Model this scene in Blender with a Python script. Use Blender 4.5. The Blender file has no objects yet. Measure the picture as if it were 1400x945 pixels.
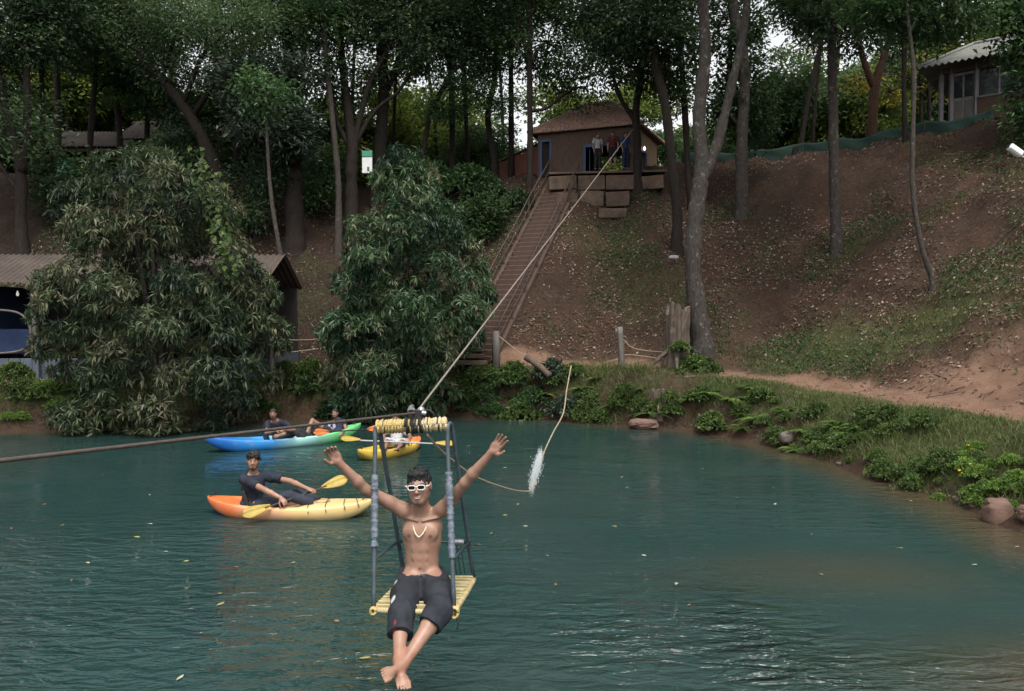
import bpy, math, random
import numpy as np
from mathutils import Vector, Matrix

rng = np.random.default_rng(7)
random.seed(7)
SC = bpy.context.scene
COL = SC.collection

# ------------------------------------------------------------------ camera
F_PX = 1050.0                       # focal length in pixels of the 1400 px wide photograph
CAM_Z = 3.06
PITCH = math.atan(30.5 / F_PX)
cam_data = bpy.data.cameras.new('camera')
cam_data.sensor_fit = 'HORIZONTAL'
cam_data.sensor_width = 36.0
cam_data.lens = 36.0 * F_PX / 1400.0
cam_data.clip_start = 0.05
cam_data.clip_end = 600.0
camera = bpy.data.objects.new('camera', cam_data)
camera.location = (0, 0, CAM_Z)
camera.rotation_euler = (math.pi / 2 - PITCH, 0, 0)
COL.objects.link(camera)
SC.camera = camera

# ------------------------------------------------------------------ sky, sun, exposure
SUN_EL, SUN_AZ = math.radians(64), math.radians(165)      # azimuth from +Y towards +X
world = bpy.data.worlds.new('World')
SC.world = world
world.use_nodes = True
wn = world.node_tree
wn.nodes.clear()
w_out = wn.nodes.new('ShaderNodeOutputWorld')
w_bg = wn.nodes.new('ShaderNodeBackground')
w_sky = wn.nodes.new('ShaderNodeTexSky')
w_sky.sky_type = 'NISHITA'
w_sky.sun_disc = False
w_sky.sun_elevation = SUN_EL
w_sky.sun_rotation = SUN_AZ
w_sky.air_density = 1.0
w_sky.dust_density = 3.0
w_sky.ozone_density = 1.0
w_hs = wn.nodes.new('ShaderNodeHueSaturation')             # thin overcast: most of the blue is gone
w_hs.inputs['Saturation'].default_value = 0.10
wn.links.new(w_sky.outputs['Color'], w_hs.inputs['Color'])
wn.links.new(w_hs.outputs['Color'], w_bg.inputs['Color'])
w_bg.inputs['Strength'].default_value = 0.15
wn.links.new(w_bg.outputs['Background'], w_out.inputs['Surface'])

sun_data = bpy.data.lights.new('sun', 'SUN')
sun_data.energy = 1.5
sun_data.angle = math.radians(22)
sun_data.color = (1.0, 0.93, 0.83)
sun = bpy.data.objects.new('sun', sun_data)
sd = Vector((math.sin(SUN_AZ) * math.cos(SUN_EL), math.cos(SUN_AZ) * math.cos(SUN_EL), math.sin(SUN_EL)))
sun.rotation_euler = sd.to_track_quat('Z', 'Y').to_euler()
sun.location = sd * 60
COL.objects.link(sun)

SC.view_settings.view_transform = 'Standard'
SC.view_settings.look = 'None'
SC.view_settings.exposure = 0.92
SC.view_settings.gamma = 1.0
SC.view_settings.use_curve_mapping = False
SC.render.engine = 'CYCLES'
SC.cycles.use_denoising = True
SC.cycles.max_bounces = 6
SC.cycles.diffuse_bounces = 3
SC.cycles.glossy_bounces = 3
SC.cycles.transmission_bounces = 4
SC.cycles.transparent_max_bounces = 4
SC.cycles.caustics_reflective = False
SC.cycles.caustics_refractive = False
SC.cycles.sample_clamp_indirect = 4.0


# ------------------------------------------------------------------ helpers
def ray(u, v):
    """direction of a photograph pixel, scaled so that its y component is 1"""
    a = -(v - 472.5) / F_PX
    b = (u - 700.0) / F_PX
    fy, fz = math.cos(PITCH), -math.sin(PITCH)
    dy = fy + a * math.sin(PITCH)
    dz = fz + a * math.cos(PITCH)
    return np.array((b / dy, 1.0, dz / dy))


def at(u, v, d):
    r = ray(u, v) * d
    return np.array((r[0], r[1], r[2] + CAM_Z))


def pxm(d):
    return d / F_PX                 # metres for one photograph pixel at distance d


def tag(o, label=None, cat=None, group=None, kind=None):
    if label: o['label'] = label
    if cat: o['category'] = cat
    if group: o['group'] = group
    if kind: o['kind'] = kind
    return o


def empty(name, loc=(0, 0, 0), rz=0.0):
    o = bpy.data.objects.new(name, None)
    o.empty_display_size = 0.2
    o.location = Vector(loc)
    o.rotation_euler = (0, 0, rz)
    COL.objects.link(o)
    return o


def link(name, me, mat=None, parent=None, world_coords=True):
    o = bpy.data.objects.new(name, me)
    COL.objects.link(o)
    if mat is not None and len(me.materials) == 0:
        me.materials.append(mat)
    if parent is not None:
        o.parent = parent
        if world_coords:            # the mesh is in world coordinates: undo the parents' transforms
            m = Matrix.Identity(4)
            p = parent
            while p is not None:
                m = Matrix.LocRotScale(p.location, p.rotation_euler, p.scale) @ m
                p = p.parent
            inv = m.inverted()
            o.location, q, o.scale = inv.decompose()
            o.rotation_euler = q.to_euler()
    return o


def np_mesh(name, V, Fc, smooth=False, attrs=None, colors=None):
    """V (n,3); Fc (m,k) all faces of the same size k"""
    V = np.asarray(V, np.float32)
    Fc = np.asarray(Fc, np.int32)
    me = bpy.data.meshes.new(name)
    m, k = Fc.shape
    me.vertices.add(len(V))
    me.vertices.foreach_set('co', V.ravel())
    me.loops.add(m * k)
    me.loops.foreach_set('vertex_index', Fc.ravel())
    me.polygons.add(m)
    me.polygons.foreach_set('loop_start', np.arange(0, m * k, k, dtype=np.int32))
    me.polygons.foreach_set('loop_total', np.full(m, k, np.int32))
    me.polygons.foreach_set('use_smooth', np.full(m, bool(smooth)))
    for nm, arr in (attrs or {}).items():
        a = me.attributes.new(nm, 'FLOAT', 'POINT')
        a.data.foreach_set('value', np.asarray(arr, np.float32))
    for nm, arr in (colors or {}).items():
        a = me.attributes.new(nm, 'FLOAT_COLOR', 'POINT')
        arr = np.asarray(arr, np.float32)
        if arr.shape[1] == 3:
            arr = np.concatenate([arr, np.ones((len(arr), 1), np.float32)], 1)
        a.data.foreach_set('color', arr.ravel())
    me.update()
    me.validate()
    return me


class MB:
    """collects boxes, tubes and lofts into one mesh"""
    def __init__(s):
        s.V, s.F, s.n = [], [], 0

    def add(s, V, Fc):
        s.V.extend([tuple(map(float, v)) for v in V])
        s.F.extend([[i + s.n for i in f] for f in Fc])
        s.n += len(V)
        return s

    def box(s, c, size, R=None, bevel=0.0):
        c = np.array(c, float)
        h = np.array(size, float) / 2
        R = np.eye(3) if R is None else np.array(R)
        if bevel <= 0:
            P = [np.array((x, y, z)) * h for x in (-1, 1) for y in (-1, 1) for z in (-1, 1)]
            Fc = [(0, 1, 3, 2), (4, 6, 7, 5), (0, 4, 5, 1), (2, 3, 7, 6), (0, 2, 6, 4), (1, 5, 7, 3)]
            return s.add([c + R @ p for p in P], Fc)
        b = min(bevel, h.min() * 0.9)
        V, idx = [], {}
        for x in (-1, 1):
            for y in (-1, 1):
                for z in (-1, 1):
                    sg = np.array((x, y, z))
                    for ax in range(3):
                        p = sg * (h - b)
                        p[ax] = sg[ax] * h[ax]
                        idx[(x, y, z, ax)] = len(V)
                        V.append(c + R @ p)
        Fc = []
        for ax in range(3):
            o = [a for a in range(3) if a != ax]
            for sgn in (-1, 1):
                q = []
                for (a, b2) in ((-1, -1), (1, -1), (1, 1), (-1, 1)):
                    k = [0, 0, 0]; k[ax] = sgn; k[o[0]] = a; k[o[1]] = b2
                    q.append(idx[(k[0], k[1], k[2], ax)])
                Fc.append(q)
        for ax in range(3):                                  # edges parallel to ax
            o = [a for a in range(3) if a != ax]
            for a in (-1, 1):
                for b2 in (-1, 1):
                    q = []
                    for (e, fa) in ((-1, o[0]), (1, o[0]), (1, o[1]), (-1, o[1])):
                        k = [0, 0, 0]; k[ax] = e; k[o[0]] = a; k[o[1]] = b2
                        q.append(idx[(k[0], k[1], k[2], fa)])
                    Fc.append(q)
        for x in (-1, 1):
            for y in (-1, 1):
                for z in (-1, 1):
                    Fc.append([idx[(x, y, z, a)] for a in range(3)])
        return s.add(V, Fc)

    def beam(s, a, b, w, t, up=(0, 0, 1), bevel=0.0):
        a, b = np.array(a, float), np.array(b, float)
        d = b - a
        L = np.linalg.norm(d)
        z = d / L
        x = np.cross(np.array(up, float), z)
        if np.linalg.norm(x) < 1e-4: x = np.cross((0, 1, 0), z)
        x /= np.linalg.norm(x)
        y = np.cross(z, x)
        return s.box((a + b) / 2, (w, t, L), np.stack([x, y, z], 1), bevel)

    def tube(s, pts, r, sides=8, cap=True, wob=0.0):
        P = np.array(pts, float)
        n = len(P)
        rr = np.full(n, r, float) if np.isscalar(r) else np.array(r, float)
        T = np.gradient(P, axis=0)
        T /= np.linalg.norm(T, axis=1)[:, None] + 1e-9
        ref = np.array((0.0, 0.0, 1.0)) if abs(T[0][2]) < 0.9 else np.array((1.0, 0.0, 0.0))
        x = np.cross(ref, T[0]); x /= np.linalg.norm(x)
        V = []
        for i in range(n):
            x = x - T[i] * np.dot(x, T[i]); x /= np.linalg.norm(x) + 1e-9
            y = np.cross(T[i], x)
            for k in range(sides):
                a = 2 * math.pi * k / sides
                q = rr[i] * (1 + (wob * rng.normal() if wob else 0))
                V.append(P[i] + q * (math.cos(a) * x + math.sin(a) * y))
        Fc = []
        for i in range(n - 1):
            for k in range(sides):
                k2 = (k + 1) % sides
                Fc.append((i * sides + k, i * sides + k2, (i + 1) * sides + k2, (i + 1) * sides + k))
        if cap:
            Fc.append(list(range(sides))[::-1])
            Fc.append([(n - 1) * sides + k for k in range(sides)])
        return s.add(V, Fc)

    def mesh(s, name, smooth=False):
        me = bpy.data.meshes.new(name)
        me.from_pydata(s.V, [], s.F)
        if smooth:
            me.polygons.foreach_set('use_smooth', np.ones(len(me.polygons), bool))
        me.update()
        return me

    def build(s, name, mat, parent=None, smooth=False, world_coords=True):
        return link(name, s.mesh(name, smooth), mat, parent, world_coords)


def spline(pts, n):
    """Catmull-Rom through the points (rows may hold extra channels such as radius)"""
    P = np.array(pts, float)
    if len(P) == 2:
        t = np.linspace(0, 1, n)[:, None]
        return P[0] * (1 - t) + P[1] * t
    Q = np.vstack([2 * P[0] - P[1], P, 2 * P[-1] - P[-2]])
    seg = len(P) - 1
    out = []
    for t in np.linspace(0, seg - 1e-9, n):
        i = int(t); f = t - i
        p0, p1, p2, p3 = Q[i], Q[i + 1], Q[i + 2], Q[i + 3]
        out.append(0.5 * (2 * p1 + (p2 - p0) * f + (2 * p0 - 5 * p1 + 4 * p2 - p3) * f * f + (3 * p1 - p0 - 3 * p2 + p3) * f ** 3))
    return np.array(out)


def vnoise(P, seed=0):
    """smooth value noise, P (n,3) -> (n,) in -1..1"""
    P = np.asarray(P, float)
    i = np.floor(P).astype(np.int64)
    f = P - i
    f = f * f * (3 - 2 * f)

    def h(ix, iy, iz):
        n = (ix * 374761393 + iy * 668265263 + iz * 2147483647 + seed * 1274126177) & 0xFFFFFFFF
        n = ((n ^ (n >> 13)) * 1274126177) & 0xFFFFFFFF
        n = n ^ (n >> 16)
        return (n & 0xFFFF) / 32767.5 - 1.0
    r = 0.0
    for dx in (0, 1):
        for dy in (0, 1):
            for dz in (0, 1):
                w = (f[:, 0] if dx else 1 - f[:, 0]) * (f[:, 1] if dy else 1 - f[:, 1]) * (f[:, 2] if dz else 1 - f[:, 2])
                r = r + w * h(i[:, 0] + dx, i[:, 1] + dy, i[:, 2] + dz)
    return r


def fbm(P, oct=4, seed=0):
    r, a = 0.0, 0.5
    P = np.asarray(P, float)
    for k in range(oct):
        r = r + a * vnoise(P * 2 ** k, seed + k)
        a *= 0.5
    return r


def smooth01(x, a, b):
    t = np.clip((np.asarray(x, float) - a) / (b - a), 0, 1)
    return t * t * (3 - 2 * t)


# ------------------------------------------------------------------ materials
MATS = {}


def new_mat(name):
    m = bpy.data.materials.new(name)
    m.use_nodes = True
    nt = m.node_tree
    b = nt.nodes['Principled BSDF']
    MATS[name] = m
    return m, nt, b


def ramp(nt, stops):
    r = nt.nodes.new('ShaderNodeValToRGB')
    el = r.color_ramp.elements
    while len(el) > 1: el.remove(el[0])
    el[0].position, el[0].color = stops[0][0], (*stops[0][1], 1)
    for p, c in stops[1:]:
        e = el.new(p); e.color = (*c, 1)
    return r


def plain(name, c1, c2=None, scale=6.0, rough=0.7, metal=0.0, bump=0.0, bscale=None, spec=0.5, stretch=None, dist=0.02):
    """two-tone noise material with a little relief"""
    m, nt, b = new_mat(name)
    c2 = c2 or tuple(x * 0.7 for x in c1)
    tc = nt.nodes.new('ShaderNodeTexCoord')
    src = tc.outputs['Object']
    if stretch:
        mp = nt.nodes.new('ShaderNodeMapping')
        mp.inputs['Scale'].default_value = stretch
        nt.links.new(src, mp.inputs['Vector'])
        src = mp.outputs['Vector']
    n = nt.nodes.new('ShaderNodeTexNoise')
    n.inputs['Scale'].default_value = scale
    n.inputs['Detail'].default_value = 6
    n.inputs['Roughness'].default_value = 0.65
    nt.links.new(src, n.inputs['Vector'])
    r = ramp(nt, [(0.32, c2), (0.68, c1)])
    nt.links.new(n.outputs['Fac'], r.inputs['Fac'])
    nt.links.new(r.outputs['Color'], b.inputs['Base Color'])
    b.inputs['Roughness'].default_value = rough
    b.inputs['Metallic'].default_value = metal
    b.inputs['Specular IOR Level'].default_value = spec
    if bump:
        n2 = nt.nodes.new('ShaderNodeTexNoise')
        n2.inputs['Scale'].default_value = bscale or scale * 3
        n2.inputs['Detail'].default_value = 5
        nt.links.new(src, n2.inputs['Vector'])
        bp = nt.nodes.new('ShaderNodeBump')
        bp.inputs['Strength'].default_value = bump
        bp.inputs['Distance'].default_value = dist
        nt.links.new(n2.outputs['Fac'], bp.inputs['Height'])
        nt.links.new(bp.outputs['Normal'], b.inputs['Normal'])
    return m


def leaf_mat(name, stops, trans=0.35, rough=0.5, spec=0.3):
    """colour from the per-leaf tint attribute, light shining through"""
    m, nt, b = new_mat(name)
    at_ = nt.nodes.new('ShaderNodeAttribute'); at_.attribute_name = 'tint'
    r = ramp(nt, stops)
    nt.links.new(at_.outputs['Fac'], r.inputs['Fac'])
    oi = nt.nodes.new('ShaderNodeObjectInfo')
    hs = nt.nodes.new('ShaderNodeHueSaturation')
    mr = nt.nodes.new('ShaderNodeMapRange')
    mr.inputs['To Min'].default_value = 0.8; mr.inputs['To Max'].default_value = 1.2
    nt.links.new(oi.outputs['Random'], mr.inputs['Value'])
    nt.links.new(mr.outputs['Result'], hs.inputs['Value'])
    nt.links.new(r.outputs['Color'], hs.inputs['Color'])
    nt.links.new(hs.outputs['Color'], b.inputs['Base Color'])
    b.inputs['Roughness'].default_value = rough
    b.inputs['Specular IOR Level'].default_value = spec
    tr = nt.nodes.new('ShaderNodeBsdfTranslucent')
    nt.links.new(hs.outputs['Color'], tr.inputs['Color'])
    mx = nt.nodes.new('ShaderNodeMixShader')
    mx.inputs['Fac'].default_value = trans
    nt.links.new(b.outputs['BSDF'], mx.inputs[1])
    nt.links.new(tr.outputs['BSDF'], mx.inputs[2])
    nt.links.new(mx.outputs['Shader'], nt.nodes['Material Output'].inputs['Surface'])
    return m


def color_mat(name, rough=0.6, spec=0.4, sss=0.0, bump=0.0, bscale=60, nscale=14, namp=0.18, coat=0.0, dist=0.004):
    """base colour from the 'col' attribute, broken up by noise"""
    m, nt, b = new_mat(name)
    a = nt.nodes.new('ShaderNodeAttribute'); a.attribute_name = 'col'
    tc = nt.nodes.new('ShaderNodeTexCoord')
    n = nt.nodes.new('ShaderNodeTexNoise'); n.inputs['Scale'].default_value = nscale; n.inputs['Detail'].default_value = 5
    nt.links.new(tc.outputs['Object'], n.inputs['Vector'])
    mr = nt.nodes.new('ShaderNodeMapRange')
    mr.inputs['From Min'].default_value = 0.25; mr.inputs['From Max'].default_value = 0.75
    mr.inputs['To Min'].default_value = 1 - namp; mr.inputs['To Max'].default_value = 1 + namp
    nt.links.new(n.outputs['Fac'], mr.inputs['Value'])
    hs = nt.nodes.new('ShaderNodeHueSaturation')
    nt.links.new(a.outputs['Color'], hs.inputs['Color'])
    nt.links.new(mr.outputs['Result'], hs.inputs['Value'])
    nt.links.new(hs.outputs['Color'], b.inputs['Base Color'])
    b.inputs['Roughness'].default_value = rough
    b.inputs['Specular IOR Level'].default_value = spec
    if sss:
        b.inputs['Subsurface Weight'].default_value = sss
        b.inputs['Subsurface Radius'].default_value = (0.012, 0.005, 0.003)
        b.inputs['Subsurface Scale'].default_value = 1.0
    if coat: b.inputs['Coat Weight'].default_value = coat
    if bump:
        n2 = nt.nodes.new('ShaderNodeTexNoise'); n2.inputs['Scale'].default_value = bscale; n2.inputs['Detail'].default_value = 4
        nt.links.new(tc.outputs['Object'], n2.inputs['Vector'])
        bp = nt.nodes.new('ShaderNodeBump'); bp.inputs['Strength'].default_value = bump; bp.inputs['Distance'].default_value = dist
        nt.links.new(n2.outputs['Fac'], bp.inputs['Height'])
        nt.links.new(bp.outputs['Normal'], b.inputs['Normal'])
    return m
# ================================================================== terrain, path, lake
SHORE = np.array([(-60, 15), (-38, 18.5), (-24, 21.0), (-14.5, 21.9), (-10, 23.0), (-6.0, 24.6), (-2.0, 25.2), (1.6, 24.3), (3.5, 23.0), (5.2, 21.9),
                  (6.1, 20.2), (6.6, 18.4), (7.05, 16.2), (7.3, 13.9), (7.5, 12.3), (7.6, 10.9), (8.3, 8.0), (9.5, 4.0), (11.0, -1.0), (12.0, -6.0),
                  (-60, -6.0)], float)


def shore_dist(x, y):
    """signed distance to the shoreline, positive on land"""
    x = np.asarray(x, float); y = np.asarray(y, float)
    best = np.full(x.shape, 1e9)
    inside = np.zeros(x.shape, bool)
    n = len(SHORE)
    for i in range(n):
        a, b = SHORE[i], SHORE[(i + 1) % n]
        d = b - a
        t = np.clip(((x - a[0]) * d[0] + (y - a[1]) * d[1]) / (d @ d), 0, 1)
        best = np.minimum(best, np.hypot(x - a[0] - t * d[0], y - a[1] - t * d[1]))
        if a[1] != b[1]:
            c = ((a[1] > y) != (b[1] > y)) & (x < (b[0] - a[0]) * (y - a[1]) / (b[1] - a[1]) + a[0])
            inside ^= c
    return np.where(inside, -best, best)


def site(x, y):
    R = smooth01(x, 5.0, 9.0)
    L = smooth01(-x, 3.0, 8.0)
    return R, L


STAIR = np.array(((-1.32, 27.0, 1.72), (2.55, 35.4, 9.85)))          # foot and head of the stairway cut into the slope


def height(x, y, detail=True):
    x = np.asarray(x, float); y = np.asarray(y, float)
    D = shore_dist(x, y)
    P = np.stack([x, y, np.zeros_like(x)], -1).reshape(-1, 3)
    if detail:
        D = D + 0.35 * fbm(P * 0.7, 3, 5).reshape(x.shape)
    R, L = site(x, y)
    behind = smooth01(-y, -6.0, 2.0)                     # the bank behind the viewpoint stays low
    bh = 1.55 + R * (-0.35) + L * (-0.35)
    bw = 1.1 + R * 0.9
    pe = 2.2 + R * 1.2 + L * 2.6
    sl = 0.88 - R * 0.05
    cr = 10.35 + R * 0.7 - L * 0.1
    cr = cr * (1 - behind) + 2.0 * behind
    z = bh * smooth01(D, -0.05, bw) ** 0.8
    t = (D - pe)
    up = sl * 0.5 * (t + np.sqrt(t * t + 0.25))
    a, b = up, cr - bh
    k = 0.9
    h = np.clip(0.5 + 0.5 * (b - a) / k, 0, 1)
    up = b * (1 - h) + a * h - k * h * (1 - h)
    z = z + up * smooth01(D, 0.4, 1.6)
    z = z + 0.02 * np.maximum(D - 18, 0)
    z = np.where(D < 0, np.maximum(D * 0.45, -2.2), z)
    if detail:
        slope_m = smooth01(D, pe - 0.3, pe + 1.5) * (1 - smooth01(D, 16, 22) * 0.7)
        n1 = fbm(P * 0.45, 3, 11).reshape(x.shape)
        n2 = fbm(P * 1.9, 3, 23).reshape(x.shape)
        land = smooth01(D, 0.0, 0.6)
        # rain gullies running down the slope, and clods
        al_ = np.stack([x * 0.9 + 0.25 * y, D * 0.16, np.zeros_like(x)], -1).reshape(-1, 3)
        gul = 1 - np.abs(fbm(al_, 3, 71).reshape(x.shape)) * 2.2
        n4 = fbm(P * 4.3, 2, 29).reshape(x.shape)
        z = z + land * (0.35 * n1 * slope_m + 0.12 * n2 * (0.4 + 0.9 * slope_m) + 0.05 * n4 * slope_m - 0.22 * np.clip(gul, 0, 1) ** 3 * slope_m)
    dv = STAIR[1, :2] - STAIR[0, :2]
    L = np.hypot(*dv)
    al = ((x - STAIR[0, 0]) * dv[0] + (y - STAIR[0, 1]) * dv[1]) / L
    ac = np.abs((x - STAIR[0, 0]) * dv[1] - (y - STAIR[0, 1]) * dv[0]) / L
    zs = STAIR[0, 2] + (STAIR[1, 2] - STAIR[0, 2]) * np.clip(al / L, 0, 1)
    w = (1 - smooth01(ac, 1.0, 2.6)) * smooth01(al, -0.6, 0.6) * (1 - smooth01(al, L - 0.2, L + 1.0))
    inner = 1 - smooth01(ac, 0.62, 0.82)
    z = z * (1 - w) + (zs - 0.02 - 0.28 * inner) * w
    return z


def hz(x, y):
    return float(height(np.array([x]), np.array([y]))[0])


def ground_normal(P, e=0.12):
    gx_ = (height(P[:, 0] + e, P[:, 1]) - height(P[:, 0] - e, P[:, 1])) / (2 * e)
    gy_ = (height(P[:, 0], P[:, 1] + e) - height(P[:, 0], P[:, 1] - e)) / (2 * e)
    n = np.stack([-gx_, -gy_, np.ones(len(P))], 1)
    return n / np.linalg.norm(n, axis=1)[:, None]


def crest_at(u, d0=26.0, d1=40.0):
    """the hilltop edge as seen in a photograph column"""
    ds = np.arange(d0, d1, 0.1)
    x = ray(u, 400)[0] * ds
    g = height(x, ds)
    k = int(np.argmax((g - CAM_Z) / ds))
    return np.array((x[k], ds[k], g[k]))


def ground_hit(u, v, d0=8.0, d1=70.0):
    """distance at which the ray of a photograph pixel meets the ground"""
    r = ray(u, v)
    ds = np.arange(d0, d1, 0.05)
    z = CAM_Z + r[2] * ds
    g = height(r[0] * ds, ds)
    k = np.nonzero(z <= g)[0]
    d = ds[k[0]] if len(k) else d1
    return np.array((r[0] * d, d, hz(r[0] * d, d)))


def grid_axis(segs):
    out = []
    for a, b, s in segs:
        n = max(1, int(round((b - a) / s)))
        out.extend(np.linspace(a, b, n, endpoint=False))
    out.append(segs[-1][1])
    return np.array(out)


gx = grid_axis([(-150, -60, 9), (-60, -22, 2), (-22, 26, 0.2), (26, 60, 2), (60, 150, 9)])
gy = grid_axis([(-60, -8, 4), (-8, 8, 1.0), (8, 38, 0.2), (38, 60, 1.2), (60, 220, 10)])
GX, GY = np.meshgrid(gx, gy, indexing='ij')
GD = shore_dist(GX, GY)
GZ = height(GX, GY)
GP = np.stack([GX, GY, GZ], -1).reshape(-1, 3)
R_, L_ = site(GX, GY)


def grass_mask(x, y):
    """where turf grows: on the bank, along the foot of the hill at the side and in patches up the slope"""
    x = np.asarray(x, float); y = np.asarray(y, float)
    D = shore_dist(x, y)
    P = np.stack([x, y, np.zeros_like(x)], -1).reshape(-1, 3)
    n = fbm(P * 0.5, 4, 77).reshape(x.shape)
    n2 = fbm(P * 0.16, 3, 99).reshape(x.shape)
    R, L = site(x, y)
    bank = smooth01(D, 0.15, 0.5) * (1 - smooth01(D, 1.5 + R * 0.5, 2.1 + R * 0.5))
    # a swathe of turf climbing the side hill
    sw = np.exp(-((D - (4.6 + 0.42 * np.maximum(21.0 - y, -6) * 0.6 + 0.33 * np.maximum(x - 8, 0))) / 1.25) ** 2) * smooth01(x, 6.5, 8.5)
    sp = smooth01(n + n2 * 0.8, 0.02, 0.4) * smooth01(D, 3, 5) * (1 - smooth01(D, 13, 16)) * 0.55
    far = smooth01(D, 17, 22) * 0.6
    m = np.maximum.reduce([bank * np.clip(0.75 + 1.2 * n, 0, 1), sw * np.clip(0.8 + 1.6 * n, 0, 1), sp, far])
    return np.clip(m, 0, 1)


def path_mask(x, y):
    x = np.asarray(x, float); y = np.asarray(y, float)
    D = shore_dist(x, y)
    R, L = site(x, y)
    P = np.stack([x, y, np.zeros_like(x)], -1).reshape(-1, 3)
    D = D + 0.5 * fbm(P * 0.8, 3, 41).reshape(x.shape)
    lo = 1.35 + R * 0.75
    hi = lo + 1.0 + L * 1.2 + R * 0.35
    return smooth01(D, lo - 0.25, lo + 0.15) * (1 - smooth01(D, hi - 0.2, hi + 0.35)) * smooth01(y, 6, 9)


def bare_mask(x, y):
    """the fresh reddish cut above the path on the side bank"""
    x = np.asarray(x, float); y = np.asarray(y, float)
    D = shore_dist(x, y)
    P = np.stack([x, y, np.zeros_like(x)], -1).reshape(-1, 3)
    n = fbm(P * 0.6, 3, 55).reshape(x.shape)
    return smooth01(x, 7.9, 8.8) * (1 - smooth01(y + 1.2 * n, 18.6, 20.4)) * smooth01(D, 2.2, 2.7) * (1 - smooth01(D + 1.3 * n, 4.6, 6.6))


G_grass = grass_mask(GX, GY) * (1 - 0.9 * path_mask(GX, GY)) * (1 - bare_mask(GX, GY))
G_humus_shade = np.clip(smooth01(-GX, -2.5, 4.0) * smooth01(GD, 2.5, 4.5) + 0.45 * smooth01(fbm(GP * 0.35, 3, 401).reshape(GX.shape), -0.1, 0.3) * smooth01(GD, 4, 7), 0, 1)  # left slope: canopy shade put into soil colour; noise patches: leaf mould
G_path = np.maximum(path_mask(GX, GY), bare_mask(GX, GY) * 0.95)

m, nt, b = new_mat('soil')
tc = nt.nodes.new('ShaderNodeTexCoord')
def N(t, **kw):
    n = nt.nodes.new(t)
    for k, v in kw.items(): n.inputs[k].default_value = v
    return n
n1 = N('ShaderNodeTexNoise', Scale=0.55, Detail=8.0, Roughness=0.7)
nt.links.new(tc.outputs['Object'], n1.inputs['Vector'])
soil = ramp(nt, [(0.3, (0.030, 0.019, 0.014)), (0.5, (0.056, 0.032, 0.022)), (0.7, (0.092, 0.050, 0.034))])
nt.links.new(n1.outputs['Fac'], soil.inputs['Fac'])
n2 = N('ShaderNodeTexNoise', Scale=9.0, Detail=6.0, Roughness=0.8)
nt.links.new(tc.outputs['Object'], n2.inputs['Vector'])
lit = ramp(nt, [(0.40, (0.022, 0.016, 0.012)), (0.56, (0.070, 0.050, 0.037)), (0.74, (0.175, 0.135, 0.105))])
nt.links.new(n2.outputs['Fac'], lit.inputs['Fac'])
mixl = nt.nodes.new('ShaderNodeMix'); mixl.data_type = 'RGBA'
n3 = N('ShaderNodeTexNoise', Scale=1.6, Detail=5.0, Roughness=0.6)
nt.links.new(tc.outputs['Object'], n3.inputs['Vector'])
r3 = ramp(nt, [(0.38, (0.1,) * 3), (0.62, (0.8,) * 3)])
nt.links.new(n3.outputs['Fac'], r3.inputs['Fac'])
nt.links.new(r3.outputs['Color'], mixl.inputs['Factor'])
nt.links.new(soil.outputs['Color'], mixl.inputs['A'])
nt.links.new(lit.outputs['Color'], mixl.inputs['B'])
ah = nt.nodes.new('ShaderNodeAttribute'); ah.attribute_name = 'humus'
hum = ramp(nt, [(0.38, (0.016, 0.011, 0.009)), (0.56, (0.034, 0.023, 0.017)), (0.76, (0.080, 0.056, 0.042))])  # dark ramp for leaf mould and painted canopy shade
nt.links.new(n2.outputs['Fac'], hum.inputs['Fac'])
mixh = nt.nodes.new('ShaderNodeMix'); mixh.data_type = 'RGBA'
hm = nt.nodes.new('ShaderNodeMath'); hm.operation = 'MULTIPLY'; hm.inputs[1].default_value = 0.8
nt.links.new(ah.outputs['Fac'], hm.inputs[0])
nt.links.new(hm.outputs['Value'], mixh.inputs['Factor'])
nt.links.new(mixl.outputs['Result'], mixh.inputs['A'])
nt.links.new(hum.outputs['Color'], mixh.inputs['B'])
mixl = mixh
ap = nt.nodes.new('ShaderNodeAttribute'); ap.attribute_name = 'path'
pathc = ramp(nt, [(0.3, (0.150, 0.088, 0.060)), (0.7, (0.250, 0.155, 0.110))])
nt.links.new(n3.outputs['Fac'], pathc.inputs['Fac'])
mixp = nt.nodes.new('ShaderNodeMix'); mixp.data_type = 'RGBA'
nt.links.new(ap.outputs['Fac'], mixp.inputs['Factor'])
nt.links.new(mixl.outputs['Result'], mixp.inputs['A'])
nt.links.new(pathc.outputs['Color'], mixp.inputs['B'])
ag = nt.nodes.new('ShaderNodeAttribute'); ag.attribute_name = 'grass'
gm = nt.nodes.new('ShaderNodeMath'); gm.operation = 'MULTIPLY_ADD'
nt.links.new(n2.outputs['Fac'], gm.inputs[0]); gm.inputs[1].default_value = 1.6
gsub = nt.nodes.new('ShaderNodeMath'); gsub.operation = 'SUBTRACT'; gsub.inputs[1].default_value = 1.15
nt.links.new(ag.outputs['Fac'], gsub.inputs[0])
nt.links.new(gsub.outputs['Value'], gm.inputs[2])
gm.use_clamp = True
gcol = ramp(nt, [(0.3, (0.035, 0.05, 0.018)), (0.7, (0.085, 0.11, 0.04))])
nt.links.new(n3.outputs['Fac'], gcol.inputs['Fac'])
mixg = nt.nodes.new('ShaderNodeMix'); mixg.data_type = 'RGBA'
nt.links.new(gm.outputs['Value'], mixg.inputs['Factor'])
nt.links.new(mixp.outputs['Result'], mixg.inputs['A'])
nt.links.new(gcol.outputs['Color'], mixg.inputs['B'])
nt.links.new(mixg.outputs['Result'], b.inputs['Base Color'])
b.inputs['Roughness'].default_value = 0.95
b.inputs['Specular IOR Level'].default_value = 0.15
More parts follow.
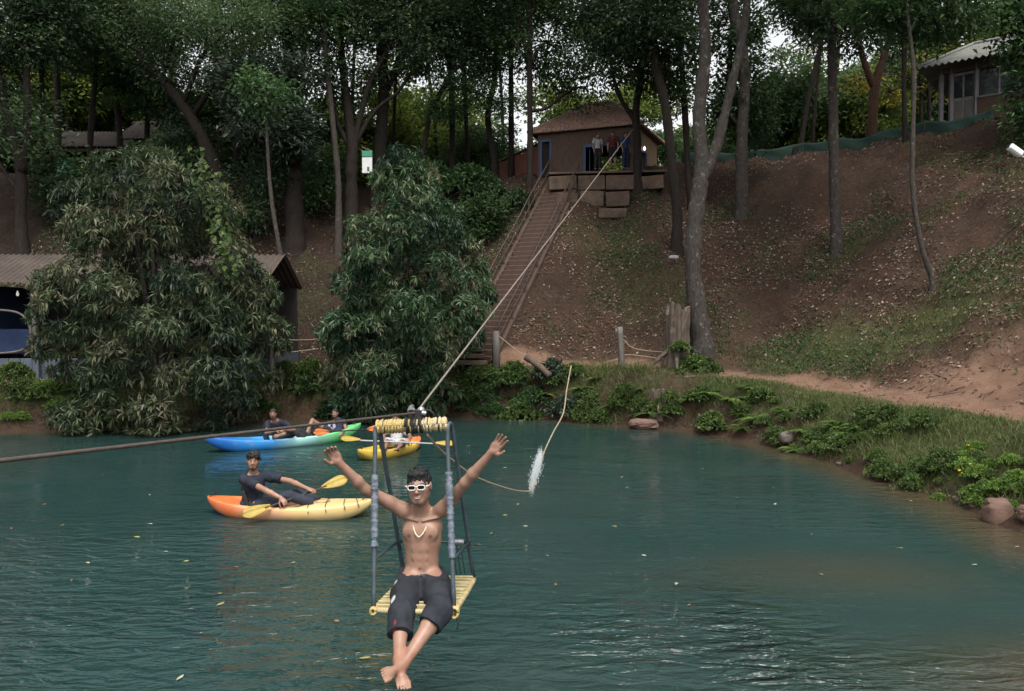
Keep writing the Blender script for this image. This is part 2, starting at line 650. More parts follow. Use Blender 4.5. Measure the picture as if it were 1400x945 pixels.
bp = nt.nodes.new('ShaderNodeBump'); bp.inputs['Strength'].default_value = 0.9; bp.inputs['Distance'].default_value = 0.07
nt.links.new(n2.outputs['Fac'], bp.inputs['Height'])
nt.links.new(bp.outputs['Normal'], b.inputs['Normal'])

nx, ny = GX.shape
idx = np.arange(nx * ny).reshape(nx, ny)
quads = np.stack([idx[:-1, :-1], idx[1:, :-1], idx[1:, 1:], idx[:-1, 1:]], -1).reshape(-1, 4)
cx = GX.ravel()[quads].mean(1); cy = GY.ravel()[quads].mean(1)
on_path = (path_mask(cx, cy) > 0.5) & (cx < 25) & (cx > -22) & (cy < 32)


def submesh(name, q):
    used, inv = np.unique(q, return_inverse=True)
    me = np_mesh(name, GP[used], inv.reshape(-1, 4), True,
                 {'grass': G_grass.ravel()[used], 'path': G_path.ravel()[used], 'humus': G_humus_shade.ravel()[used]})
    return me


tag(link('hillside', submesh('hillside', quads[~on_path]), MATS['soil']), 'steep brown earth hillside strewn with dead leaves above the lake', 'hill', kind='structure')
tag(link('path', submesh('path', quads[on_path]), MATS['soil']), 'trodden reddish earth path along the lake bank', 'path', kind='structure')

# ------------------------------------------------------------------ lake
wx = grid_axis([(-70, -20, 2.5), (-20, 14, 0.25), (14, 20, 2)])
wy = grid_axis([(-14, -2, 2), (-2, 27, 0.25), (27, 30, 1)])
WX, WY = np.meshgrid(wx, wy, indexing='ij')
WD = -shore_dist(WX, WY)
WP = np.stack([WX, WY, np.zeros_like(WX)], -1).reshape(-1, 3)
wn_ = fbm(WP * 0.22, 3, 61).reshape(WX.shape)
shallow = 1 - smooth01(WD + 0.9 * wn_, 0.1, 1.7)
# a silt shoal off the side bank
sh2 = 0.9 * np.exp(-(((WX - 5.0) / 1.5) ** 2 + ((WY - 6.4) / 1.0) ** 2)) + 0.55 * np.exp(-(((WX - 3.9) / 1.9) ** 2 + ((WY - 9.3) / 0.9) ** 2))
shallow = np.clip(np.maximum(shallow * 0.9, (sh2 + 0.3 * wn_) * 0.8), 0, 1)
idx = np.arange(WX.size).reshape(WX.shape)
q = np.stack([idx[:-1, :-1], idx[1:, :-1], idx[1:, 1:], idx[:-1, 1:]], -1).reshape(-1, 4)
# drawn-out wavelets: real relief, so that they tilt towards the sky and catch it
gust = 0.045 + 0.16 * smooth01(fbm(WP * np.array((0.30, 0.42, 1)), 3, 303).reshape(WX.shape), 0.0, 0.30)
for (px_, py_, rx_, ry_, k_) in ((-4.6, 7.2, 1.8, 1.6, 1.5), (-5.2, 10.5, 2.4, 1.2, 0.8), (-2.7, 8.4, 1.1, 1.4, 1.0), (-1.4, 6.8, 0.7, 0.9, 0.8), (1.2, 7.5, 0.7, 0.9, 1.2), (2.45, 7.0, 0.55, 1.5, 1.7), (3.6, 6.6, 1.2, 0.5, 0.7), (-3.2, 12.0, 2.2, 0.6, 0.5), (-2.6, 16.5, 1.5, 0.8, 0.6)):
    gust = gust + k_ * np.exp(-(((WX - px_) / rx_) ** 2 + ((WY - py_) / ry_) ** 2)) * (0.7 + 0.6 * wn_)     # cat's-paws of wind
me = np_mesh('lake', WP, q, True, {'shallow': shallow.ravel(), 'gust': gust.ravel()})
m, nt, b = new_mat('lake_water')
tc = nt.nodes.new('ShaderNodeTexCoord')
asw = nt.nodes.new('ShaderNodeAttribute'); asw.attribute_name = 'shallow'
agu = nt.nodes.new('ShaderNodeAttribute'); agu.attribute_name = 'gust'
nz = N('ShaderNodeTexNoise', Scale=0.35, Detail=3.0)
nt.links.new(tc.outputs['Object'], nz.inputs['Vector'])
deep = ramp(nt, [(0.35, (0.0150, 0.038, 0.0365)), (0.65, (0.0185, 0.046, 0.0440))])
nt.links.new(nz.outputs['Fac'], deep.inputs['Fac'])
mixw = nt.nodes.new('ShaderNodeMix'); mixw.data_type = 'RGBA'
nt.links.new(asw.outputs['Fac'], mixw.inputs['Factor'])
nt.links.new(deep.outputs['Color'], mixw.inputs['A'])
mixw.inputs['B'].default_value = (0.062, 0.047, 0.027, 1)
nt.links.new(mixw.outputs['Result'], b.inputs['Base Color'])
b.inputs['Roughness'].default_value = 0.02
b.inputs['IOR'].default_value = 1.33
mp = nt.nodes.new('ShaderNodeMapping'); mp.inputs['Scale'].default_value = (1.0, 2.6, 1.0); mp.inputs['Rotation'].default_value = (0, 0, 0.12)
nt.links.new(tc.outputs['Object'], mp.inputs['Vector'])
wv1 = N('ShaderNodeTexNoise', Scale=0.7, Detail=2.0, Roughness=0.5, Distortion=0.6)
wv2 = N('ShaderNodeTexNoise', Scale=2.3, Detail=3.0, Roughness=0.55, Distortion=0.5)
nt.links.new(mp.outputs['Vector'], wv1.inputs['Vector'])
nt.links.new(mp.outputs['Vector'], wv2.inputs['Vector'])
k2 = nt.nodes.new('ShaderNodeMath'); k2.operation = 'MULTIPLY'
nt.links.new(wv2.outputs['Fac'], k2.inputs[0]); nt.links.new(agu.outputs['Fac'], k2.inputs[1])
k3 = nt.nodes.new('ShaderNodeMath'); k3.operation = 'MULTIPLY_ADD'; k3.inputs[1].default_value = 1.9
nt.links.new(k2.outputs['Value'], k3.inputs[0])
k4 = nt.nodes.new('ShaderNodeMath'); k4.operation = 'MULTIPLY'; k4.inputs[1].default_value = 0.2
nt.links.new(wv1.outputs['Fac'], k4.inputs[0])
nt.links.new(k4.outputs['Value'], k3.inputs[2])
bp = nt.nodes.new('ShaderNodeBump'); bp.inputs['Strength'].default_value = 1.0; bp.inputs['Distance'].default_value = 0.13
nt.links.new(k3.outputs['Value'], bp.inputs['Height'])
nt.links.new(bp.outputs['Normal'], b.inputs['Normal'])
tag(link('lake', me, m), 'murky teal lake water with small ripples and floating leaves', 'lake', kind='structure')
# ================================================================== vegetation
leaf_mat('foliage_dark', [(0.0, (0.015, 0.032, 0.015)), (0.55, (0.036, 0.071, 0.030)), (1.0, (0.085, 0.138, 0.052))], 0.30)
leaf_mat('foliage_mid', [(0.0, (0.018, 0.042, 0.016)), (0.55, (0.042, 0.094, 0.032)), (1.0, (0.098, 0.170, 0.052))], 0.38)
leaf_mat('foliage_grey', [(0.0, (0.018, 0.032, 0.022)), (0.55, (0.046, 0.072, 0.046)), (1.0, (0.115, 0.145, 0.095))], 0.25)
leaf_mat('foliage_sunny', [(0.0, (0.045, 0.080, 0.018)), (0.5, (0.115, 0.170, 0.034)), (1.0, (0.26, 0.30, 0.07))], 0.5)  # glow of lit far leaves put into the yellow-green
leaf_mat('foliage_pale', [(0.0, (0.036, 0.076, 0.032)), (0.5, (0.090, 0.160, 0.062)), (1.0, (0.19, 0.26, 0.12))], 0.45)
leaf_mat('foliage_yellow', [(0.0, (0.10, 0.12, 0.02)), (0.5, (0.26, 0.22, 0.03)), (1.0, (0.42, 0.33, 0.05))], 0.5)
leaf_mat('mango_olive', [(0.0, (0.030, 0.050, 0.032)), (0.40, (0.070, 0.108, 0.050)), (0.68, (0.122, 0.145, 0.076)), (0.88, (0.190, 0.160, 0.105)), (1.0, (0.120, 0.170, 0.062))], 0.25, 0.42, 0.4)
leaf_mat('mango_green', [(0.0, (0.022, 0.050, 0.032)), (0.45, (0.052, 0.108, 0.052)), (0.8, (0.105, 0.180, 0.078)), (1.0, (0.190, 0.200, 0.115))], 0.25, 0.42, 0.4)
leaf_mat('bank_green', [(0.0, (0.028, 0.055, 0.015)), (0.5, (0.075, 0.130, 0.034)), (1.0, (0.165, 0.220, 0.065))], 0.35)
leaf_mat('bank_bright', [(0.0, (0.05, 0.10, 0.02)), (0.5, (0.125, 0.23, 0.042)), (1.0, (0.26, 0.37, 0.075))], 0.35)
leaf_mat('fern_green', [(0.0, (0.04, 0.085, 0.02)), (0.5, (0.095, 0.175, 0.04)), (1.0, (0.21, 0.27, 0.075))], 0.4)
leaf_mat('grass_blade', [(0.0, (0.036, 0.062, 0.016)), (0.5, (0.085, 0.125, 0.034)), (1.0, (0.20, 0.20, 0.085))], 0.35)
leaf_mat('dead_leaf', [(0.0, (0.040, 0.025, 0.018)), (0.45, (0.115, 0.072, 0.050)), (0.8, (0.21, 0.15, 0.115)), (1.0, (0.38, 0.31, 0.25))], 0.1, 0.8, 0.2)


def bark(name, dark, mid, pale, lichen, scale=3.0):
    m, nt, b = new_mat(name)
    tc = nt.nodes.new('ShaderNodeTexCoord')
    mp = nt.nodes.new('ShaderNodeMapping'); mp.inputs['Scale'].default_value = (1, 1, 0.28)
    nt.links.new(tc.outputs['Object'], mp.inputs['Vector'])
    n = nt.nodes.new('ShaderNodeTexNoise'); n.inputs['Scale'].default_value = scale * 5; n.inputs['Detail'].default_value = 7; n.inputs['Roughness'].default_value = 0.7
    nt.links.new(mp.outputs['Vector'], n.inputs['Vector'])
    r = ramp(nt, [(0.3, dark), (0.55, mid), (0.8, tuple(x * 1.5 for x in mid))])
    nt.links.new(n.outputs['Fac'], r.inputs['Fac'])
    n2 = nt.nodes.new('ShaderNodeTexNoise'); n2.inputs['Scale'].default_value = scale * 1.3; n2.inputs['Detail'].default_value = 8; n2.inputs['Roughness'].default_value = 0.75
    nt.links.new(tc.outputs['Object'], n2.inputs['Vector'])
    r2 = ramp(nt, [(0.62 - lichen, (0, 0, 0)), (0.72 - lichen, (1, 1, 1))])
    nt.links.new(n2.outputs['Fac'], r2.inputs['Fac'])
    mx = nt.nodes.new('ShaderNodeMix'); mx.data_type = 'RGBA'
    nt.links.new(r2.outputs['Color'], mx.inputs['Factor'])
    nt.links.new(r.outputs['Color'], mx.inputs['A'])
    mx.inputs['B'].default_value = (*pale, 1)
    nt.links.new(mx.outputs['Result'], b.inputs['Base Color'])
    b.inputs['Roughness'].default_value = 0.9
    b.inputs['Specular IOR Level'].default_value = 0.2
    bp = nt.nodes.new('ShaderNodeBump'); bp.inputs['Strength'].default_value = 0.8; bp.inputs['Distance'].default_value = 0.05
    nt.links.new(n.outputs['Fac'], bp.inputs['Height'])
    nt.links.new(bp.outputs['Normal'], b.inputs['Normal'])
    return m


bark('bark_dark', (0.012, 0.009, 0.008), (0.030, 0.024, 0.020), (0.085, 0.080, 0.070), -0.02)
bark('bark_grey', (0.020, 0.017, 0.016), (0.062, 0.054, 0.048), (0.20, 0.19, 0.175), 0.055, 4.0)
bark('bark_pale', (0.026, 0.022, 0.019), (0.070, 0.060, 0.052), (0.17, 0.155, 0.14), 0.05, 5.0)
bark('bark_red', (0.035, 0.018, 0.012), (0.085, 0.046, 0.030), (0.14, 0.10, 0.07), -0.04)


def unit(a):
    a = np.asarray(a, float)
    return a / (np.linalg.norm(a, axis=-1, keepdims=True) + 1e-9)


def leaf_quads(C, A, L, W, tint, roll=None, fold=0.18):
    """C base points, A unit axis; diamond leaves with a slight fold"""
    n = len(C)
    rnd = rng.normal(size=(n, 3)) if roll is None else roll
    S = unit(np.cross(A, rnd))
    U = np.cross(S, A)
    L = np.broadcast_to(L, (n,))[:, None]; W = np.broadcast_to(W, (n,))[:, None]
    base = C; tip = C + A * L - U * L * 0.10
    mid = C + A * L * 0.45
    l = mid + S * W * 0.5 + U * W * fold
    r = mid - S * W * 0.5 + U * W * fold
    V = np.stack([base, r, tip, l], 1).reshape(-1, 3)
    Fq = np.arange(n * 4).reshape(n, 4)
    return V, Fq, np.repeat(np.clip(tint, 0, 1), 4)


def blob_points(n, c, rad, shell=0.45):
    d = unit(rng.normal(size=(n, 3)))
    r = shell + (1 - shell) * rng.random(n) ** 0.6
    return np.array(c) + d * r[:, None] * np.array(rad), d


def clump_leaves(clumps, outs, per, spread, L, W, tbase=0.5, tvar=0.2, flat=0.6, clump_t=0.22):
    n = len(clumps)
    ct = rng.normal(size=n) * clump_t
    idx = np.repeat(np.arange(n), per)
    off = rng.normal(size=(n * per, 3)) * np.array((spread, spread, spread * flat))
    C = clumps[idx] + off
    A = unit(rng.normal(size=(n * per, 3)) * np.array((1, 1, 0.5)) + outs[idx] * 0.6 + np.array((0, 0, -0.25)))
    tint = tbase + ct[idx] + rng.normal(size=n * per) * tvar
    roll = rng.normal(size=(n * per, 3)) * 0.7 + np.array((0, 0, 1.0))
    return leaf_quads(C, A, L * (0.7 + 0.6 * rng.random(n * per)), W * (0.7 + 0.6 * rng.random(n * per)), tint, roll)


def join_quads(parts):
    V, Fq, T, k = [], [], [], 0
    for v, f, t in parts:
        V.append(v); Fq.append(f + k); T.append(t); k += len(v)
    return np.concatenate(V), np.concatenate(Fq), np.concatenate(T)


def wobble(P, amp):
    """bend a limb a little off its straight course"""
    n = len(P)
    t = np.linspace(0, 1, n)
    for ax in (0, 1):
        ph = random.random() * 6
        P[:, ax] += amp * np.sin(t * random.uniform(3, 7) + ph) * t * (1 - t) * 2
    return P


def make_tree(name, label, stems, blobs, d=None, bark_name='bark_dark', leaf='foliage_dark', sides=9, lean=0.0, top=True,
              leafL=0.22, leafW=0.095, per=40, group=None, top_r=2.6, wall_y=None):
    """stems: lists of (u, v, width) photograph pixels, the first stem starts at the foot; blobs: (u, v, depth offset, ru, rv, clumps)"""
    u0, v0, w0 = stems[0][0]
    make_tree.count = getattr(make_tree, 'count', 0) + 1
    if leaf == 'foliage_dark' and make_tree.count % 2: leaf = 'foliage_mid'
    if d is None:
        foot = ground_hit(u0, v0)
        d = foot[1]
    else:
        x = at(u0, v0, d)[0]
        foot = np.array((x, d, hz(x, d)))
    root = empty(name, foot)
    mb = MB()
    ends = []
    for si, st in enumerate(stems):
        pts = []
        dd = d
        for k, (u, v, w) in enumerate(st):
            off = lean * (st[0][1] - v) / 300.0
            p = at(u, v, dd + off)
            pts.append((*p, 0.5 * w * (0.88 if sides == 16 else 0.74) * pxm(dd)))
        if si == 0:
            base = np.array((foot[0], foot[1], foot[2] - 0.3 - 1.6 * pts[0][3], pts[0][3] * 1.5))
            if pts[0][2] - foot[2] < 0.25:
                pts[0] = (*foot[:2], foot[2] + 0.3, pts[0][3] * 1.08)
            pts = [base] + pts
        P = spline(pts, 6 * len(pts))
        r = np.maximum(P[:, 3], 0.015)
        Q = wobble(P[:, :3].copy(), 0.08)
        mb.tube(Q, r * (1 + 0.06 * rng.normal(size=len(r))), sides, True, 0.05)
        ends.append((Q[-1], r[-1], Q))
    allb = []
    for (u, v, do, ru, rv, nc) in blobs:
        c = at(u, v, d + do)
        k = pxm(d + do)
        allb.append((c, np.array((ru * k, 0.5 * (ru + rv) * k, rv * k)), nc))
    if top:
        for e, r, Q in ends:
            if e[2] > foot[2] + 3:
                allb.append((e + np.array((rng.normal() * 0.6, rng.normal() * 0.6, 1.3)), np.array((top_r, top_r, top_r * 0.7)), int(60 * (top_r / 2.6) ** 2)))
    parts = []
    for c, rad, nc in allb:
        # a limb from the closest stem, then twigs
        best = min(ends, key=lambda e: np.min(np.linalg.norm(e[2] - c, axis=1)))
        Q = best[2]
        di = np.linalg.norm(Q - (c - np.array((0, 0, rad[2] * 0.9))), axis=1)
        a = Q[max(2, int(np.argmin(di)))]
        mid = (a + c) / 2 + np.array((0, 0, 0.15 * np.linalg.norm(c - a))) + rng.normal(size=3) * 0.15
        r0 = min(best[1] * 0.9, 0.03 + 0.035 * np.linalg.norm(c - a) ** 0.7)
        if np.linalg.norm(c - a) > 0.4:
            mb.tube(spline([a, mid, c], 7), np.linspace(r0, r0 * 0.45, 7), 6)
        nc = int(nc * 1.3)
        cl, out = blob_points(nc, c, rad)
        for q in cl[:: max(1, nc // 9)]:
            m2 = (c + q) / 2 + rng.normal(size=3) * 0.12
            mb.tube(spline([c, m2, q], 5), np.linspace(r0 * 0.4, 0.01, 5), 4)
        parts.append(clump_leaves(cl, out, per, 0.30 + 0.05 * rad.mean(), leafL, leafW, 0.5))
    mb.build('trunk', MATS[bark_name], root, True)
    if parts:
        V, Fq, T = join_quads(parts)
        link('crown', np_mesh('crown', V, Fq, False, {'tint': T}), MATS[leaf], root)
    tag(root, label, 'tree', group)
    return root


TREE_N = 'broadleaf_tree'
# ---- trees standing on the slope
main_tree = make_tree(TREE_N, 'thick lichen-spotted forked grey tree rising from the bank beside the broken stump',
          [[(959, 492, 35), (953, 430, 31), (947, 370, 27), (950, 310, 26), (957, 258, 25), (961, 225, 22), (957, 160, 20), (965, 80, 17), (962, 0, 15), (958, -60, 14)],
           [(960, 245, 20), (982, 195, 17), (1000, 125, 14), (1014, 60, 12), (1021, 0, 11), (1024, -60, 10)]],
          [], bark_name='bark_grey', sides=16, leaf='foliage_dark', top_r=3.0)
make_tree(TREE_N, 'straight mossy trunk halfway up the leaf-strewn slope below the green netting',
          [[(1143, 345, 21), (1140, 260, 18), (1139, 138, 17), (1138, 55, 15), (1134, -10, 13)]],
          [(1130, 12, 0.5, 62, 36, 40), (1165, 45, -0.5, 45, 30, 18)], bark_name='bark_grey', leaf='foliage_dark', sides=12)
make_tree(TREE_N, 'slender pale bent trunk on the grassy lower slope under the veranda house',
          [[(1275, 397, 11), (1263, 340, 9.5), (1251, 270, 9), (1248, 200, 8.5), (1248, 110, 8), (1243, 50, 7), (1236, -10, 6)]],
          [(1290, 18, 1.0, 70, 34, 46), (1220, 10, 0.5, 50, 26, 26)], bark_name='bark_pale', leaf='foliage_dark', sides=10)
make_tree(TREE_N, 'dark leaning trunk with a pale scar on the slope just past the house ledge',
          [[(926, 345, 21), (926, 290, 18), (917, 222, 17), (908, 143, 17), (895, 79, 16), (886, -10, 14)]],
          [(880, 30, 0, 60, 45, 60), (925, 60, 0.5, 38, 34, 30), (845, 60, 1.0, 48, 38, 40)], sides=12)
make_tree(TREE_N, 'slim dark trunk standing close behind the leaning scarred tree',
          [[(945, 292, 14), (941, 254, 12), (935, 150, 12), (930, 64, 11), (927, -10, 9)]],
          [(925, 110, 0, 34, 40, 36), (905, 20, 1, 42, 34, 30)])
make_tree(TREE_N, 'stout patchy trunk right behind the forked grey tree on the slope',
          [[(1013, 296, 24), (1013, 190, 21), (1017, 95, 20), (1004, 20, 18), (1000, -20, 16)]],
          [(1020, 120, 1.0, 36, 48, 50), (1000, 40, 1.0, 46, 40, 46), (1030, 175, 1.5, 28, 24, 24), (985, 150, 1.5, 24, 40, 24)], bark_name='bark_grey', leaf='foliage_mid', sides=12)
make_tree(TREE_N, 'thin pale leaning sapling trunk between the two big drooping-leaf bushes',
          [[(408, 492, 10), (398, 430, 9), (383, 340, 8), (372, 270, 7), (366, 200, 6), (362, 120, 4)]], [(360, 130, 0, 34, 26, 26)], bark_name='bark_pale', top=False)
make_tree(TREE_N, 'large many-stemmed dark tree above the blue lakeside hut roof',
          [[(30, 348, 22), (29, 300, 20), (28, 230, 19), (18, 180, 14), (6, 140, 12), (-6, 70, 10)],
           [(30, 235, 16), (38, 183, 13), (36, 91, 12), (34, 0, 11)], [(26, 262, 9), (10, 240, 8), (-8, 215, 7)]],
          [(20, 50, 0, 60, 46, 60), (70, 20, 0.5, 60, 32, 50), (-10, 100, 1, 36, 34, 26)])
make_tree(TREE_N, 'thin straight dark trunk next to the many-stemmed tree above the hut',
          [[(63, 276, 10), (60, 190, 9), (57, 95, 8), (56, 0, 7)]], [(70, 70, 0.5, 44, 26, 26), (110, 25, 0, 50, 34, 44)])
make_tree(TREE_N, 'broad dark trunk with grey-green leaf sprays between the two drooping bushes',
          [[(404, 335, 36), (402, 270, 33), (402, 200, 30), (398, 120, 26), (392, 50, 20), (388, -10, 16)]],
          [(368, 168, -1.2, 52, 36, 80), (390, 195, -1.0, 36, 26, 42), (335, 110, -1.5, 52, 30, 60), (398, 100, -0.8, 34, 30, 40)],
          sides=13, leaf='foliage_grey', leafL=0.3, leafW=0.10, per=26)
make_tree(TREE_N, 'leaning buttressed tree with a bright front-lit green crown behind the left drooping bush'.replace('left ', 'olive '),
          [[(318, 300, 26), (300, 240, 24), (270, 175, 22), (232, 120, 19), (190, 76, 16), (150, 20, 12)]],
          [(315, 40, -1.5, 80, 42, 120), (250, 20, -1.0, 60, 36, 60), (180, 40, 0, 62, 44, 70), (400, 30, -0.5, 40, 34, 40), (230, 95, 0.5, 46, 30, 40)],
          leaf='foliage_pale', leafL=0.17, leafW=0.07, per=46)  # paler leaves: front light put into this crown's colour

# ---- trees along the hilltop
make_tree(TREE_N, 'dark trunk at the end of the long open shed roof', [[(80, 240, 12), (78, 160, 11), (78, 38, 10), (76, -20, 9)]],
          [(105, 70, 0, 40, 26, 24), (60, 10, 1, 40, 30, 26), (135, 45, 0, 42, 30, 40)], d=38)
make_tree(TREE_N, 'dark trunk in front of the long open shed', [[(122, 230, 11), (124, 160, 10), (130, 95, 9), (134, 0, 8)]],
          [(150, 85, 0.5, 44, 30, 34), (160, 25, 0, 50, 34, 46), (170, 120, 1.0, 34, 20, 20)], d=37)
make_tree(TREE_N, 'dark trunk beside the junction of the two shed roofs', [[(166, 240, 11), (163, 180, 10), (157, 99, 10), (150, 20, 9)]],
          [(210, 85, 0.5, 48, 36, 46), (230, 145, 1.5, 42, 24, 34), (195, 30, 0.5, 44, 30, 36)], d=38.5)
make_tree(TREE_N, 'narrow dark trunk against the taller shed', [[(300, 240, 9), (300, 167, 8), (298, 90, 8), (296, 0, 7)]],
          [(290, 120, 0, 40, 26, 30), (270, 160, 0.5, 36, 20, 26)], d=39)
make_tree(TREE_N, 'pair-stemmed dark tree at the open end of the taller shed', [[(322, 240, 10), (321, 150, 9), (330, 60, 8)], [(321, 190, 8), (345, 120, 7), (352, 40, 6)]],
          [(345, 140, 0.5, 34, 26, 24), (320, 85, 1, 36, 28, 30)], d=38)
make_tree(TREE_N, 'slim greyish trunk next to the hanging white and green banner tree', [[(462, 270, 12), (460, 230, 11), (453, 148, 11), (446, 74, 10), (440, -10, 9)]],
          [(435, 30, 0, 48, 32, 40), (445, 95, 0.5, 26, 26, 14)], bark_name='bark_pale', leaf='foliage_dark', d=35)
make_tree(TREE_N, 'many-stemmed dark tree with the white and green banner hung on it',
          [[(480, 262, 24), (480, 225, 22), (481, 196, 20), (470, 104, 14), (465, 40, 11), (462, -10, 9)], [(483, 205, 14), (492, 160, 11), (506, 112, 10), (535, 60, 8), (560, 0, 6)],
           [(484, 200, 8), (513, 151, 7), (545, 125, 6), (567, 92, 5)], [(476, 200, 9), (462, 165, 7), (452, 120, 6)]],
          [(475, 25, 0, 52, 30, 46), (530, 35, 0.5, 44, 34, 40), (570, 85, 0, 24, 20, 14)], d=36, sides=11)
make_tree(TREE_N, 'thick dark trunk with one stout rising limb behind the banner tree',
          [[(517, 240, 25), (519, 207, 23), (525, 130, 21), (523, 80, 19), (520, 0, 16)], [(526, 130, 13), (545, 85, 11), (567, 44, 9), (590, 0, 7)]],
          [(560, 20, 0, 50, 32, 46), (500, 10, 1, 40, 26, 26), (595, 45, 0.5, 38, 30, 34)], d=37.5, sides=11)
make_tree(TREE_N, 'leaning slim trunk among layered sprays of leaves above the green bush',
          [[(577, 240, 11), (580, 207, 10), (590, 154, 9), (614, 104, 8), (640, 50, 6)]],
          [(640, 120, -1.0, 58, 12, 46), (610, 150, -0.6, 36, 10, 24), (660, 60, 0, 40, 34, 44), (680, 140, -1.2, 34, 9, 24)], d=37, leaf='foliage_mid', leafL=0.16, leafW=0.06)
make_tree(TREE_N, 'straight dark trunk behind the layered leaf sprays', [[(619, 240, 12), (619, 200, 11), (616, 89, 10), (614, -10, 9)]],
          [(610, 40, 0, 46, 42, 52), (640, 85, 0.5, 36, 26, 28)], d=39, leaf='foliage_mid')
make_tree(TREE_N, 'narrow straight trunk next in line behind the leaf sprays', [[(639, 240, 9), (638, 200, 8), (635, 89, 8), (634, -10, 7)]],
          [(655, 25, 0, 40, 36, 40)], d=41)
make_tree(TREE_N, 'dark crooked trunk before the bright gap near the red-brown wall', [[(676, 242, 13), (676, 215, 12), (668, 160, 11), (676, 110, 10), (680, 30, 8)]],
          [(680, 45, 0.5, 34, 40, 40), (668, 95, 0, 26, 20, 18)], d=37.5)
make_tree(TREE_N, 'straight dark trunk in front of the red-brown wall', [[(698, 242, 11), (698, 152, 10), (698, 60, 9), (698, -20, 8)]],
          [(705, 15, 1, 34, 22, 18)], d=38.5)
make_tree(TREE_N, 'dark trunk at the stair head with a long curved limb reaching past the tiled roof',
          [[(724, 252, 13), (725, 200, 11.5), (725, 127, 11), (725, 60, 10), (724, -20, 8)], [(725, 75, 8), (712, 45, 6), (706, 0, 5)],
           [(726, 152, 6), (748, 148, 5.5), (771, 130, 5), (790, 120, 4), (802, 119, 3)], [(771, 132, 4), (766, 110, 3.5), (761, 88, 2.5)]],
          [(770, 10, 1.5, 36, 18, 14), (735, -5, 1, 40, 18, 16)], d=34.5)
make_tree(TREE_N, 'forked trunk growing right in front of the tiled house corner',
          [[(872, 240, 17), (873, 205, 15), (870, 152, 14), (877, 95, 12), (884, 20, 10)], [(868, 165, 9), (850, 137, 8), (838, 95, 7), (830, 30, 6)]],
          [(838, 48, 0, 44, 30, 50), (888, 98, -0.4, 30, 26, 26), (800, 22, 0.5, 44, 26, 32), (850, 14, 0, 50, 30, 40)], d=34.0)
make_tree(TREE_N, 'slim leaning trunk behind the green netting by the pale woodland',
          [[(1087, 232, 11), (1092, 205, 9.5), (1104, 143, 9), (1116, 90, 8), (1124, 50, 7), (1130, -10, 6)]], [(1090, 8, 0.5, 44, 24, 20)], d=35.5)
make_tree(TREE_N, 'reddish forked trunk behind the netting with yellow leaves round it',
          [[(1190, 220, 19), (1192, 195, 18), (1197, 122, 17), (1212, 70, 12), (1219, 40, 10), (1226, -5, 8)], [(1195, 120, 13), (1178, 75, 10), (1170, 40, 8), (1166, 0, 6)]],
          [(1190, 20, 1, 48, 28, 24), (1235, 30, 0.5, 38, 26, 20)], d=35, bark_name='bark_red', leaf='foliage_mid', sides=11)
make_tree(TREE_N, 'narrow dark trunk between the netting and the veranda house corner',
          [[(1241, 245, 10), (1240, 228, 9.5), (1238, 150, 9), (1237, 69, 8.5), (1234, -10, 7)]], [(1255, 42, 0.5, 46, 24, 22)], d=31.5)
make_tree(TREE_N, 'young tree hung with yellow leaves behind the reddish forked trunk', [[(1270, 215, 7), (1272, 150, 6), (1268, 90, 5), (1262, 50, 4)]],
          [(1272, 100, 0, 40, 34, 26), (1170, 110, 0, 26, 20, 12), (1215, 125, 0.5, 24, 18, 10), (1120, 70, 1, 22, 18, 8)], d=40, leaf='foliage_yellow', per=20, top_r=1.2)
make_tree(TREE_N, 'dark overhanging tree shading the end of the veranda house',
          [[(1432, 260, 26), (1428, 180, 23), (1420, 90, 20), (1410, 0, 17)]],
          [(1415, 40, -1, 30, 50, 50), (1418, 130, -1.2, 24, 44, 40), (1408, 215, -1.0, 14, 24, 12), (1395, 4, 0, 34, 22, 26)], d=27.5, sides=12)

# ---- slender trunks deeper in the hilltop wood
for k in range(20):
    u = 10 + 1390 * ((k * 7 % 20) + rng.random()) / 20
    if 690 < u < 930: continue
    d_ = rng.uniform(40, 47)
    w_ = rng.uniform(6, 9.5)
    b_ = u + rng.normal() * 12
    make_tree('slender_tree', 'slender dark trunk standing deeper in the hilltop woodland', [[(u, 235, w_), (u + (b_ - u) * .4, 150, w_ * .9), (b_, 60, w_ * .8), (b_ + rng.normal() * 8, -15, w_ * .65)]],
              [(b_ + rng.normal() * 20, rng.uniform(30, 90), 0, 30, 22, 12)], d=d_, top_r=1.7, group='slender trunks of the hilltop woodland', leaf='foliage_mid')
# ---- low undergrowth trees on the shaded slope behind the drooping bushes
for (u, v, h_, rr_, lab) in ((95, 300, 60, 46, 'dark young tree on the slope between the hut roof and the long shed'), (350, 330, 85, 40, 'dark young tree on the slope behind the pale leaning sapling'),
                             (440, 300, 70, 34, 'dark young tree on the slope behind the green bush and the slim trunk'), (250, 262, 60, 50, 'dark young tree on the slope rising behind the olive bush'),
                             (660, 330, 40, 26, 'dark scrubby sapling beside the stairway handrail')):
    make_tree('young_tree', lab, [[(u, v, 7), (u + 4, v - h_ * .5, 6), (u - 2, v - h_, 4)]], [(u, v - h_, 0, rr_, rr_ * .7, 34), (u - 10, v - h_ * .45, -0.3, rr_ * .8, rr_ * .5, 22)], top=False, per=34)

# ---- the woodland beyond the hilltop: one set of look-alikes, shared meshes


def generic_crown(seed, nclump, L, W, flat=0.85):
    parts = []
    for k in range(7):
        c = np.array((rng.normal() * 1.5, rng.normal() * 1.5, rng.uniform(-1.6, 1.8)))
        cl, out = blob_points(nclump // 7, c, (1.7, 1.7, 1.25))
        parts.append(clump_leaves(cl, out, 26, 0.34, L, W, 0.5))
    return join_quads(parts)


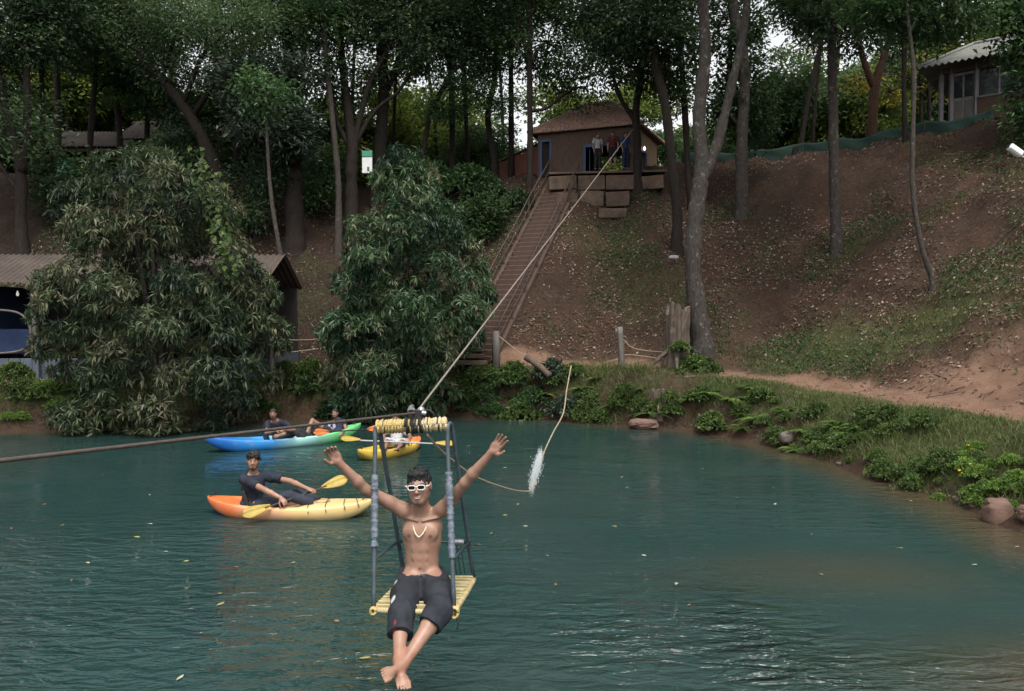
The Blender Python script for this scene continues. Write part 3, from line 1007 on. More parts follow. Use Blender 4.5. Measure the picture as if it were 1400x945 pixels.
far_kinds = []
for kind in range(3):
    V, Fq, T = generic_crown(kind, 300, 0.30, 0.13)
    far_kinds.append(np_mesh('far_crown', V, Fq, False, {'tint': T}))
trunk_mb = MB()
trunk_mb.tube(spline([(0, 0, -0.4, .22), (0.1, 0, 2, .17), (0.0, 0.1, 5, .13), (0.1, 0, 8, .07)], 12)[:, :3], np.linspace(.2, .06, 12), 7)
for a in range(5):
    an = a * 1.3
    trunk_mb.tube([(0, 0, 4 + a * .5), (math.cos(an) * .9, math.sin(an) * .9, 5.2 + a * .5), (math.cos(an) * 1.7, math.sin(an) * 1.7, 6 + a * .5)], [.07, .05, .02], 5)
far_trunk = trunk_mb.mesh('far_trunk', True)
far_trunk.materials.append(MATS['bark_dark'])


def far_tree(name, label, cat, group, x, y, crown_me, mat, h, s, lift=None, trunk=True):
    z = hz(x, y) if abs(x) < 40 else 11.0
    root = empty(name, (x, y, z - 0.1), random.uniform(0, 6.28))
    if trunk:
        t = link('trunk', far_trunk, None, root, False)
        t.scale = (h / 8, h / 8, h / 8)
    c = bpy.data.objects.new('crown', crown_me)
    COL.objects.link(c); c.parent = root
    c.location = (0, 0, h * 0.82 if lift is None else lift)
    c.scale = (s, s, s * random.uniform(0.8, 1.05))
    if len(crown_me.materials) == 0: crown_me.materials.append(mat)
    c.material_slots[0].link = 'OBJECT'
    c.material_slots[0].material = mat
    tag(root, label, cat, group)
    return root


WOOD = 'woodland trees beyond the hilltop'
far_list = []
for i in range(44):
    y = rng.uniform(48, 76)
    u = -60 + 1520 * ((i * 5 % 44 + rng.uniform(0, 1)) / 44)
    if 690 < u < 748: continue
    x = (u - 700) / F_PX * y
    far_list.append((x, y))
for i, (x, y) in enumerate(far_list):
    mat = MATS[('foliage_sunny', 'foliage_pale', 'foliage_sunny', 'foliage_mid')[i % 4]]
    lab = {'foliage_sunny': 'yellow-green tree of the woodland glimpsed between the hilltop trunks', 'foliage_pale': 'pale green tree of the woodland glimpsed between the hilltop trunks',
           'foliage_mid': 'mid green tree of the woodland glimpsed between the hilltop trunks'}[mat.name]
    far_tree('woodland_tree', lab, 'tree', WOOD + ' (' + mat.name.split('_')[1] + ')', x, y, far_kinds[i % 3], mat, rng.uniform(5.5, 10.0), rng.uniform(0.9, 1.35))
for i in range(52):
    y = rng.uniform(42, 56)
    u = -40 + 1480 * ((i * 7 % 52 + rng.uniform(0, 1)) / 52)
    if 685 < u < 750: continue                            # a bright gap beside the red-brown wall
    if 690 < u < 930: y += 8
    x = (u - 700) / F_PX * y
    mat = MATS[('foliage_pale', 'foliage_sunny', 'foliage_mid')[i % 3]]
    lab = {'foliage_sunny': 'low yellow-green bush on the hilltop among the trunks', 'foliage_pale': 'low pale green bush on the hilltop among the trunks', 'foliage_mid': 'low mid green bush on the hilltop among the trunks'}[mat.name]
    far_tree('woodland_bush', lab, 'bush', 'undergrowth bushes on the hilltop (' + mat.name.split('_')[1] + ')', x, y, far_kinds[(i + 1) % 3], mat, 2.0, rng.uniform(0.55, 1.15), rng.uniform(0.9, 2.6), False)


for k, (u, y, h_, s_) in enumerate(((1058, 50, 6.6, 1.15), (1096, 46, 6.0, 1.05), (1128, 52, 8.0, 1.2), (1160, 47, 6.4, 1.1), (1205, 50, 7.4, 1.15), (1325, 46, 9.6, 1.2), (1372, 48, 10.5, 1.25), (770, 52, 7.5, 1.2), (548, 47, 6.5, 1.15), (575, 52, 8.5, 1.2), (140, 50, 8.5, 1.15), (1145, 44, 5.0, 0.9))):
    mat = MATS['foliage_pale'] if k < 5 else MATS['foliage_sunny']
    far_tree('woodland_tree', ('pale green rounded tree behind the green netting between the mossy and forked trunks', 'yellow-green tree rising just behind the hilltop trunks and roofs')[k >= 5], 'tree',
             ('pale trees behind the green netting', 'yellow-green trees behind the house roofs')[k >= 5], (u - 700) / F_PX * y, y, far_kinds[k % 3], mat, h_, s_)


# ------------------------------------------------------------------ the two drooping-leaf bushes at the water's edge
def whorls(C, O, k, L, W, tint, droop=0.55):
    n = len(C)
    idx = np.repeat(np.arange(n), k)
    R = unit(rng.normal(size=(n * k, 3)))
    R = unit(R - O[idx] * np.sum(R * O[idx], 1, keepdims=True))
    A = unit(R * 0.95 + O[idx] * rng.uniform(0.1, 0.8, (n * k, 1)) + np.array((0, 0, -droop)) * rng.uniform(0.4, 1.4, (n * k, 1)))
    roll = np.array((0, 0, 1.0)) + rng.normal(size=(n * k, 3)) * 0.25
    return leaf_quads(C[idx] + rng.normal(size=(n * k, 3)) * 0.02, A, L * rng.uniform(0.65, 1.25, n * k), W * rng.uniform(0.75, 1.2, n * k), tint[idx] + rng.normal(size=n * k) * 0.09, roll)


def droop_bush(name, label, d, prof, mat, seed, nwh, tb):
    """prof: rows (v, u_left, u_right) of the outline"""
    prof = np.array(prof, float)
    k = pxm(d)
    zs = np.array([at(700, v, d)[2] for v in prof[:, 0]])
    cxs = (prof[:, 1] + prof[:, 2]) / 2
    hw = (prof[:, 2] - prof[:, 1]) / 2 * k
    order = np.argsort(zs)
    zs, cxs, hw = zs[order], cxs[order], hw[order]
    xs = (cxs - 700) * k
    foot_x = np.interp(zs[0] + 0.3, zs, xs)
    foot = np.array((foot_x, d, max(0.05, hz(foot_x, d))))
    root = empty(name, foot)
    mb = MB()
    for s in range(6):
        a = s * 1.05
        tz = rng.uniform(0.55, 0.95)
        zt = zs[0] + (zs[-1] - zs[0]) * tz
        xt = np.interp(zt, zs, xs); rt = np.interp(zt, zs, hw) * 0.5
        mb.tube(spline([foot + (0, 0, -0.4), foot + np.array((math.cos(a) * .3, math.sin(a) * .2, (zt - foot[2]) * .4)), (xt + math.cos(a) * rt, d + math.sin(a) * rt, zt)], 10),
                np.linspace(0.11, 0.03, 10), 7)
    mb.build('trunk', MATS['bark_pale'], root, True)
    parts = []
    H = zs[-1] - zs[0]
    # leafy branch ends: lumps of very different size set in and out on the outline, dark gaps between them
    n_l = int(nwh / 19)
    zz = rng.uniform(zs[0], zs[-1], n_l * 4)
    keep = rng.random(n_l * 4) < np.interp(zz, zs, hw) / hw.max()
    zz = zz[keep][:n_l]
    n_l = len(zz)
    th = rng.uniform(0, 2 * math.pi, n_l)
    rr = np.interp(zz, zs, hw)
    lr = rng.uniform(0.22, 0.85, n_l) ** 1.15
    dirs = np.stack([np.cos(th), np.sin(th), np.zeros(n_l)], 1)
    base = np.stack([np.interp(zz, zs, xs), np.full(n_l, d), zz], 1)
    LC = base + dirs * np.maximum(rr * rng.uniform(0.66, 1.09, n_l) - lr * 0.6, 0.05)[:, None]
    ltint = 0.26 * rng.normal(size=n_l) + 0.22 * vnoise(LC * 0.45 + seed, seed + 3)
    for i in range(n_l):
        nw = int(5 + 62 * lr[i] ** 1.7)
        o = unit(rng.normal(size=(nw, 3)) + dirs[i] * 0.8 + np.array((0, 0, 0.45)))
        C = LC[i] + o * (lr[i] * rng.uniform(0.55, 1.05, nw))[:, None] * np.array((1.15, 1.15, 0.8))
        C[:, 2] -= 0.25 * lr[i]
        C[:, 2] = np.maximum(C[:, 2], 0.12)
        tint = tb + ltint[i] + rng.normal(size=nw) * 0.13
        parts.append(whorls(C, o, 10, 0.265, 0.060, tint))
    # sparse inner leaves
    n = int(nwh * 0.16)
    zz = rng.uniform(zs[0], zs[-1], n)
    th = rng.uniform(0, 2 * math.pi, n)
    dirs2 = np.stack([np.cos(th), np.sin(th), np.zeros(n)], 1)
    C = np.stack([np.interp(zz, zs, xs), np.full(n, d), zz], 1) + dirs2 * (np.interp(zz, zs, hw) * rng.uniform(0.25, 0.75, n))[:, None]
    C[:, 2] = np.maximum(C[:, 2], 0.12)
    parts.append(whorls(C, unit(dirs2 + (0, 0, 0.3)), 10, 0.30, 0.06, tb + rng.normal(size=n) * 0.15))
    V, Fq, T = join_quads(parts)
    V[:, 2] = np.maximum(V[:, 2], 0.015 + 0.02 * rng.random(len(V)))
    link('crown', np_mesh('crown', V, Fq, False, {'tint': T}), mat, root)
    tag(root, label, 'bush')
    return root


olive_bush = droop_bush('drooping_bush', 'broad rounded bush of drooping olive and pinkish-brown leaves in front of the blue hut', 22.9,
           [(205, 190, 225), (225, 150, 268), (255, 118, 300), (300, 100, 325), (350, 88, 345), (400, 82, 362), (450, 74, 380), (490, 82, 376), (525, 100, 350), (560, 108, 330), (586, 130, 300)],
           MATS['mango_olive'], 3, 3600, 0.50)
green_bush = droop_bush('drooping_bush', 'tall rounded bush of drooping fresh green leaves beside the stairway foot', 24.6,
           [(212, 545, 565), (235, 528, 602), (262, 508, 620), (300, 484, 638), (350, 455, 660), (400, 448, 672), (440, 446, 655), (480, 448, 640), (520, 448, 622), (550, 458, 600), (578, 480, 575)],
           MATS['mango_green'], 9, 3300, 0.58)
# climbing vine with bright heart leaves on the olive bush
P = np.array([at(u, v, 21.1 + 0.25 * math.sin(v * .05)) for u, v in ((268, 212), (282, 235), (290, 262), (296, 290), (302, 315), (310, 345), (312, 375))])
Q = spline(P, 40)
mb = MB(); mb.tube(Q, 0.012, 5)
vine = empty('climbing_vine', Q[-1])
mb.build('stem', MATS['bark_pale'], vine)
C = np.repeat(Q, 5, 0) + rng.normal(size=(200, 3)) * np.array((0.16, 0.10, 0.12))
V, Fq, T = leaf_quads(C, unit(rng.normal(size=(200, 3)) * 0.5 + np.array((0, -0.5, -0.9))), rng.uniform(0.14, 0.22, 200), rng.uniform(0.12, 0.17, 200), rng.uniform(0.2, 0.8, 200), np.array((0, -1.0, 0.3)) + rng.normal(size=(200, 3)) * 0.3)
link('foliage', np_mesh('foliage', V, Fq, False, {'tint': T}), MATS['bank_green'], vine)
tag(vine, 'climbing vine with bright green heart-shaped leaves trailing down the olive bush', 'vine')
# ================================================================== buildings, stairs, fences
plain('brick_wall', (0.10, 0.060, 0.042), (0.06, 0.036, 0.027), 5, 0.9, bump=0.3)  # tone darkened to carry tree shade on the tiled house front
plain('plaster_light', (0.40, 0.27, 0.17), (0.30, 0.19, 0.12), 4, 0.9, bump=0.15)
plain('red_wall', (0.15, 0.050, 0.036), (0.10, 0.034, 0.026), 3, 0.85, bump=0.2)
plain('clay_tile', (0.50, 0.33, 0.26), (0.30, 0.18, 0.14), 3.5, 0.85, bump=0.3)
plain('ridge_tile', (0.44, 0.31, 0.25), (0.30, 0.19, 0.15), 4, 0.85, bump=0.3)
plain('blue_paint', (0.020, 0.058, 0.16), (0.013, 0.04, 0.115), 8, 0.55, bump=0.1)
plain('blue_grey_paint', (0.095, 0.12, 0.155), (0.060, 0.078, 0.105), 4, 0.8, bump=0.25)
plain('navy_cloth', (0.045, 0.075, 0.17), (0.03, 0.055, 0.13), 3, 0.8, bump=0.2)
plain('dark_inside', (0.020, 0.016, 0.014), (0.012, 0.010, 0.009), 3, 0.95)  # near-black tone standing in for shade indoors
plain('sheet_roof', (0.085, 0.064, 0.052), (0.040, 0.031, 0.026), 1.2, 0.8, bump=0.3, bscale=8)
plain('asbestos_roof', (0.23, 0.235, 0.225), (0.12, 0.12, 0.105), 1.6, 0.85, bump=0.25, bscale=9)
plain('old_wood', (0.12, 0.085, 0.062), (0.06, 0.042, 0.032), 6, 0.85, bump=0.35, stretch=(1, 1, 0.15))
plain('grey_wood', (0.15, 0.135, 0.125), (0.075, 0.066, 0.060), 6, 0.8, bump=0.3, stretch=(1, 1, 0.15))
plain('mauve_paint', (0.22, 0.20, 0.215), (0.15, 0.135, 0.15), 5, 0.7, bump=0.2)
plain('concrete_slab', (0.14, 0.094, 0.066), (0.055, 0.037, 0.028), 2.2, 0.92, bump=0.35)
plain('stair_block', (0.098, 0.060, 0.044), (0.052, 0.033, 0.026), 3.0, 0.93, bump=0.4)
plain('rusty_rail', (0.085, 0.055, 0.042), (0.045, 0.030, 0.026), 9, 0.8, bump=0.2)
plain('shade_net', (0.014, 0.045, 0.034), (0.009, 0.030, 0.024), 3, 0.85, bump=0.4)
plain('rope_tan', (0.36, 0.29, 0.20), (0.22, 0.17, 0.11), 30, 0.85, bump=0.4)
plain('rope_dark', (0.085, 0.060, 0.050), (0.055, 0.040, 0.034), 20, 0.7, bump=0.3)
plain('white_plastic', (0.75, 0.76, 0.76), (0.66, 0.67, 0.67), 6, 0.4)
plain('green_print', (0.05, 0.30, 0.17), (0.04, 0.22, 0.13), 8, 0.5)
plain('teal_paint', (0.03, 0.20, 0.13), (0.02, 0.14, 0.10), 6, 0.5)
plain('red_rock', (0.19, 0.115, 0.088), (0.095, 0.056, 0.045), 4, 0.9, bump=0.5)
plain('grey_rock', (0.15, 0.125, 0.105), (0.075, 0.06, 0.05), 4, 0.9, bump=0.5)
plain('pale_stone', (0.42, 0.42, 0.41), (0.28, 0.28, 0.27), 6, 0.8, bump=0.4)
plain('stump_wood', (0.15, 0.115, 0.085), (0.045, 0.033, 0.026), 6, 0.9, bump=0.7, stretch=(1, 1, 0.2), dist=0.05)
m, nt, b = new_mat('window_glass')
b.inputs['Base Color'].default_value = (0.02, 0.024, 0.028, 1); b.inputs['Roughness'].default_value = 0.06
m, nt, b = new_mat('lit_bulb')
b.inputs['Emission Color'].default_value = (1, 0.96, 0.88, 1); b.inputs['Emission Strength'].default_value = 2.5
m, nt, b = new_mat('dim_bulb')
b.inputs['Base Color'].default_value = (0.8, 0.8, 0.78, 1); b.inputs['Emission Color'].default_value = (1, 0.97, 0.9, 1); b.inputs['Emission Strength'].default_value = 0.25


def corrugated(A, B, C, D, pitch=0.17, amp=0.03, thick=0.012):
    """corrugated sheet over the quad A-B (eave), D-C (ridge); ribs run from eave to ridge"""
    A, B, C, D = (np.array(p, float) for p in (A, B, C, D))
    L = np.linalg.norm(B - A)
    n = int(L / pitch * 6) + 1
    nrm = unit(np.cross(B - A, D - A))
    V = []
    for lay in (0, 1):
        for i in range(n + 1):
            t = i / n
            o = nrm * (amp * math.cos(t * L / pitch * 2 * math.pi) - lay * thick)
            for s in (0, 0.5, 1):
                V.append((A * (1 - t) + B * t) * (1 - s) + (D * (1 - t) + C * t) * s + o)
    Fc = []
    m_ = (n + 1) * 3
    for i in range(n):
        for s in (0, 1):
            a = i * 3 + s
            Fc.append((a, a + 3, a + 4, a + 1))
            Fc.append((m_ + a, m_ + a + 1, m_ + a + 4, m_ + a + 3))
        for s in (0, 2):
            a = i * 3 + s
            Fc.append((a, a + 3, m_ + a + 3, m_ + a)[:: (-1 if s == 0 else 1)])
    for i in (0, n):
        for s in (0, 1):
            a = i * 3 + s
            Fc.append((a, a + 1, m_ + a + 1, m_ + a))
    return np.array(V), Fc


def wall_panel(mb, a, b, z0, z1, t=0.18):
    a, b = np.array(a, float), np.array(b, float)
    mb.beam((a[0], a[1], (z0 + z1) / 2), (b[0], b[1], (z0 + z1) / 2), t, z1 - z0)


def lerp2(a, b, t):
    return np.array(a, float) * (1 - t) + np.array(b, float) * t


# ------------------------------------------------------------------ tiled house at the stair head
FL = 9.92
hA, hB, hC, hD = np.array((1.25, 36.6)), np.array((5.5, 35.0)), np.array((7.1, 38.4)), np.array((2.85, 40.0))
WT = FL + 2.12
house = empty('tiled_house', ((hA + hC)[0] / 2, (hA + hC)[1] / 2, FL))


def wall_with_hole(name, a, b, holes, mat, z0=FL - 0.3, z1=WT):
    """a wall from a to b with rectangular openings (t0, t1, z0, z1)"""
    mb = MB()
    t = 0.0
    for (t0, t1, q0, q1) in sorted(holes):
        if t0 > t: wall_panel(mb, lerp2(a, b, t), lerp2(a, b, t0), z0, z1)
        if q0 > z0: wall_panel(mb, lerp2(a, b, t0), lerp2(a, b, t1), z0, q0)
        if q1 < z1: wall_panel(mb, lerp2(a, b, t0), lerp2(a, b, t1), q1, z1)
        t = t1
    if t < 1: wall_panel(mb, lerp2(a, b, t), lerp2(a, b, 1), z0, z1)
    return mb.build(name, mat, house)


wall_with_hole('front_wall', hA, hB, [(0.035, 0.14, FL, FL + 1.75), (0.50, 0.93, FL + 0.05, FL + 1.35)], MATS['brick_wall'])
side_wall = wall_with_hole('side_wall', hB + (0.1, 0.12), hC, [(0.10, 0.42, FL + 0.25, FL + 1.15)], MATS['plaster_light'])
wall_with_hole('back_wall', hC, hD, [(0.3, 0.6, FL + 0.7, FL + 1.6)], MATS['brick_wall'])
wall_with_hole('end_wall', hD, hA + (0.06, 0.15), [], MATS['brick_wall'])
mb = MB(); mb.add([(*hA, FL), (*hB, FL), (*hC, FL), (*hD, FL)], [(0, 1, 2, 3)])
mb.build('floor', MATS['stair_block'], house)


def frame_in(a, b, t0, t1, z0, z1, w=0.1, mat='blue_paint', name='window_frame', parent=house, off=0.12):
    mb = MB()
    nrm = np.array((b[1] - a[1], -(b[0] - a[0]))); nrm = nrm / np.linalg.norm(nrm) * off
    p0, p1 = lerp2(a, b, t0) + nrm, lerp2(a, b, t1) + nrm
    mb.beam((*p0, z0), (*p0, z1), w, w)
    mb.beam((*p1, z0), (*p1, z1), w, w)
    e = (p1 - p0) / np.linalg.norm(p1 - p0) * (w / 2 + 0.002)
    mb.beam((*(p0 + e), z1 - w / 2), (*(p1 - e), z1 - w / 2), w * 0.98, w)
    if z0 > FL + 0.15:
        mb.beam((*(p0 + e), z0 + w / 2), (*(p1 - e), z0 + w / 2), w * 0.98, w)
    return mb.build(name, MATS[mat], parent)


frame_in(hA, hB, 0.035, 0.14, FL, FL + 1.75, name='door_frame')
frame_in(hA, hB, 0.50, 0.93, FL + 0.05, FL + 1.35, 0.12)
frame_in(hB, hC, 0.10, 0.42, FL + 0.25, FL + 1.15, 0.12)
p = lerp2(hA, hB, 0.085)
MB().box((*p, FL + 0.85), (0.36, 0.03, 1.6), None).build('door', MATS['dark_inside'], house)  # no door leaf: dark sheet painting the unlit interior
mb = MB()
for t in (0.55, 0.6, 0.65):
    q = lerp2(hA, hB, t); mb.beam((*q, FL + 0.1), (*q, FL + 1.3), 0.025, 0.025)
mb.build('window_bars', MATS['blue_paint'], house)
# hipped tile roof: courses of overlapping tiles
ctr = (hA + hB + hC + hD) / 4
EZ = WT - 0.05
def grow(p, k): return ctr + (p - ctr) * k
ex = [np.array((*grow(p, 1.17), EZ - 0.04)) for p in (hA, hB, hC, hD)]
rdg = (hC + hB - hA - hD) / 2 * 0.16
r0 = np.array((*(ctr - rdg), EZ + 1.62)); r1 = np.array((*(ctr + rdg), EZ + 1.62))
mb = MB()
mb.add(ex + [r0, r1], [(0, 1, 5, 4), (1, 2, 5), (2, 3, 4, 5), (3, 0, 4), (3, 2, 1, 0)])
roof = mb.build('roof', MATS['old_wood'], house)
tiles = MB()
for (e0, e1, t0_, t1_) in ((ex[0], ex[1], r0, r1), (ex[1], ex[2], r1, r1), (ex[2], ex[3], r1, r0), (ex[3], ex[0], r0, r0)):
    nrm = unit(np.cross(e1 - e0, t0_ - e0))
    rows = 13
    for i in range(rows):
        s0, s1 = i / rows, min(1, (i + 1.25) / rows)
        a0, b0 = e0 * (1 - s0) + t0_ * s0, e1 * (1 - s0) + t1_ * s0
        a1, b1 = e0 * (1 - s1) + t0_ * s1, e1 * (1 - s1) + t1_ * s1
        n = max(1, int(np.linalg.norm(b0 - a0) / 0.21))
        for k in range(n):
            u0, u1 = k / n, (k + 0.96) / n
            j = rng.normal() * 0.006
            um = (u0 + u1) / 2
            lo, hi = nrm * (0.07 + j), nrm * (0.015 + j)
            q = [a0 * (1 - u0) + b0 * u0 + lo, a0 * (1 - um) + b0 * um + lo + nrm * 0.035, a0 * (1 - u1) + b0 * u1 + lo,
                 a1 * (1 - u1) + b1 * u1 + hi, a1 * (1 - um) + b1 * um + hi + nrm * 0.035, a1 * (1 - u0) + b1 * u0 + hi]
            q += [q[0] - nrm * 0.05, q[2] - nrm * 0.05]
            tiles.add(q, [(0, 1, 4, 5), (1, 2, 3, 4), (0, 6, 7, 2, 1)])
t_o = tiles.build('roof_tiles', MATS['clay_tile'], house); t_o['kind'] = 'stuff'
for a, b_ in ((ex[0], r0), (ex[1], r1), (ex[2], r1), (ex[3], r0), (r0, r1)):
    n = max(2, int(np.linalg.norm(b_ - a) / 0.33))
    for k in range(n):
        p, q = a + (b_ - a) * (k / n), a + (b_ - a) * ((k + 1.15) / n if k < n - 1 else 1)
        MB().tube([p + (0, 0, 0.07), q + (0, 0, 0.045)], [0.115, 0.095], 8).build('ridge_tile', MATS['ridge_tile'], house)
tag(house, 'brown brick house with hipped clay tile roof and blue window frames at the stair head', 'house')
# bulb on the side wall
p = lerp2(hB, hC, 0.30)
bl = empty('wall_lamp', (*p, FL + 1.28))
pp = np.array((p[0] + 0.14, p[1] - 0.3, FL + 1.18))
mb = MB(); mb.tube([(*p, FL + 1.33), pp + (0, 0, 0.13)], 0.015, 6); mb.build('bracket', MATS['rusty_rail'], bl)
mb = MB(); mb.tube(spline([(*(pp + (0, 0, .12)), .02), (*(pp + (0, 0, .06)), .06), (*pp, .085), (*(pp - (0, 0, .07)), .05)], 9)[:, :3], [.02, .025, .035, .045, .05, .05, .045, .03, .01], 12)
mb.build('bulb', MATS['lit_bulb'], bl, True)
tag(bl, 'small glowing bulb on the light side wall of the tiled house', 'lamp')

# retaining slabs under the house ledge
ret = empty('retaining_wall', (4.9, 33.5, 8))
rows = [(752, 908, 241, 261), (760, 860, 263, 283), (818, 858, 288, 301)]
for i, (u0, u1, v0, v1) in enumerate(rows):
    dd = 34.2 - 0.55 * i
    n = (4, 3, 1)[i]
    for k in range(n):
        ua, ub = u0 + (u1 - u0) * k / n + 1, u0 + (u1 - u0) * (k + 1) / n - 1
        a, b2 = at(ua, (v0 + v1) / 2, dd - 0.2 * ((ua - u0) / 150)), at(ub, (v0 + v1) / 2 - 1.5, dd - 0.2 * ((ub - u0) / 150))
        h = (v1 - v0) * pxm(dd)
        MB().beam(a + (0, 0.6, 0) + rng.normal(size=3) * 0.03, b2 + (0, 0.6, 0) + rng.normal(size=3) * 0.04, 1.5, h * rng.uniform(0.85, 1.04), bevel=0.03).build('slab', MATS['concrete_slab'], ret)
MB().beam(at(750, 240, 34.75), at(908, 236.5, 34.55), 1.1, 0.09).build('coping', MATS['concrete_slab'], ret)
tag(ret, 'stepped retaining wall of weathered concrete slabs below the tiled house', 'wall', kind='thing')

# red-brown wall beside the house
rw = empty('garden_wall', at(712, 240, 38.2))
a, b2 = at(684, 240, 39.4)[:2], at(738, 240, 37.4)[:2]
for k in range(5):
    p, q = lerp2(a, b2, k / 5), lerp2(a, b2, (k + 0.97) / 5)
    mb = MB(); wall_panel(mb, p, q, 9.4, 9.9 + 1.35 + 0.09 * k, 0.12); mb.build('panel', MATS['red_wall'], rw)
MB().beam((*a, 11.3), (*b2, 11.75), 0.22, 0.06).build('coping', MATS['sheet_roof'], rw)
tag(rw, 'plain red-brown panel wall joining the tiled house beside the bright gap', 'wall', kind='thing')

# ------------------------------------------------------------------ stairway up the slope
s0, s1 = STAIR[0].copy(), STAIR[1].copy()
stairs = empty('stairway', s0)
nst = 40
dirh = unit((s1 - s0)[:2]); side = np.array((dirh[1], -dirh[0]))
step_me = None
run = np.linalg.norm((s1 - s0)[:2]) / nst; rise = (s1[2] - s0[2]) / nst
for k in range(nst):
    c = s0[:2] + dirh * run * (k + 0.5); z = s0[2] + rise * (k + 1)
    R = np.array([[side[0], dirh[0], 0], [side[1], dirh[1], 0], [0, 0, 1]])
    if step_me is None or k % 5 == 0:
        mb = MB(); mb.box((0, 0, -0.14), (1.34 + rng.normal() * 0.03, run * 1.35, 0.28), R, 0.022)
        step_me = mb.mesh('step'); step_me.materials.append(MATS['stair_block'])
    o = link('step', step_me, None, stairs, False)
    o.location = Vector((c[0] + rng.normal() * .012, c[1], z + rng.normal() * 0.008)) - stairs.location
for sg in (-1, 1):
    off = side * sg * 0.76
    a = np.array((*(s0[:2] + off), s0[2] - 0.08)); b2 = np.array((*(s1[:2] + off), s1[2] - 0.12))
    MB().beam(a, b2, 0.16, 0.34).build('side_kerb', MATS['stair_block'], stairs)
tag(stairs, 'long straight earthen-coloured stairway climbing the slope to the tiled house', 'stairs')
for sg, lab in ((-1, 'rusty handrail along the stairway side facing the green bush'), (1, 'rusty handrail along the stairway side facing the open slope')):
    off = side * sg * 0.78
    hr = empty('handrail', (*(s0[:2] + off), s0[2]))
    a = np.array((*(s0[:2] + off), s0[2])); b2 = np.array((*(s1[:2] + off), s1[2]))
    for lev in (0.95, 0.5):
        P = [a + (b2 - a) * t + (0, 0, lev + 0.03 * math.sin(t * 19)) for t in np.linspace(0.04 if sg < 0 else 0.02, 1.0 if sg < 0 else 0.93, 14)]
        MB().tube(P, 0.026 if lev > 0.6 else 0.018, 7).build('rail', MATS['rusty_rail'], hr, True)
    for t in np.linspace(0.04, 0.98 if sg < 0 else 0.92, 8):
        p = a + (b2 - a) * t
        MB().tube([p - (0, 0, 0.3), p + (0, 0, 0.97)], 0.032, 7).build('post', MATS['rusty_rail'], hr)
    tag(hr, lab, 'handrail')
# landing planks at the foot
land = empty('landing_steps', at(632, 495, 26.2))
for k in range(4):
    p = at(636 - k * 3, 496 - k * 9, 26.0 + k * 0.45)
    MB().box(p, (1.5, 0.5, 0.14), None, 0.02).build('step', MATS['concrete_slab'], land)
tag(land, 'four broad pale landing steps half hidden by the green bush', 'steps')
gp = at(678, 495, 25.9)
gpo = MB().tube([gp + (0, 0, -0.8), gp + (0.01, 0, 0.5), gp + (0, 0, 1.05)], [0.15, 0.14, 0.12], 9).build('gate_post', MATS['grey_wood'], None, True)
tag(gpo, 'short weathered grey post at the foot of the stairway', 'post')

# ------------------------------------------------------------------ veranda house on the hilltop at the side
FZ = 11.35
vA, vB = np.array((18.0, 32.6)), np.array((21.6, 29.6))
vdir = unit(vB - vA); vin = np.array((-vdir[1], vdir[0]))
vin = vin if vin[1] > 0 else -vin
vh = empty('veranda_house', (*(vA + vdir * 2), FZ))
VE = FZ + 2.35
mb = MB(); mb.beam((*(vA + vdir * 2.3 + vin * 2.2), FZ - 1.2), (*(vA + vdir * 2.3 + vin * 2.2), FZ - 0.02), 4.0, 5.2, up=(*vdir, 0))
mb.build('plinth', MATS['concrete_slab'], vh)
def vp(t, n, z): return np.array((*(vA + vdir * t + vin * n), z))
for t in (0.05, 0.42, 1.32):
    MB().beam(vp(t, 0, FZ), vp(t, 0, VE), 0.14, 0.14).build('post', MATS['mauve_paint'], vh)
d_o = MB().beam(vp(0.87, 0.03, FZ), vp(0.87, 0.03, FZ + 1.05), 0.05, 0.72, up=(*vdir, 0)).build('door', MATS['mauve_paint'], vh)
for t in (0.70, 1.04):
    MB().beam(vp(t, -0.02, FZ + 0.12), vp(t, -0.02, FZ + 0.92), 0.03, 0.24, up=(*vdir, 0), bevel=0.01).build('panel', MATS['grey_wood'], d_o)
MB().beam(vp(0.87, 0.04, FZ + 1.05), vp(0.87, 0.04, FZ + 1.95), 0.02, 0.74, up=(*vdir, 0)).build('pane', MATS['window_glass'], d_o)
MB().beam(vp(0.87, 0.0, FZ + 1.05), vp(0.87, 0.0, FZ + 1.95), 0.05, 0.06, up=(*vdir, 0)).build('mullion', MATS['mauve_paint'], d_o)
MB().beam(vp(0.5, 0.0, FZ + 2.0), vp(1.25, 0.0, FZ + 2.0), 0.12, 0.12).build('lintel', MATS['mauve_paint'], vh)
MB().beam(vp(1.4, 0, FZ + 0.45), vp(4.8, 0, FZ + 0.45), 0.16, 0.9).build('parapet', MATS['brick_wall'], vh)
MB().beam(vp(1.4, 0, FZ + 0.94), vp(4.8, 0, FZ + 0.94), 0.22, 0.07).build('sill', MATS['mauve_paint'], vh)
for k, (t0, t1) in enumerate(((1.42, 2.1), (2.14, 2.8), (2.84, 3.5), (3.54, 4.4))):
    w_o = MB().beam(vp(t0, 0.02, FZ + 1.5), vp(t1, 0.02, FZ + 1.5), 0.02, 1.0).build('window', MATS['window_glass'], vh)
    MB().beam(vp(t1 + 0.02, 0, FZ + 0.98), vp(t1 + 0.02, 0, FZ + 2.05), 0.07, 0.07).build('frame', MATS['mauve_paint'], w_o)
MB().beam(vp(-0.1, 0, VE - 0.12), vp(4.9, 0, VE - 0.12), 0.14, 0.24).build('beam', MATS['old_wood'], vh)
MB().beam(vp(0, 3.6, FZ + 1.15), vp(4.8, 3.6, FZ + 1.15), 0.15, 2.3).build('back_wall', MATS['brick_wall'], vh)
MB().beam(vp(-0.02, 2.4, FZ + 1.15), vp(-0.02, 3.55, FZ + 1.15), 0.15, 2.3).build('end_wall', MATS['brick_wall'], vh)
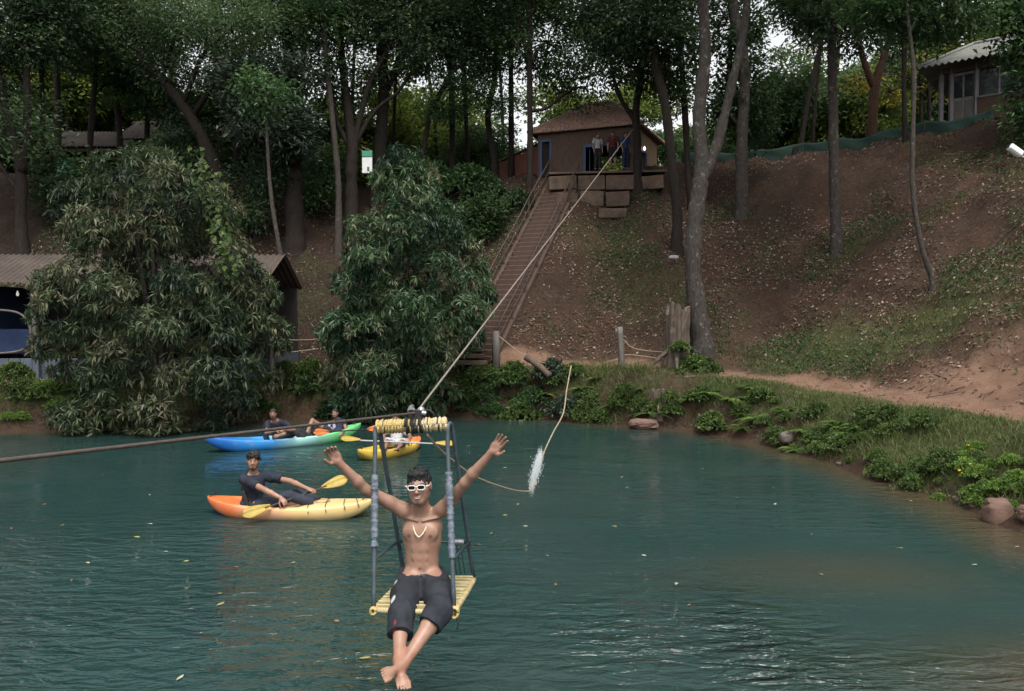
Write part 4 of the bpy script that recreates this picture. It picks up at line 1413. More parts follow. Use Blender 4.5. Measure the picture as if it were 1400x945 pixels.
V, Fc = corrugated(vp(-0.75, -0.75, VE + 0.02), vp(5.4, -0.75, VE + 0.02), vp(5.4, 1.9, VE + 1.35), vp(0.9, 1.9, VE + 1.35), 0.24, 0.045)
MB().add(V, Fc).build('roof', MATS['asbestos_roof'], vh)
V, Fc = corrugated(vp(-0.75, 4.5, VE + 0.02), vp(-0.75, -0.75, VE + 0.0), vp(0.9, 1.9, VE + 1.35), vp(0.9, 1.95, VE + 1.35), 0.24, 0.04)
MB().add(V, Fc).build('roof', MATS['asbestos_roof'], vh)
V, Fc = corrugated(vp(5.4, 4.5, VE + 0.02), vp(-0.75, 4.5, VE + 0.02), vp(0.9, 1.92, VE + 1.35), vp(5.4, 1.92, VE + 1.35), 0.24, 0.04)
MB().add(V, Fc).build('roof', MATS['asbestos_roof'], vh)
MB().tube([vp(0.9, 1.9, VE + 1.4), vp(5.4, 1.9, VE + 1.4)], 0.09, 8).build('ridge_cap', MATS['asbestos_roof'], vh)
MB().tube([vp(-0.75, -0.75, VE + 0.07), vp(0.9, 1.9, VE + 1.4)], 0.08, 8).build('ridge_cap', MATS['asbestos_roof'], vh)
tag(vh, 'small veranda house with grey corrugated roof, panelled door and glazed front', 'house')

# ------------------------------------------------------------------ long open sheds on the hilltop
def shed(label, u0, u1, d0, d1, v_eave, v_ridge, zf, posts, wall_h, roofmat):
    a, b2 = at(u0, 200, d0)[:2], at(u1, 200, d1)[:2]
    ez = at(0, v_eave, (d0 + d1) / 2)[2]; rz_ = at(0, v_ridge, (d0 + d1) / 2 + 2.2)[2]
    inn = np.array((-(b2 - a)[1], (b2 - a)[0])); inn = inn / np.linalg.norm(inn); inn = inn if inn[1] > 0 else -inn
    s = empty('open_shed', (*lerp2(a, b2, .5), zf))
    V, Fc = corrugated((*a, ez), (*b2, ez), (*(b2 + inn * 2.3), rz_), (*(a + inn * 2.3), rz_), 0.2, 0.035)
    MB().add(V, Fc).build('roof', roofmat, s)
    V, Fc = corrugated((*(b2 + inn * 4.6), ez), (*(a + inn * 4.6), ez), (*(a + inn * 2.31), rz_), (*(b2 + inn * 2.31), rz_), 0.2, 0.035)
    MB().add(V, Fc).build('roof', roofmat, s)
    for k in range(posts):
        p = lerp2(a, b2, (k + 0.02) / (posts - 1 + 0.04)) + inn * 0.35
        MB().beam((*p, zf - 0.4), (*p, ez - 0.04), 0.13, 0.13).build('post', MATS['old_wood'], s)
        q = p + inn * 3.8
        MB().beam((*q, zf - 0.4), (*q, ez - 0.04), 0.13, 0.13).build('post', MATS['old_wood'], s)
    MB().beam((*(a + inn * 0.35), ez - 0.12), (*(b2 + inn * 0.35), ez - 0.12), 0.1, 0.18).build('beam', MATS['old_wood'], s)
    mb = MB(); wall_panel(mb, a + inn * 0.6, b2 + inn * 0.6, zf - 0.3, zf + wall_h, 0.12); mb.build('low_wall', MATS['brick_wall'], s)
    mb = MB(); wall_panel(mb, a + inn * 4.1, lerp2(a, b2, .62) + inn * 4.1, zf - 0.3, zf + 1.5, 0.12); mb.build('back_wall', MATS['brick_wall'], s)
    tag(s, label, 'shed')
    return s
shed('long low open shed with grey corrugated roof among the hilltop trunks', -90, 168, 40.5, 40.5, 200, 180, 10.1, 7, 0.7, MATS['sheet_roof'])
shed('taller dark open shed with a brown wall beside the broad-trunked tree', 158, 395, 41.5, 41, 188, 164, 10.1, 7, 1.25, MATS['sheet_roof'])
tb = at(92, 232, 37.5)
tbo = empty('storage_drum', tb)
MB().tube(spline([(*(tb + (0, 0, -0.7)), .40), (*(tb + (0, 0, -.2)), .45), (*(tb + (0, 0, .45)), .42)], 8)[:, :3], [.40, .44, .45, .46, .46, .45, .43, .42], 16).build('drum', MATS['teal_paint'], tbo, True)
MB().tube([tb + (0, 0, 0.45), tb + (0, 0, 0.49)], .45, 16).build('lid', MATS['green_print'], tbo)
tag(tbo, 'teal green storage drum standing by the long open shed', 'drum')
# pale banner on the tree
bn = empty('hanging_banner', at(502, 210, 35.0))
c = at(502, 222, 35.0)
MB().box(c + (0, 0, -0.13), (0.46, 0.03, 0.72), None, 0.01).build('sheet', MATS['white_plastic'], bn)
MB().box(c + (0, -0.02, 0.38), (0.47, 0.03, 0.27), None, 0.01).build('header', MATS['green_print'], bn)
MB().tube([c + (-0.2, 0, 0.52), c + (-0.35, 0.3, 0.62)], 0.012, 5).build('cord', MATS['rope_tan'], bn)
MB().tube([c + (0.2, 0, 0.52), c + (-0.3, 0.3, 0.75)], 0.012, 5).build('cord', MATS['rope_tan'], bn)
MB().box(c + (0.05, -0.018, -0.3), (0.10, 0.012, 0.18), None).build('printed_figure', MATS['grey_wood'], bn)
tag(bn, 'white hanging banner with green top tied to the many-stemmed tree', 'banner')

# ------------------------------------------------------------------ green shade netting along the hilltop
def netting(label, pts, h):
    Q = spline(pts, 70)
    n = len(Q)
    V = []
    for j in range(7):
        t = j / 6
        for i in range(n):
            fold = 0.035 * math.sin(i * 0.9 + j * 0.8) + 0.02 * math.sin(i * 2.3 + j * 1.7)
            top = h * (1 + 0.05 * math.sin(i * 0.37) - 0.07 * abs(math.sin(i * 3.14159 / 9)))
            V.append(Q[i] + np.array((0, fold + 0.08 * t, top * t - 0.15)))
    Fc = [(j * n + i, j * n + i + 1, (j + 1) * n + i + 1, (j + 1) * n + i) for j in range(6) for i in range(n - 1)]
    s = empty('shade_netting', Q[n // 2])
    o = MB().add(V, Fc).build('net', MATS['shade_net'], s, True)
    o.modifiers.new('thick', 'SOLIDIFY').thickness = 0.012
    for i in range(0, n, 9):
        MB().tube([np.array(V[i]) + (0, 0.06, -0.4), np.array(V[6 * n + i]) + (0, 0.06, 0.06)], 0.02, 6).build('stake', MATS['old_wood'], s)
    tag(s, label, 'netting')
netting('long green shade net along the hilltop beneath the veranda house', [crest_at(u) + (0, -0.25, -0.12) for u in (930, 960, 990, 1020, 1050, 1080, 1110, 1140, 1170, 1200, 1230, 1260, 1290, 1320, 1350)], 0.66)
netting('short strip of green shade net beside the slim greyish trunk', [crest_at(u) + (0, -0.2, -0.1) for u in (330, 360, 390, 420, 450, 475)], 0.5)

# white floodlight on a pole at the edge of the slope
fp = at(1388, 206, 17.0)
fl = empty('floodlight', fp + (0.6, 0.2, -4.0))
gz = hz(fp[0] + 0.6, fp[1] + 0.2)
fl.location = (fp[0] + 0.6, fp[1] + 0.2, gz)
MB().tube([(fp[0] + 0.6, fp[1] + 0.2, gz - 0.4), (fp[0] + 0.6, fp[1] + 0.2, fp[2] + 0.35)], 0.04, 10).build('pole', MATS['rusty_rail'], fl)
MB().tube([(fp[0] + 0.6, fp[1] + 0.2, fp[2] - 0.2), fp + (0.16, 0, -0.13)], 0.018, 7).build('arm', MATS['white_plastic'], fl)
Ry = np.array(Matrix.Rotation(math.radians(35), 3, 'Y'))
h_o = MB().box(fp, (0.36, 0.16, 0.15), Ry, 0.035).build('housing', MATS['white_plastic'], fl)
MB().box(fp + Ry @ np.array((-0.185, 0, 0)), (0.012, 0.12, 0.11), Ry, 0.004).build('lens', MATS['window_glass'], h_o)
tag(fl, 'white floodlight housing on a pole above the grassy slope', 'floodlight')

# ------------------------------------------------------------------ blue lakeside hut behind the olive bush
hd = 25.0
hut = empty('lakeside_hut', at(170, 520, hd))
def hp(u, v, dd=hd): return at(u, v, dd)
zb = hp(0, 523)[2]; zt = hp(0, 388)[2]; zr = hp(0, 352, hd + 1.6)[2]
xl, xr = hp(-60, 0)[0], hp(362, 0)[0]
V, Fc = corrugated((xl, hd - 0.45, zt), (xr + .1, hd - 0.45, zt), (xr + 0.1, hd + 1.7, zr + 0.1), (xl, hd + 1.7, zr + 0.1), 0.2, 0.035)
MB().add(V, Fc).build('roof', MATS['sheet_roof'], hut)
V, Fc = corrugated((xr + .1, hd + 3.8, zt), (xl, hd + 3.8, zt), (xl, hd + 1.71, zr + 0.1), (xr + 0.1, hd + 1.71, zr + 0.1), 0.2, 0.035)
MB().add(V, Fc).build('roof', MATS['sheet_roof'], hut)
zw = hp(0, 490)[2]
for c_ in range(3):
    L = (xr - xl)
    nb = 26
    for k in range(nb):
        x0 = xl + L * (k + (0.5 if c_ % 2 else 0)) / nb
        if x0 > xr - 0.1: continue
        z0 = zb - 0.45 + (zw - zb + 0.45) * c_ / 3
        MB().box((x0 + L / nb / 2, hd, z0 + (zw - zb + 0.45) / 6), (L / nb - 0.012, 0.2, (zw - zb + 0.45) / 3 - 0.012), None, 0.012).build('block', MATS['blue_grey_paint'], hut)
for u in (-48, 49, 150, 255, 355):
    p = hp(u, 490)
    MB().beam((p[0], hd - 0.02, zw + 0.004), (p[0], hd - 0.02, zt + 0.02), 0.16, 0.16).build('post', MATS['grey_wood'], hut)
p = hp(57, 470)
MB().beam((p[0], hd - 0.25, zb - 0.3), (p[0], hd - 0.25, p[2] + 0.25), 0.14, 0.12).build('stub_post', MATS['blue_grey_paint'], hut)
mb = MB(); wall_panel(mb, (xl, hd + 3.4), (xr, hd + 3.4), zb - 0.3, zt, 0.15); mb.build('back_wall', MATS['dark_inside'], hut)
mb = MB(); wall_panel(mb, (xl, hd + 0.12), (xl, hd + 3.3), zb - 0.3, zt, 0.15); mb.build('end_wall', MATS['navy_cloth'], hut)
mb = MB(); wall_panel(mb, (xr, hd + 0.12), (xr, hd + 3.3), zb - 0.3, zb + 0.9, 0.15); mb.build('end_wall', MATS['blue_grey_paint'], hut)
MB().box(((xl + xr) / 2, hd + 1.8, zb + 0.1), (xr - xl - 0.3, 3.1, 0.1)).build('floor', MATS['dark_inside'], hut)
tag(hut, 'low open lakeside hut with corrugated roof and blue-grey block wall', 'hut')
p = hp(15, 468, hd + 1.0)
tarp = empty('blue_tarpaulin', p)
V = [];
for j in range(7):
    for i in range(13):
        V.append((hp(-40, 0, hd + .9)[0] + (hp(40, 0, hd + .9)[0] - hp(-40, 0, hd + .9)[0]) * i / 12, hd + 0.9 + 0.05 * math.sin(i * .9 + j * .4), hp(0, 484, hd + .9)[2] + (hp(0, 450, hd + .9)[2] - hp(0, 484, hd + .9)[2]) * j / 6))
o = MB().add(V, [(j * 13 + i, j * 13 + i + 1, j * 13 + i + 14, j * 13 + i + 13) for j in range(6) for i in range(12)]).build('sheet', MATS['navy_cloth'], tarp, True)
o.modifiers.new('thick', 'SOLIDIFY').thickness = 0.015
tag(tarp, 'navy blue tarpaulin stretched inside the open lakeside hut', 'tarpaulin')
loop = [hp(u, v, hd - 0.15) for u, v in ((-30, 424), (0, 424), (25, 428), (38, 440), (42, 458), (38, 472), (26, 480), (0, 483), (-30, 483))]
ho = MB().tube(spline(loop, 40), 0.035, 8).build('hose_loop', MATS['grey_wood'], None, True)
tag(ho, 'pale hose hung in a rounded loop on the open front of the blue hut', 'hose')
p = hp(24, 402, hd + 0.6)
bo = empty('hanging_bulb', p)
MB().tube([p + (0, 0, 0.1), (p[0], p[1], zt + 0.3)], 0.008, 5).build('cord', MATS['dark_inside'], bo)
MB().tube([p + (0, 0, .1), p + (0, 0, .06), p + (0, 0, .0), p - (0, 0, .05), p - (0, 0, .075)], [.02, .025, .045, .04, .01], 10).build('bulb', MATS['dim_bulb'], bo, True)
tag(bo, 'white bulb hanging under the roof of the blue lakeside hut', 'bulb')

# ------------------------------------------------------------------ fence posts and ropes on the bank
def fpost(u, v0, v1, d, w, label, lean=0.0, mat='grey_wood'):
    a, b2 = at(u, v0, d), at(u + lean, v1, d)
    o = MB().tube(spline([a - (0, 0, 0.5), a, (a + b2) / 2 + (0.01, 0, 0), b2], 9), w / 2 * pxm(d) * np.linspace(1.1, 0.92, 9), 8, True, 0.04).build('fence_post', MATS[mat], None, True)
    tag(o, label, 'post')
    return a, b2
p1a, p1b = fpost(850, 500, 447, 25.0, 9, 'weathered fence post standing alone on the path past the stair foot', -3)
p2a, p2b = fpost(373, 522, 460, 24.6, 7, 'grey fence post on the bank between the two drooping bushes', -2)
def rope(pts, r, label, mat='rope_tan', n=40, name='rope', cat='rope'):
    o = MB().tube(spline(pts, n), r, 6).build(name, MATS[mat], None, True)
    return tag(o, label, cat)
rope([p1b - (0, 0, .25), at(862, 474, 25), at(880, 479, 25), at(912, 482, 24.9)], 0.016, 'slack upper rope from the lone fence post to the broken stump')
rope([p1a + (0, 0, .35), at(870, 486, 25), at(914, 492, 24.9)], 0.016, 'slack lower rope from the lone fence post to the broken stump')
rope([p2b - (0, 0, .1), at(410, 465, 24.8), at(446, 463, 25)], 0.016, 'upper rope strung from the bank post into the green bush')
rope([p2b - (0, 0, .6), at(410, 480, 24.8), at(446, 476, 25)], 0.016, 'lower rope strung from the bank post into the green bush')
rope([at(680, 458, 25.9), at(700, 474, 25.6), at(722, 489, 25.0), at(760, 500, 25.0), at(800, 504, 25.2), at(848, 490, 25.0)], 0.017, 'rope sagging from the stair foot past the tilted log to the lone post')
lg = MB().tube(spline([at(719, 488, 25.0), at(735, 499, 24.8), at(752, 514, 24.5)], 9), np.array([.12, .12, .11, .11, .11, .11, .1, .1, .1]), 9, True, 0.05).build('tilted_log', MATS['old_wood'], None, True)
tag(lg, 'short tilted log lying over the edge of the bank below the stairway', 'log')

# ------------------------------------------------------------------ stump, roots, rocks
def jag_stump(label, u, v0, v1, d, w, mat, seed=1, roots=4):
    """hollow splintered stump: a bark wall with a torn rim, an inner face and spreading roots"""
    a = at(u, v0, d); h = (v0 - v1) * pxm(d); r = w / 2 * pxm(d)
    a[2] = max(a[2], hz(a[0], a[1]) - 0.08)
    V, Fc = [], []
    n, m_ = 30, 12
    an_ = np.arange(n) * 2 * math.pi / n
    rim = 0.86 + 0.16 * vnoise(np.stack([np.cos(an_) * 1.6, np.sin(an_) * 1.6, np.full(n, seed * 3.3)], 1), seed) + 0.02 * rng.normal(size=n)
    rim = rim / rim.max()
    for lay, (m0, inn) in enumerate(((0, 1.0), (1, 0.72))):
        for j in range(m_ + 1):
            t = j / m_
            for i in range(n):
                an = an_[i]
                rr = r * (1.12 + 0.5 * (1 - t) ** 4 + 0.13 * math.sin(an * 3 + seed) + 0.09 * math.sin(an * 8 + t * 2.5)) * inn * (1 + 0.025 * rng.normal())
                V.append(a + (rr * math.cos(an) + 0.12 * r * t, rr * math.sin(an), -0.4 + (h * rim[i] + 0.4) * t - 0.015 * lay))
    N0 = n * (m_ + 1)
    for lay in (0, 1):
        for j in range(m_):
            for i in range(n):
                f = (j * n + i, j * n + (i + 1) % n, (j + 1) * n + (i + 1) % n, (j + 1) * n + i)
                f = tuple(q + lay * N0 for q in f)
                Fc.append(f if lay == 0 else f[::-1])
    for i in range(n):
        k = m_ * n
        Fc.append((k + i, k + (i + 1) % n, N0 + k + (i + 1) % n, N0 + k + i))
    mb = MB().add(V, Fc)
    for q in range(roots):
        an = q * 6.28 / roots + rng.uniform(-.3, .3)
        p = a + (math.cos(an) * r * 0.9, math.sin(an) * r * 0.9, h * 0.18)
        mb.tube(spline([p, p + (math.cos(an) * r, math.sin(an) * r, -h * 0.12), p + (math.cos(an) * r * 2.3, math.sin(an) * r * 2.3, -h * 0.32)], 8), np.linspace(r * 0.3, r * 0.08, 8), 7, True, 0.08)
    o = mb.build('tree_stump', MATS[mat], None, False)
    tag(o, label, 'stump')
jag_stump('tall broken hollow stump against the thick forked grey tree', 924, 496, 412, 24.1, 27, 'stump_wood')
jag_stump('dark eroded root stump on the low bank beside the flat brown rock', 900, 572, 546, 22.75, 17, 'stump_wood', 4, 7)


def rock(c, size, mat, label, seed, sub=3, group=None):
    V, Fc = [], []
    n, m_ = (30, 20) if max(size) > 0.25 else (10, 7)
    pts = []
    for j in range(m_ + 1):
        ph = math.pi * j / m_
        for i in range(n):
            an = 2 * math.pi * i / n
            pts.append((math.sin(ph) * math.cos(an), math.sin(ph) * math.sin(an), math.cos(ph)))
    pts = np.array(pts)
    facet = np.abs(pts) ** 0.72 * np.sign(pts)
    k = 1 + 0.30 * vnoise(pts * 1.2 + seed * 3.1, seed) + 0.16 * vnoise(pts * 2.7 + seed, seed + 4) + 0.07 * vnoise(pts * 6 + seed, seed + 9) + 0.035 * vnoise(pts * 13 + seed, seed + 12)
    k = np.minimum(k, 0.93 + 0.05 * vnoise(pts * 3 + seed, seed + 2))          # broken flat faces
    P = facet * k[:, None] * np.array(size) / 2 + np.array(c)
    for j in range(m_):
        for i in range(n): Fc.append((j * n + i, j * n + (i + 1) % n, (j + 1) * n + (i + 1) % n, (j + 1) * n + i)[::-1])
    o = MB().add(P, Fc).build('rock', MATS[mat])
    tag(o, label, 'rock', group)


rock(at(1364, 705, 11.75) + (0, 0, 0.04), (0.46, 0.40, 0.50), 'red_rock', 'blocky reddish rock at the waterline under the bright flowering plants', 2)
rock(at(1396, 712, 11.3) + (0.1, 0, 0.1), (0.3, 0.3, 0.28), 'red_rock', 'small rounded rock beside the blocky reddish one on the waterline', 5)
rock(at(880, 580, 22.2), (0.95, 0.6, 0.35), 'red_rock', 'flat brown rock in the water by the eroded root stump', 8)
rock(at(1075, 604, 18.6) + (0, 0, .1), (0.34, 0.28, 0.30), 'grey_rock', 'grey pointed rock among the ferns at the waterline', 11)
rock(at(952, 516, 23.0), (0.85, 0.3, 0.16), 'concrete_slab', 'long flat pale stone on the bank below the forked tree', 14)
rock(at(921, 352, 29.9), (0.42, 0.25, 0.18), 'pale_stone', 'white stone at the foot of the leaning scarred tree', 17)
for i in range(26):
    u = 1150 + i * 7 + rng.normal() * 5
    t = (u - 1150) / 190
    p = at(u, 640 + 62 * t - 4 + rng.normal() * 2, 16.2 - 4.0 * t)
    D = shore_dist(p[:1], p[1:2])[0]
    rock((p[0] + 0.1, p[1], 0.05), (rng.uniform(.08, .2), rng.uniform(.08, .18), rng.uniform(.06, .12)), ('grey_rock', 'red_rock')[i % 2], 'small pebble in the stony strip along the side waterline', 30 + i, group='pebbles along the side waterline')
# ================================================================== bank plants, turf, leaf litter
def fern_mesh(seed, nf=11, L=0.75):
    parts = []
    for k in range(nf):
        an = 2 * math.pi * k / nf + rng.normal() * 0.25
        l = L * rng.uniform(0.7, 1.15)
        el = rng.uniform(0.7, 1.25)
        pts = []
        for t in np.linspace(0, 1, 16):
            r = l * (t * math.cos(el) + 0.35 * t * t)
            z = l * (math.sin(el) * t - 0.75 * t * t)
            pts.append((math.cos(an) * r, math.sin(an) * r, z))
        pts = np.array(pts)
        T = unit(np.gradient(pts, axis=0))
        S = unit(np.cross(T, (0, 0, 1)))
        tt = np.linspace(0, 1, 16)
        ln = 0.20 * l * np.sin(np.clip(tt * 0.9 + 0.12, 0, 1) * math.pi) ** 0.8 + 0.01
        tb_ = 0.5 + rng.normal() * 0.18
        for sg in (-1, 1):
            A = unit(S * sg + T * 0.35 + np.array((0, 0, -0.15)))
            parts.append(leaf_quads(pts, A, ln, np.full(16, l * 0.075), np.full(16, tb_) + rng.normal(size=16) * .05, np.tile((0, 0, 1.0), (16, 1)), 0.05))
        parts.append(leaf_quads(pts[:-1:3], T[:-1:3], np.full(5, l * 0.22), np.full(5, 0.014), np.full(5, 0.3), np.tile((0, 0, 1.0), (5, 1)), 0.0))
    V, Fq, T_ = join_quads(parts)
    return np_mesh('fern', V, Fq, False, {'tint': T_})


def herb_mesh(seed, r, h, n, L, W, flowers=0):
    """low leafy plant: many stems topped by small leaf rosettes"""
    C = np.stack([rng.normal(size=n) * r * 0.5, rng.normal(size=n) * r * 0.5, np.zeros(n)], 1)
    q = np.clip(1 - (C[:, 0] ** 2 + C[:, 1] ** 2) / (r * r * 1.3), 0.08, 1)
    C[:, 2] = h * q ** 0.6 * rng.uniform(0.45, 1.05, n)
    O = unit(C * np.array((1, 1, 0.3)) + np.array((0, 0, 0.5 * r)))
    k = 5
    idx = np.repeat(np.arange(n), k)
    A = unit(rng.normal(size=(n * k, 3)) + O[idx] * 0.7 - np.array((0, 0, 0.2)))
    tint = (0.5 + 0.25 * rng.normal(size=n))[idx] + rng.normal(size=n * k) * .1
    return leaf_quads(C[idx] + rng.normal(size=(n * k, 3)) * 0.02, A, L * rng.uniform(0.6, 1.3, n * k), W * rng.uniform(0.7, 1.2, n * k), tint, np.array((0, 0, 1.0)) + rng.normal(size=(n * k, 3)) * 0.5), C


def stems_for(C, keep=26):
    mb = MB()
    for c in C[:keep]:
        mb.tube([(c[0] * 0.3, c[1] * 0.3, -0.1), (c[0] * 0.75, c[1] * 0.75, c[2] * 0.6), tuple(c)], [0.012, 0.009, 0.004], 4)
    return mb.mesh('stems')


ferns = [fern_mesh(i) for i in range(3)]
herbs = []
for (r, h, n, L, W) in ((0.55, 0.5, 420, 0.09, 0.055), (0.7, 0.75, 520, 0.13, 0.06), (0.5, 0.4, 460, 0.07, 0.05), (0.6, 0.6, 380, 0.17, 0.10)):
    (V, Fq, T), C = herb_mesh(0, r, h, n, L, W)
    st = stems_for(C); st.materials.append(MATS['bark_pale'])
    herbs.append((np_mesh('herb', V, Fq, False, {'tint': T}), st, C))


def plant(name, label, cat, group, me, mat, loc, s, extra=None):
    root = empty(name, loc, random.uniform(0, 6.28))
    o = link('foliage' if name != 'fern' else 'fronds', me, MATS[mat], root, False)
    o.scale = (s, s, s * random.uniform(0.85, 1.2))
    o.material_slots[0].link = 'OBJECT'; o.material_slots[0].material = MATS[mat]
    if extra is not None:
        e = link('stems', extra, None, root, False); e.scale = o.scale
    tag(root, label, cat, group)
    return root


def shore_at_u(u):
    """the point of the shoreline seen in photograph column u"""
    best, bp_ = 1e9, None
    for i in range(2, 17):
        a, b = SHORE[i], SHORE[i + 1]
        for t in np.linspace(0, 1, 40):
            p = a + (b - a) * t
            if p[1] < 5: continue
            e = abs(700 + p[0] / p[1] * F_PX - u)
            if e < best: best, bp_ = e, p
    return bp_


def inland(p, D):
    """move a shoreline point D metres up the bank"""
    e = 0.3
    g = np.array([shore_dist(np.array([p[0] + e]), np.array([p[1]]))[0] - shore_dist(np.array([p[0] - e]), np.array([p[1]]))[0],
                  shore_dist(np.array([p[0]]), np.array([p[1] + e]))[0] - shore_dist(np.array([p[0]]), np.array([p[1] - e]))[0]])
    g = g / (np.linalg.norm(g) + 1e-9)
    q = p + g * D
    return np.array((q[0], q[1], hz(q[0], q[1])))


# ferns and leafy plants in order along the bank
zones = [
    # u range, count, D range, kinds, description
    (-10, 120, 16, (0.1, 1.2), [('h', 1, 'bank_green'), ('h', 2, 'bank_bright'), ('f', 0, 'fern_green')], 'on the bank below the blue hut wall'),
    (330, 460, 12, (0.05, 1.0), [('h', 1, 'bank_green'), ('f', 1, 'bank_green'), ('h', 3, 'foliage_mid')], 'on the shaded bank between the two drooping bushes'),
    (600, 730, 22, (0.0, 0.9), [('h', 1, 'foliage_mid'), ('h', 3, 'bank_green'), ('f', 1, 'bank_green')], 'on the dark bank below the stairway'),
    (730, 800, 12, (0.0, 1.0), [('h', 3, 'foliage_grey'), ('h', 0, 'bank_green'), ('f', 2, 'bank_green')], 'on the bank under the tilted log'),
    (790, 900, 12, (0.02, 0.6), [('h', 1, 'bank_green'), ('f', 0, 'bank_green'), ('h', 0, 'bank_green')], 'on the tall grassy bank by the lone post'),
    (905, 1000, 10, (0.0, 0.6), [('h', 2, 'bank_green'), ('h', 3, 'bank_green'), ('f', 2, 'fern_green')], 'on the bank below the forked grey tree'),
    (990, 1130, 26, (0.0, 1.0), [('f', 0, 'fern_green'), ('f', 1, 'fern_green'), ('h', 2, 'bank_green'), ('h', 0, 'bank_green')], 'on the ferny bank where the shore turns'),
    (1120, 1270, 26, (0.05, 1.2), [('h', 0, 'bank_green'), ('h', 2, 'bank_green'), ('h', 1, 'bank_green')], 'on the bank below the earth path'),
    (1260, 1420, 30, (0.05, 1.1), [('h', 2, 'bank_bright'), ('h', 0, 'bank_bright'), ('h', 2, 'bank_green')], 'in the bright bed by the reddish rock'),
]
colour_word = {'bank_green': 'mid green', 'bank_bright': 'bright green', 'fern_green': 'yellowish green', 'foliage_mid': 'dark green', 'foliage_grey': 'greyish'}
for (u0, u1, n, (d0, d1), kinds, where) in zones:
    for k in range(n):
        u = u0 + (u1 - u0) * (k + rng.random()) / n
        p = shore_at_u(u)
        q = inland(p, rng.uniform(d0, d1))
        kd, vi, mt = kinds[k % len(kinds)]
        w = colour_word[mt]
        near = np.clip(q[1] / 22.0, 0.6, 1.1)
        if kd == 'f':
            plant('fern', '%s fern with arching fronds %s' % (w, where), 'fern', 'ferns ' + where, ferns[vi], mt, q, rng.uniform(0.5, 0.95) * near)
        else:
            me, st, C = herbs[vi]
            plant('bank_plant', '%s low %s plant %s' % (w, ('small-leaved', 'long-leaved', 'tiny-leaved', 'broad-leaved')[vi], where), 'plant', 'low plants ' + where, me, mt, q, rng.uniform(0.3, 0.75) * near, st)
# the leafy shoots at the foot of the forked tree
for k, (u, v, s) in enumerate(((948, 500, 0.75), (966, 503, 0.6), (930, 478, 0.45))):
    q = at(u, v, 23.6)
    me, st, C = herbs[3]
    plant('leafy_shrub', ('glossy broad-leaved shrub at the foot of the thick forked tree', 'smaller leafy shrub pressed beside the forked tree foot', 'sprig of leaves sprouting from the broken stump')[k],
          'shrub', None, me, 'bank_green', (q[0], q[1], hz(q[0], q[1]) if k < 2 else q[2]), s, st)
# dark shrub at the stair head and undergrowth along the hilltop behind the green bush
for k, (u, v, d, s, mt, lab) in enumerate(((708, 262, 34.6, 1.0, 'foliage_dark', 'dark round shrub at the head of the stairway'), (640, 238, 36.3, 1.9, 'foliage_mid', 'broad feathery bush on the hilltop beside the red-brown wall'),
                                          (585, 236, 36.0, 2.0, 'foliage_mid', 'tall feathery bush on the hilltop above the green drooping bush'), (665, 245, 35.8, 1.2, 'foliage_dark', 'low dark bush spilling over the hilltop edge'))):
    q = at(u, v, d)
    me, st, C = herbs[1]
    plant('hilltop_bush', lab, 'bush', None, me, mt, (q[0], q[1], hz(q[0], q[1]) - 0.1), s * 1.1, st)
# yellow flower heads in the bright bed
fl_me = MB()
for a in range(6):
    an = a * math.pi / 3
    fl_me.add([(0, 0, 0), (math.cos(an - .3) * .02, math.sin(an - .3) * .02, .008), (math.cos(an) * .034, math.sin(an) * .034, .004), (math.cos(an + .3) * .02, math.sin(an + .3) * .02, .008)], [(0, 1, 2, 3)])
plain('petal_yellow', (0.75, 0.55, 0.04), (0.6, 0.42, 0.03), 20, 0.6)
plain('flower_stalk', (0.05, 0.10, 0.02), None, 20, 0.7)
fm = fl_me.mesh('petals'); fm.materials.append(MATS['petal_yellow'])
sm = MB().tube([(0, 0, -0.3), (0.01, 0, -.15), (0, 0, 0)], 0.004, 4).mesh('stalk'); sm.materials.append(MATS['flower_stalk'])
for k in range(12):
    u = rng.uniform(1272, 1398)
    q = inland(shore_at_u(u), rng.uniform(0.1, 0.9))
    fr = empty('yellow_flower', (q[0], q[1], q[2] + rng.uniform(0.25, 0.36)))
    fr.rotation_euler = (rng.uniform(0.2, 0.8), rng.uniform(-.3, .3), rng.uniform(0, 6))
    link('petals', fm, None, fr, False); link('stalk', sm, None, fr, False)
    tag(fr, 'tiny yellow flower in the bright bed by the reddish rock', 'flower', 'yellow flowers in the bright bed')

# ------------------------------------------------------------------ turf
def blades(P, h, w, tint, lean=0.45):
    n = len(P)
    an = rng.uniform(0, 2 * math.pi, n)
    S = np.stack([np.cos(an), np.sin(an), np.zeros(n)], 1) * (w / 2)[:, None]
    B = np.stack([rng.normal(size=n) * lean, rng.normal(size=n) * lean, np.ones(n)], 1)
    B = unit(B) * h[:, None]
    droop = np.stack([B[:, 0] * 0.8, B[:, 1] * 0.8, -0.12 * h], 1)
    mid = P + B * 0.6
    V = np.stack([P - S, P + S, mid + S * 0.75, mid - S * 0.75, P + B + droop * 0.6], 1)
    V = V.reshape(-1, 3)
    i = np.arange(n) * 5
    F1 = np.stack([i, i + 1, i + 2, i + 3], 1)
    F2 = np.stack([i + 3, i + 2, i + 4, i + 4], 1)
    return V, F1, F2, np.repeat(tint, 5)


def scatter(n, box, fn):
    x = rng.uniform(box[0], box[1], n); y = rng.uniform(box[2], box[3], n)
    k = rng.random(n) < fn(x, y)
    x, y = x[k], y[k]
    return np.stack([x, y, height(x, y)], 1)


def blade_object(name, label, P, h, w, tint, mat):
    V, F1, F2, T = blades(P, h, w, tint)
    tri = np.concatenate([F1[:, [0, 1, 2]], F1[:, [0, 2, 3]], F2[:, :3]])
    o = link(name, np_mesh(name, V, tri, False, {'tint': np.clip(T, 0, 1)}), MATS[mat])
    tag(o, label, 'grass', kind='stuff')


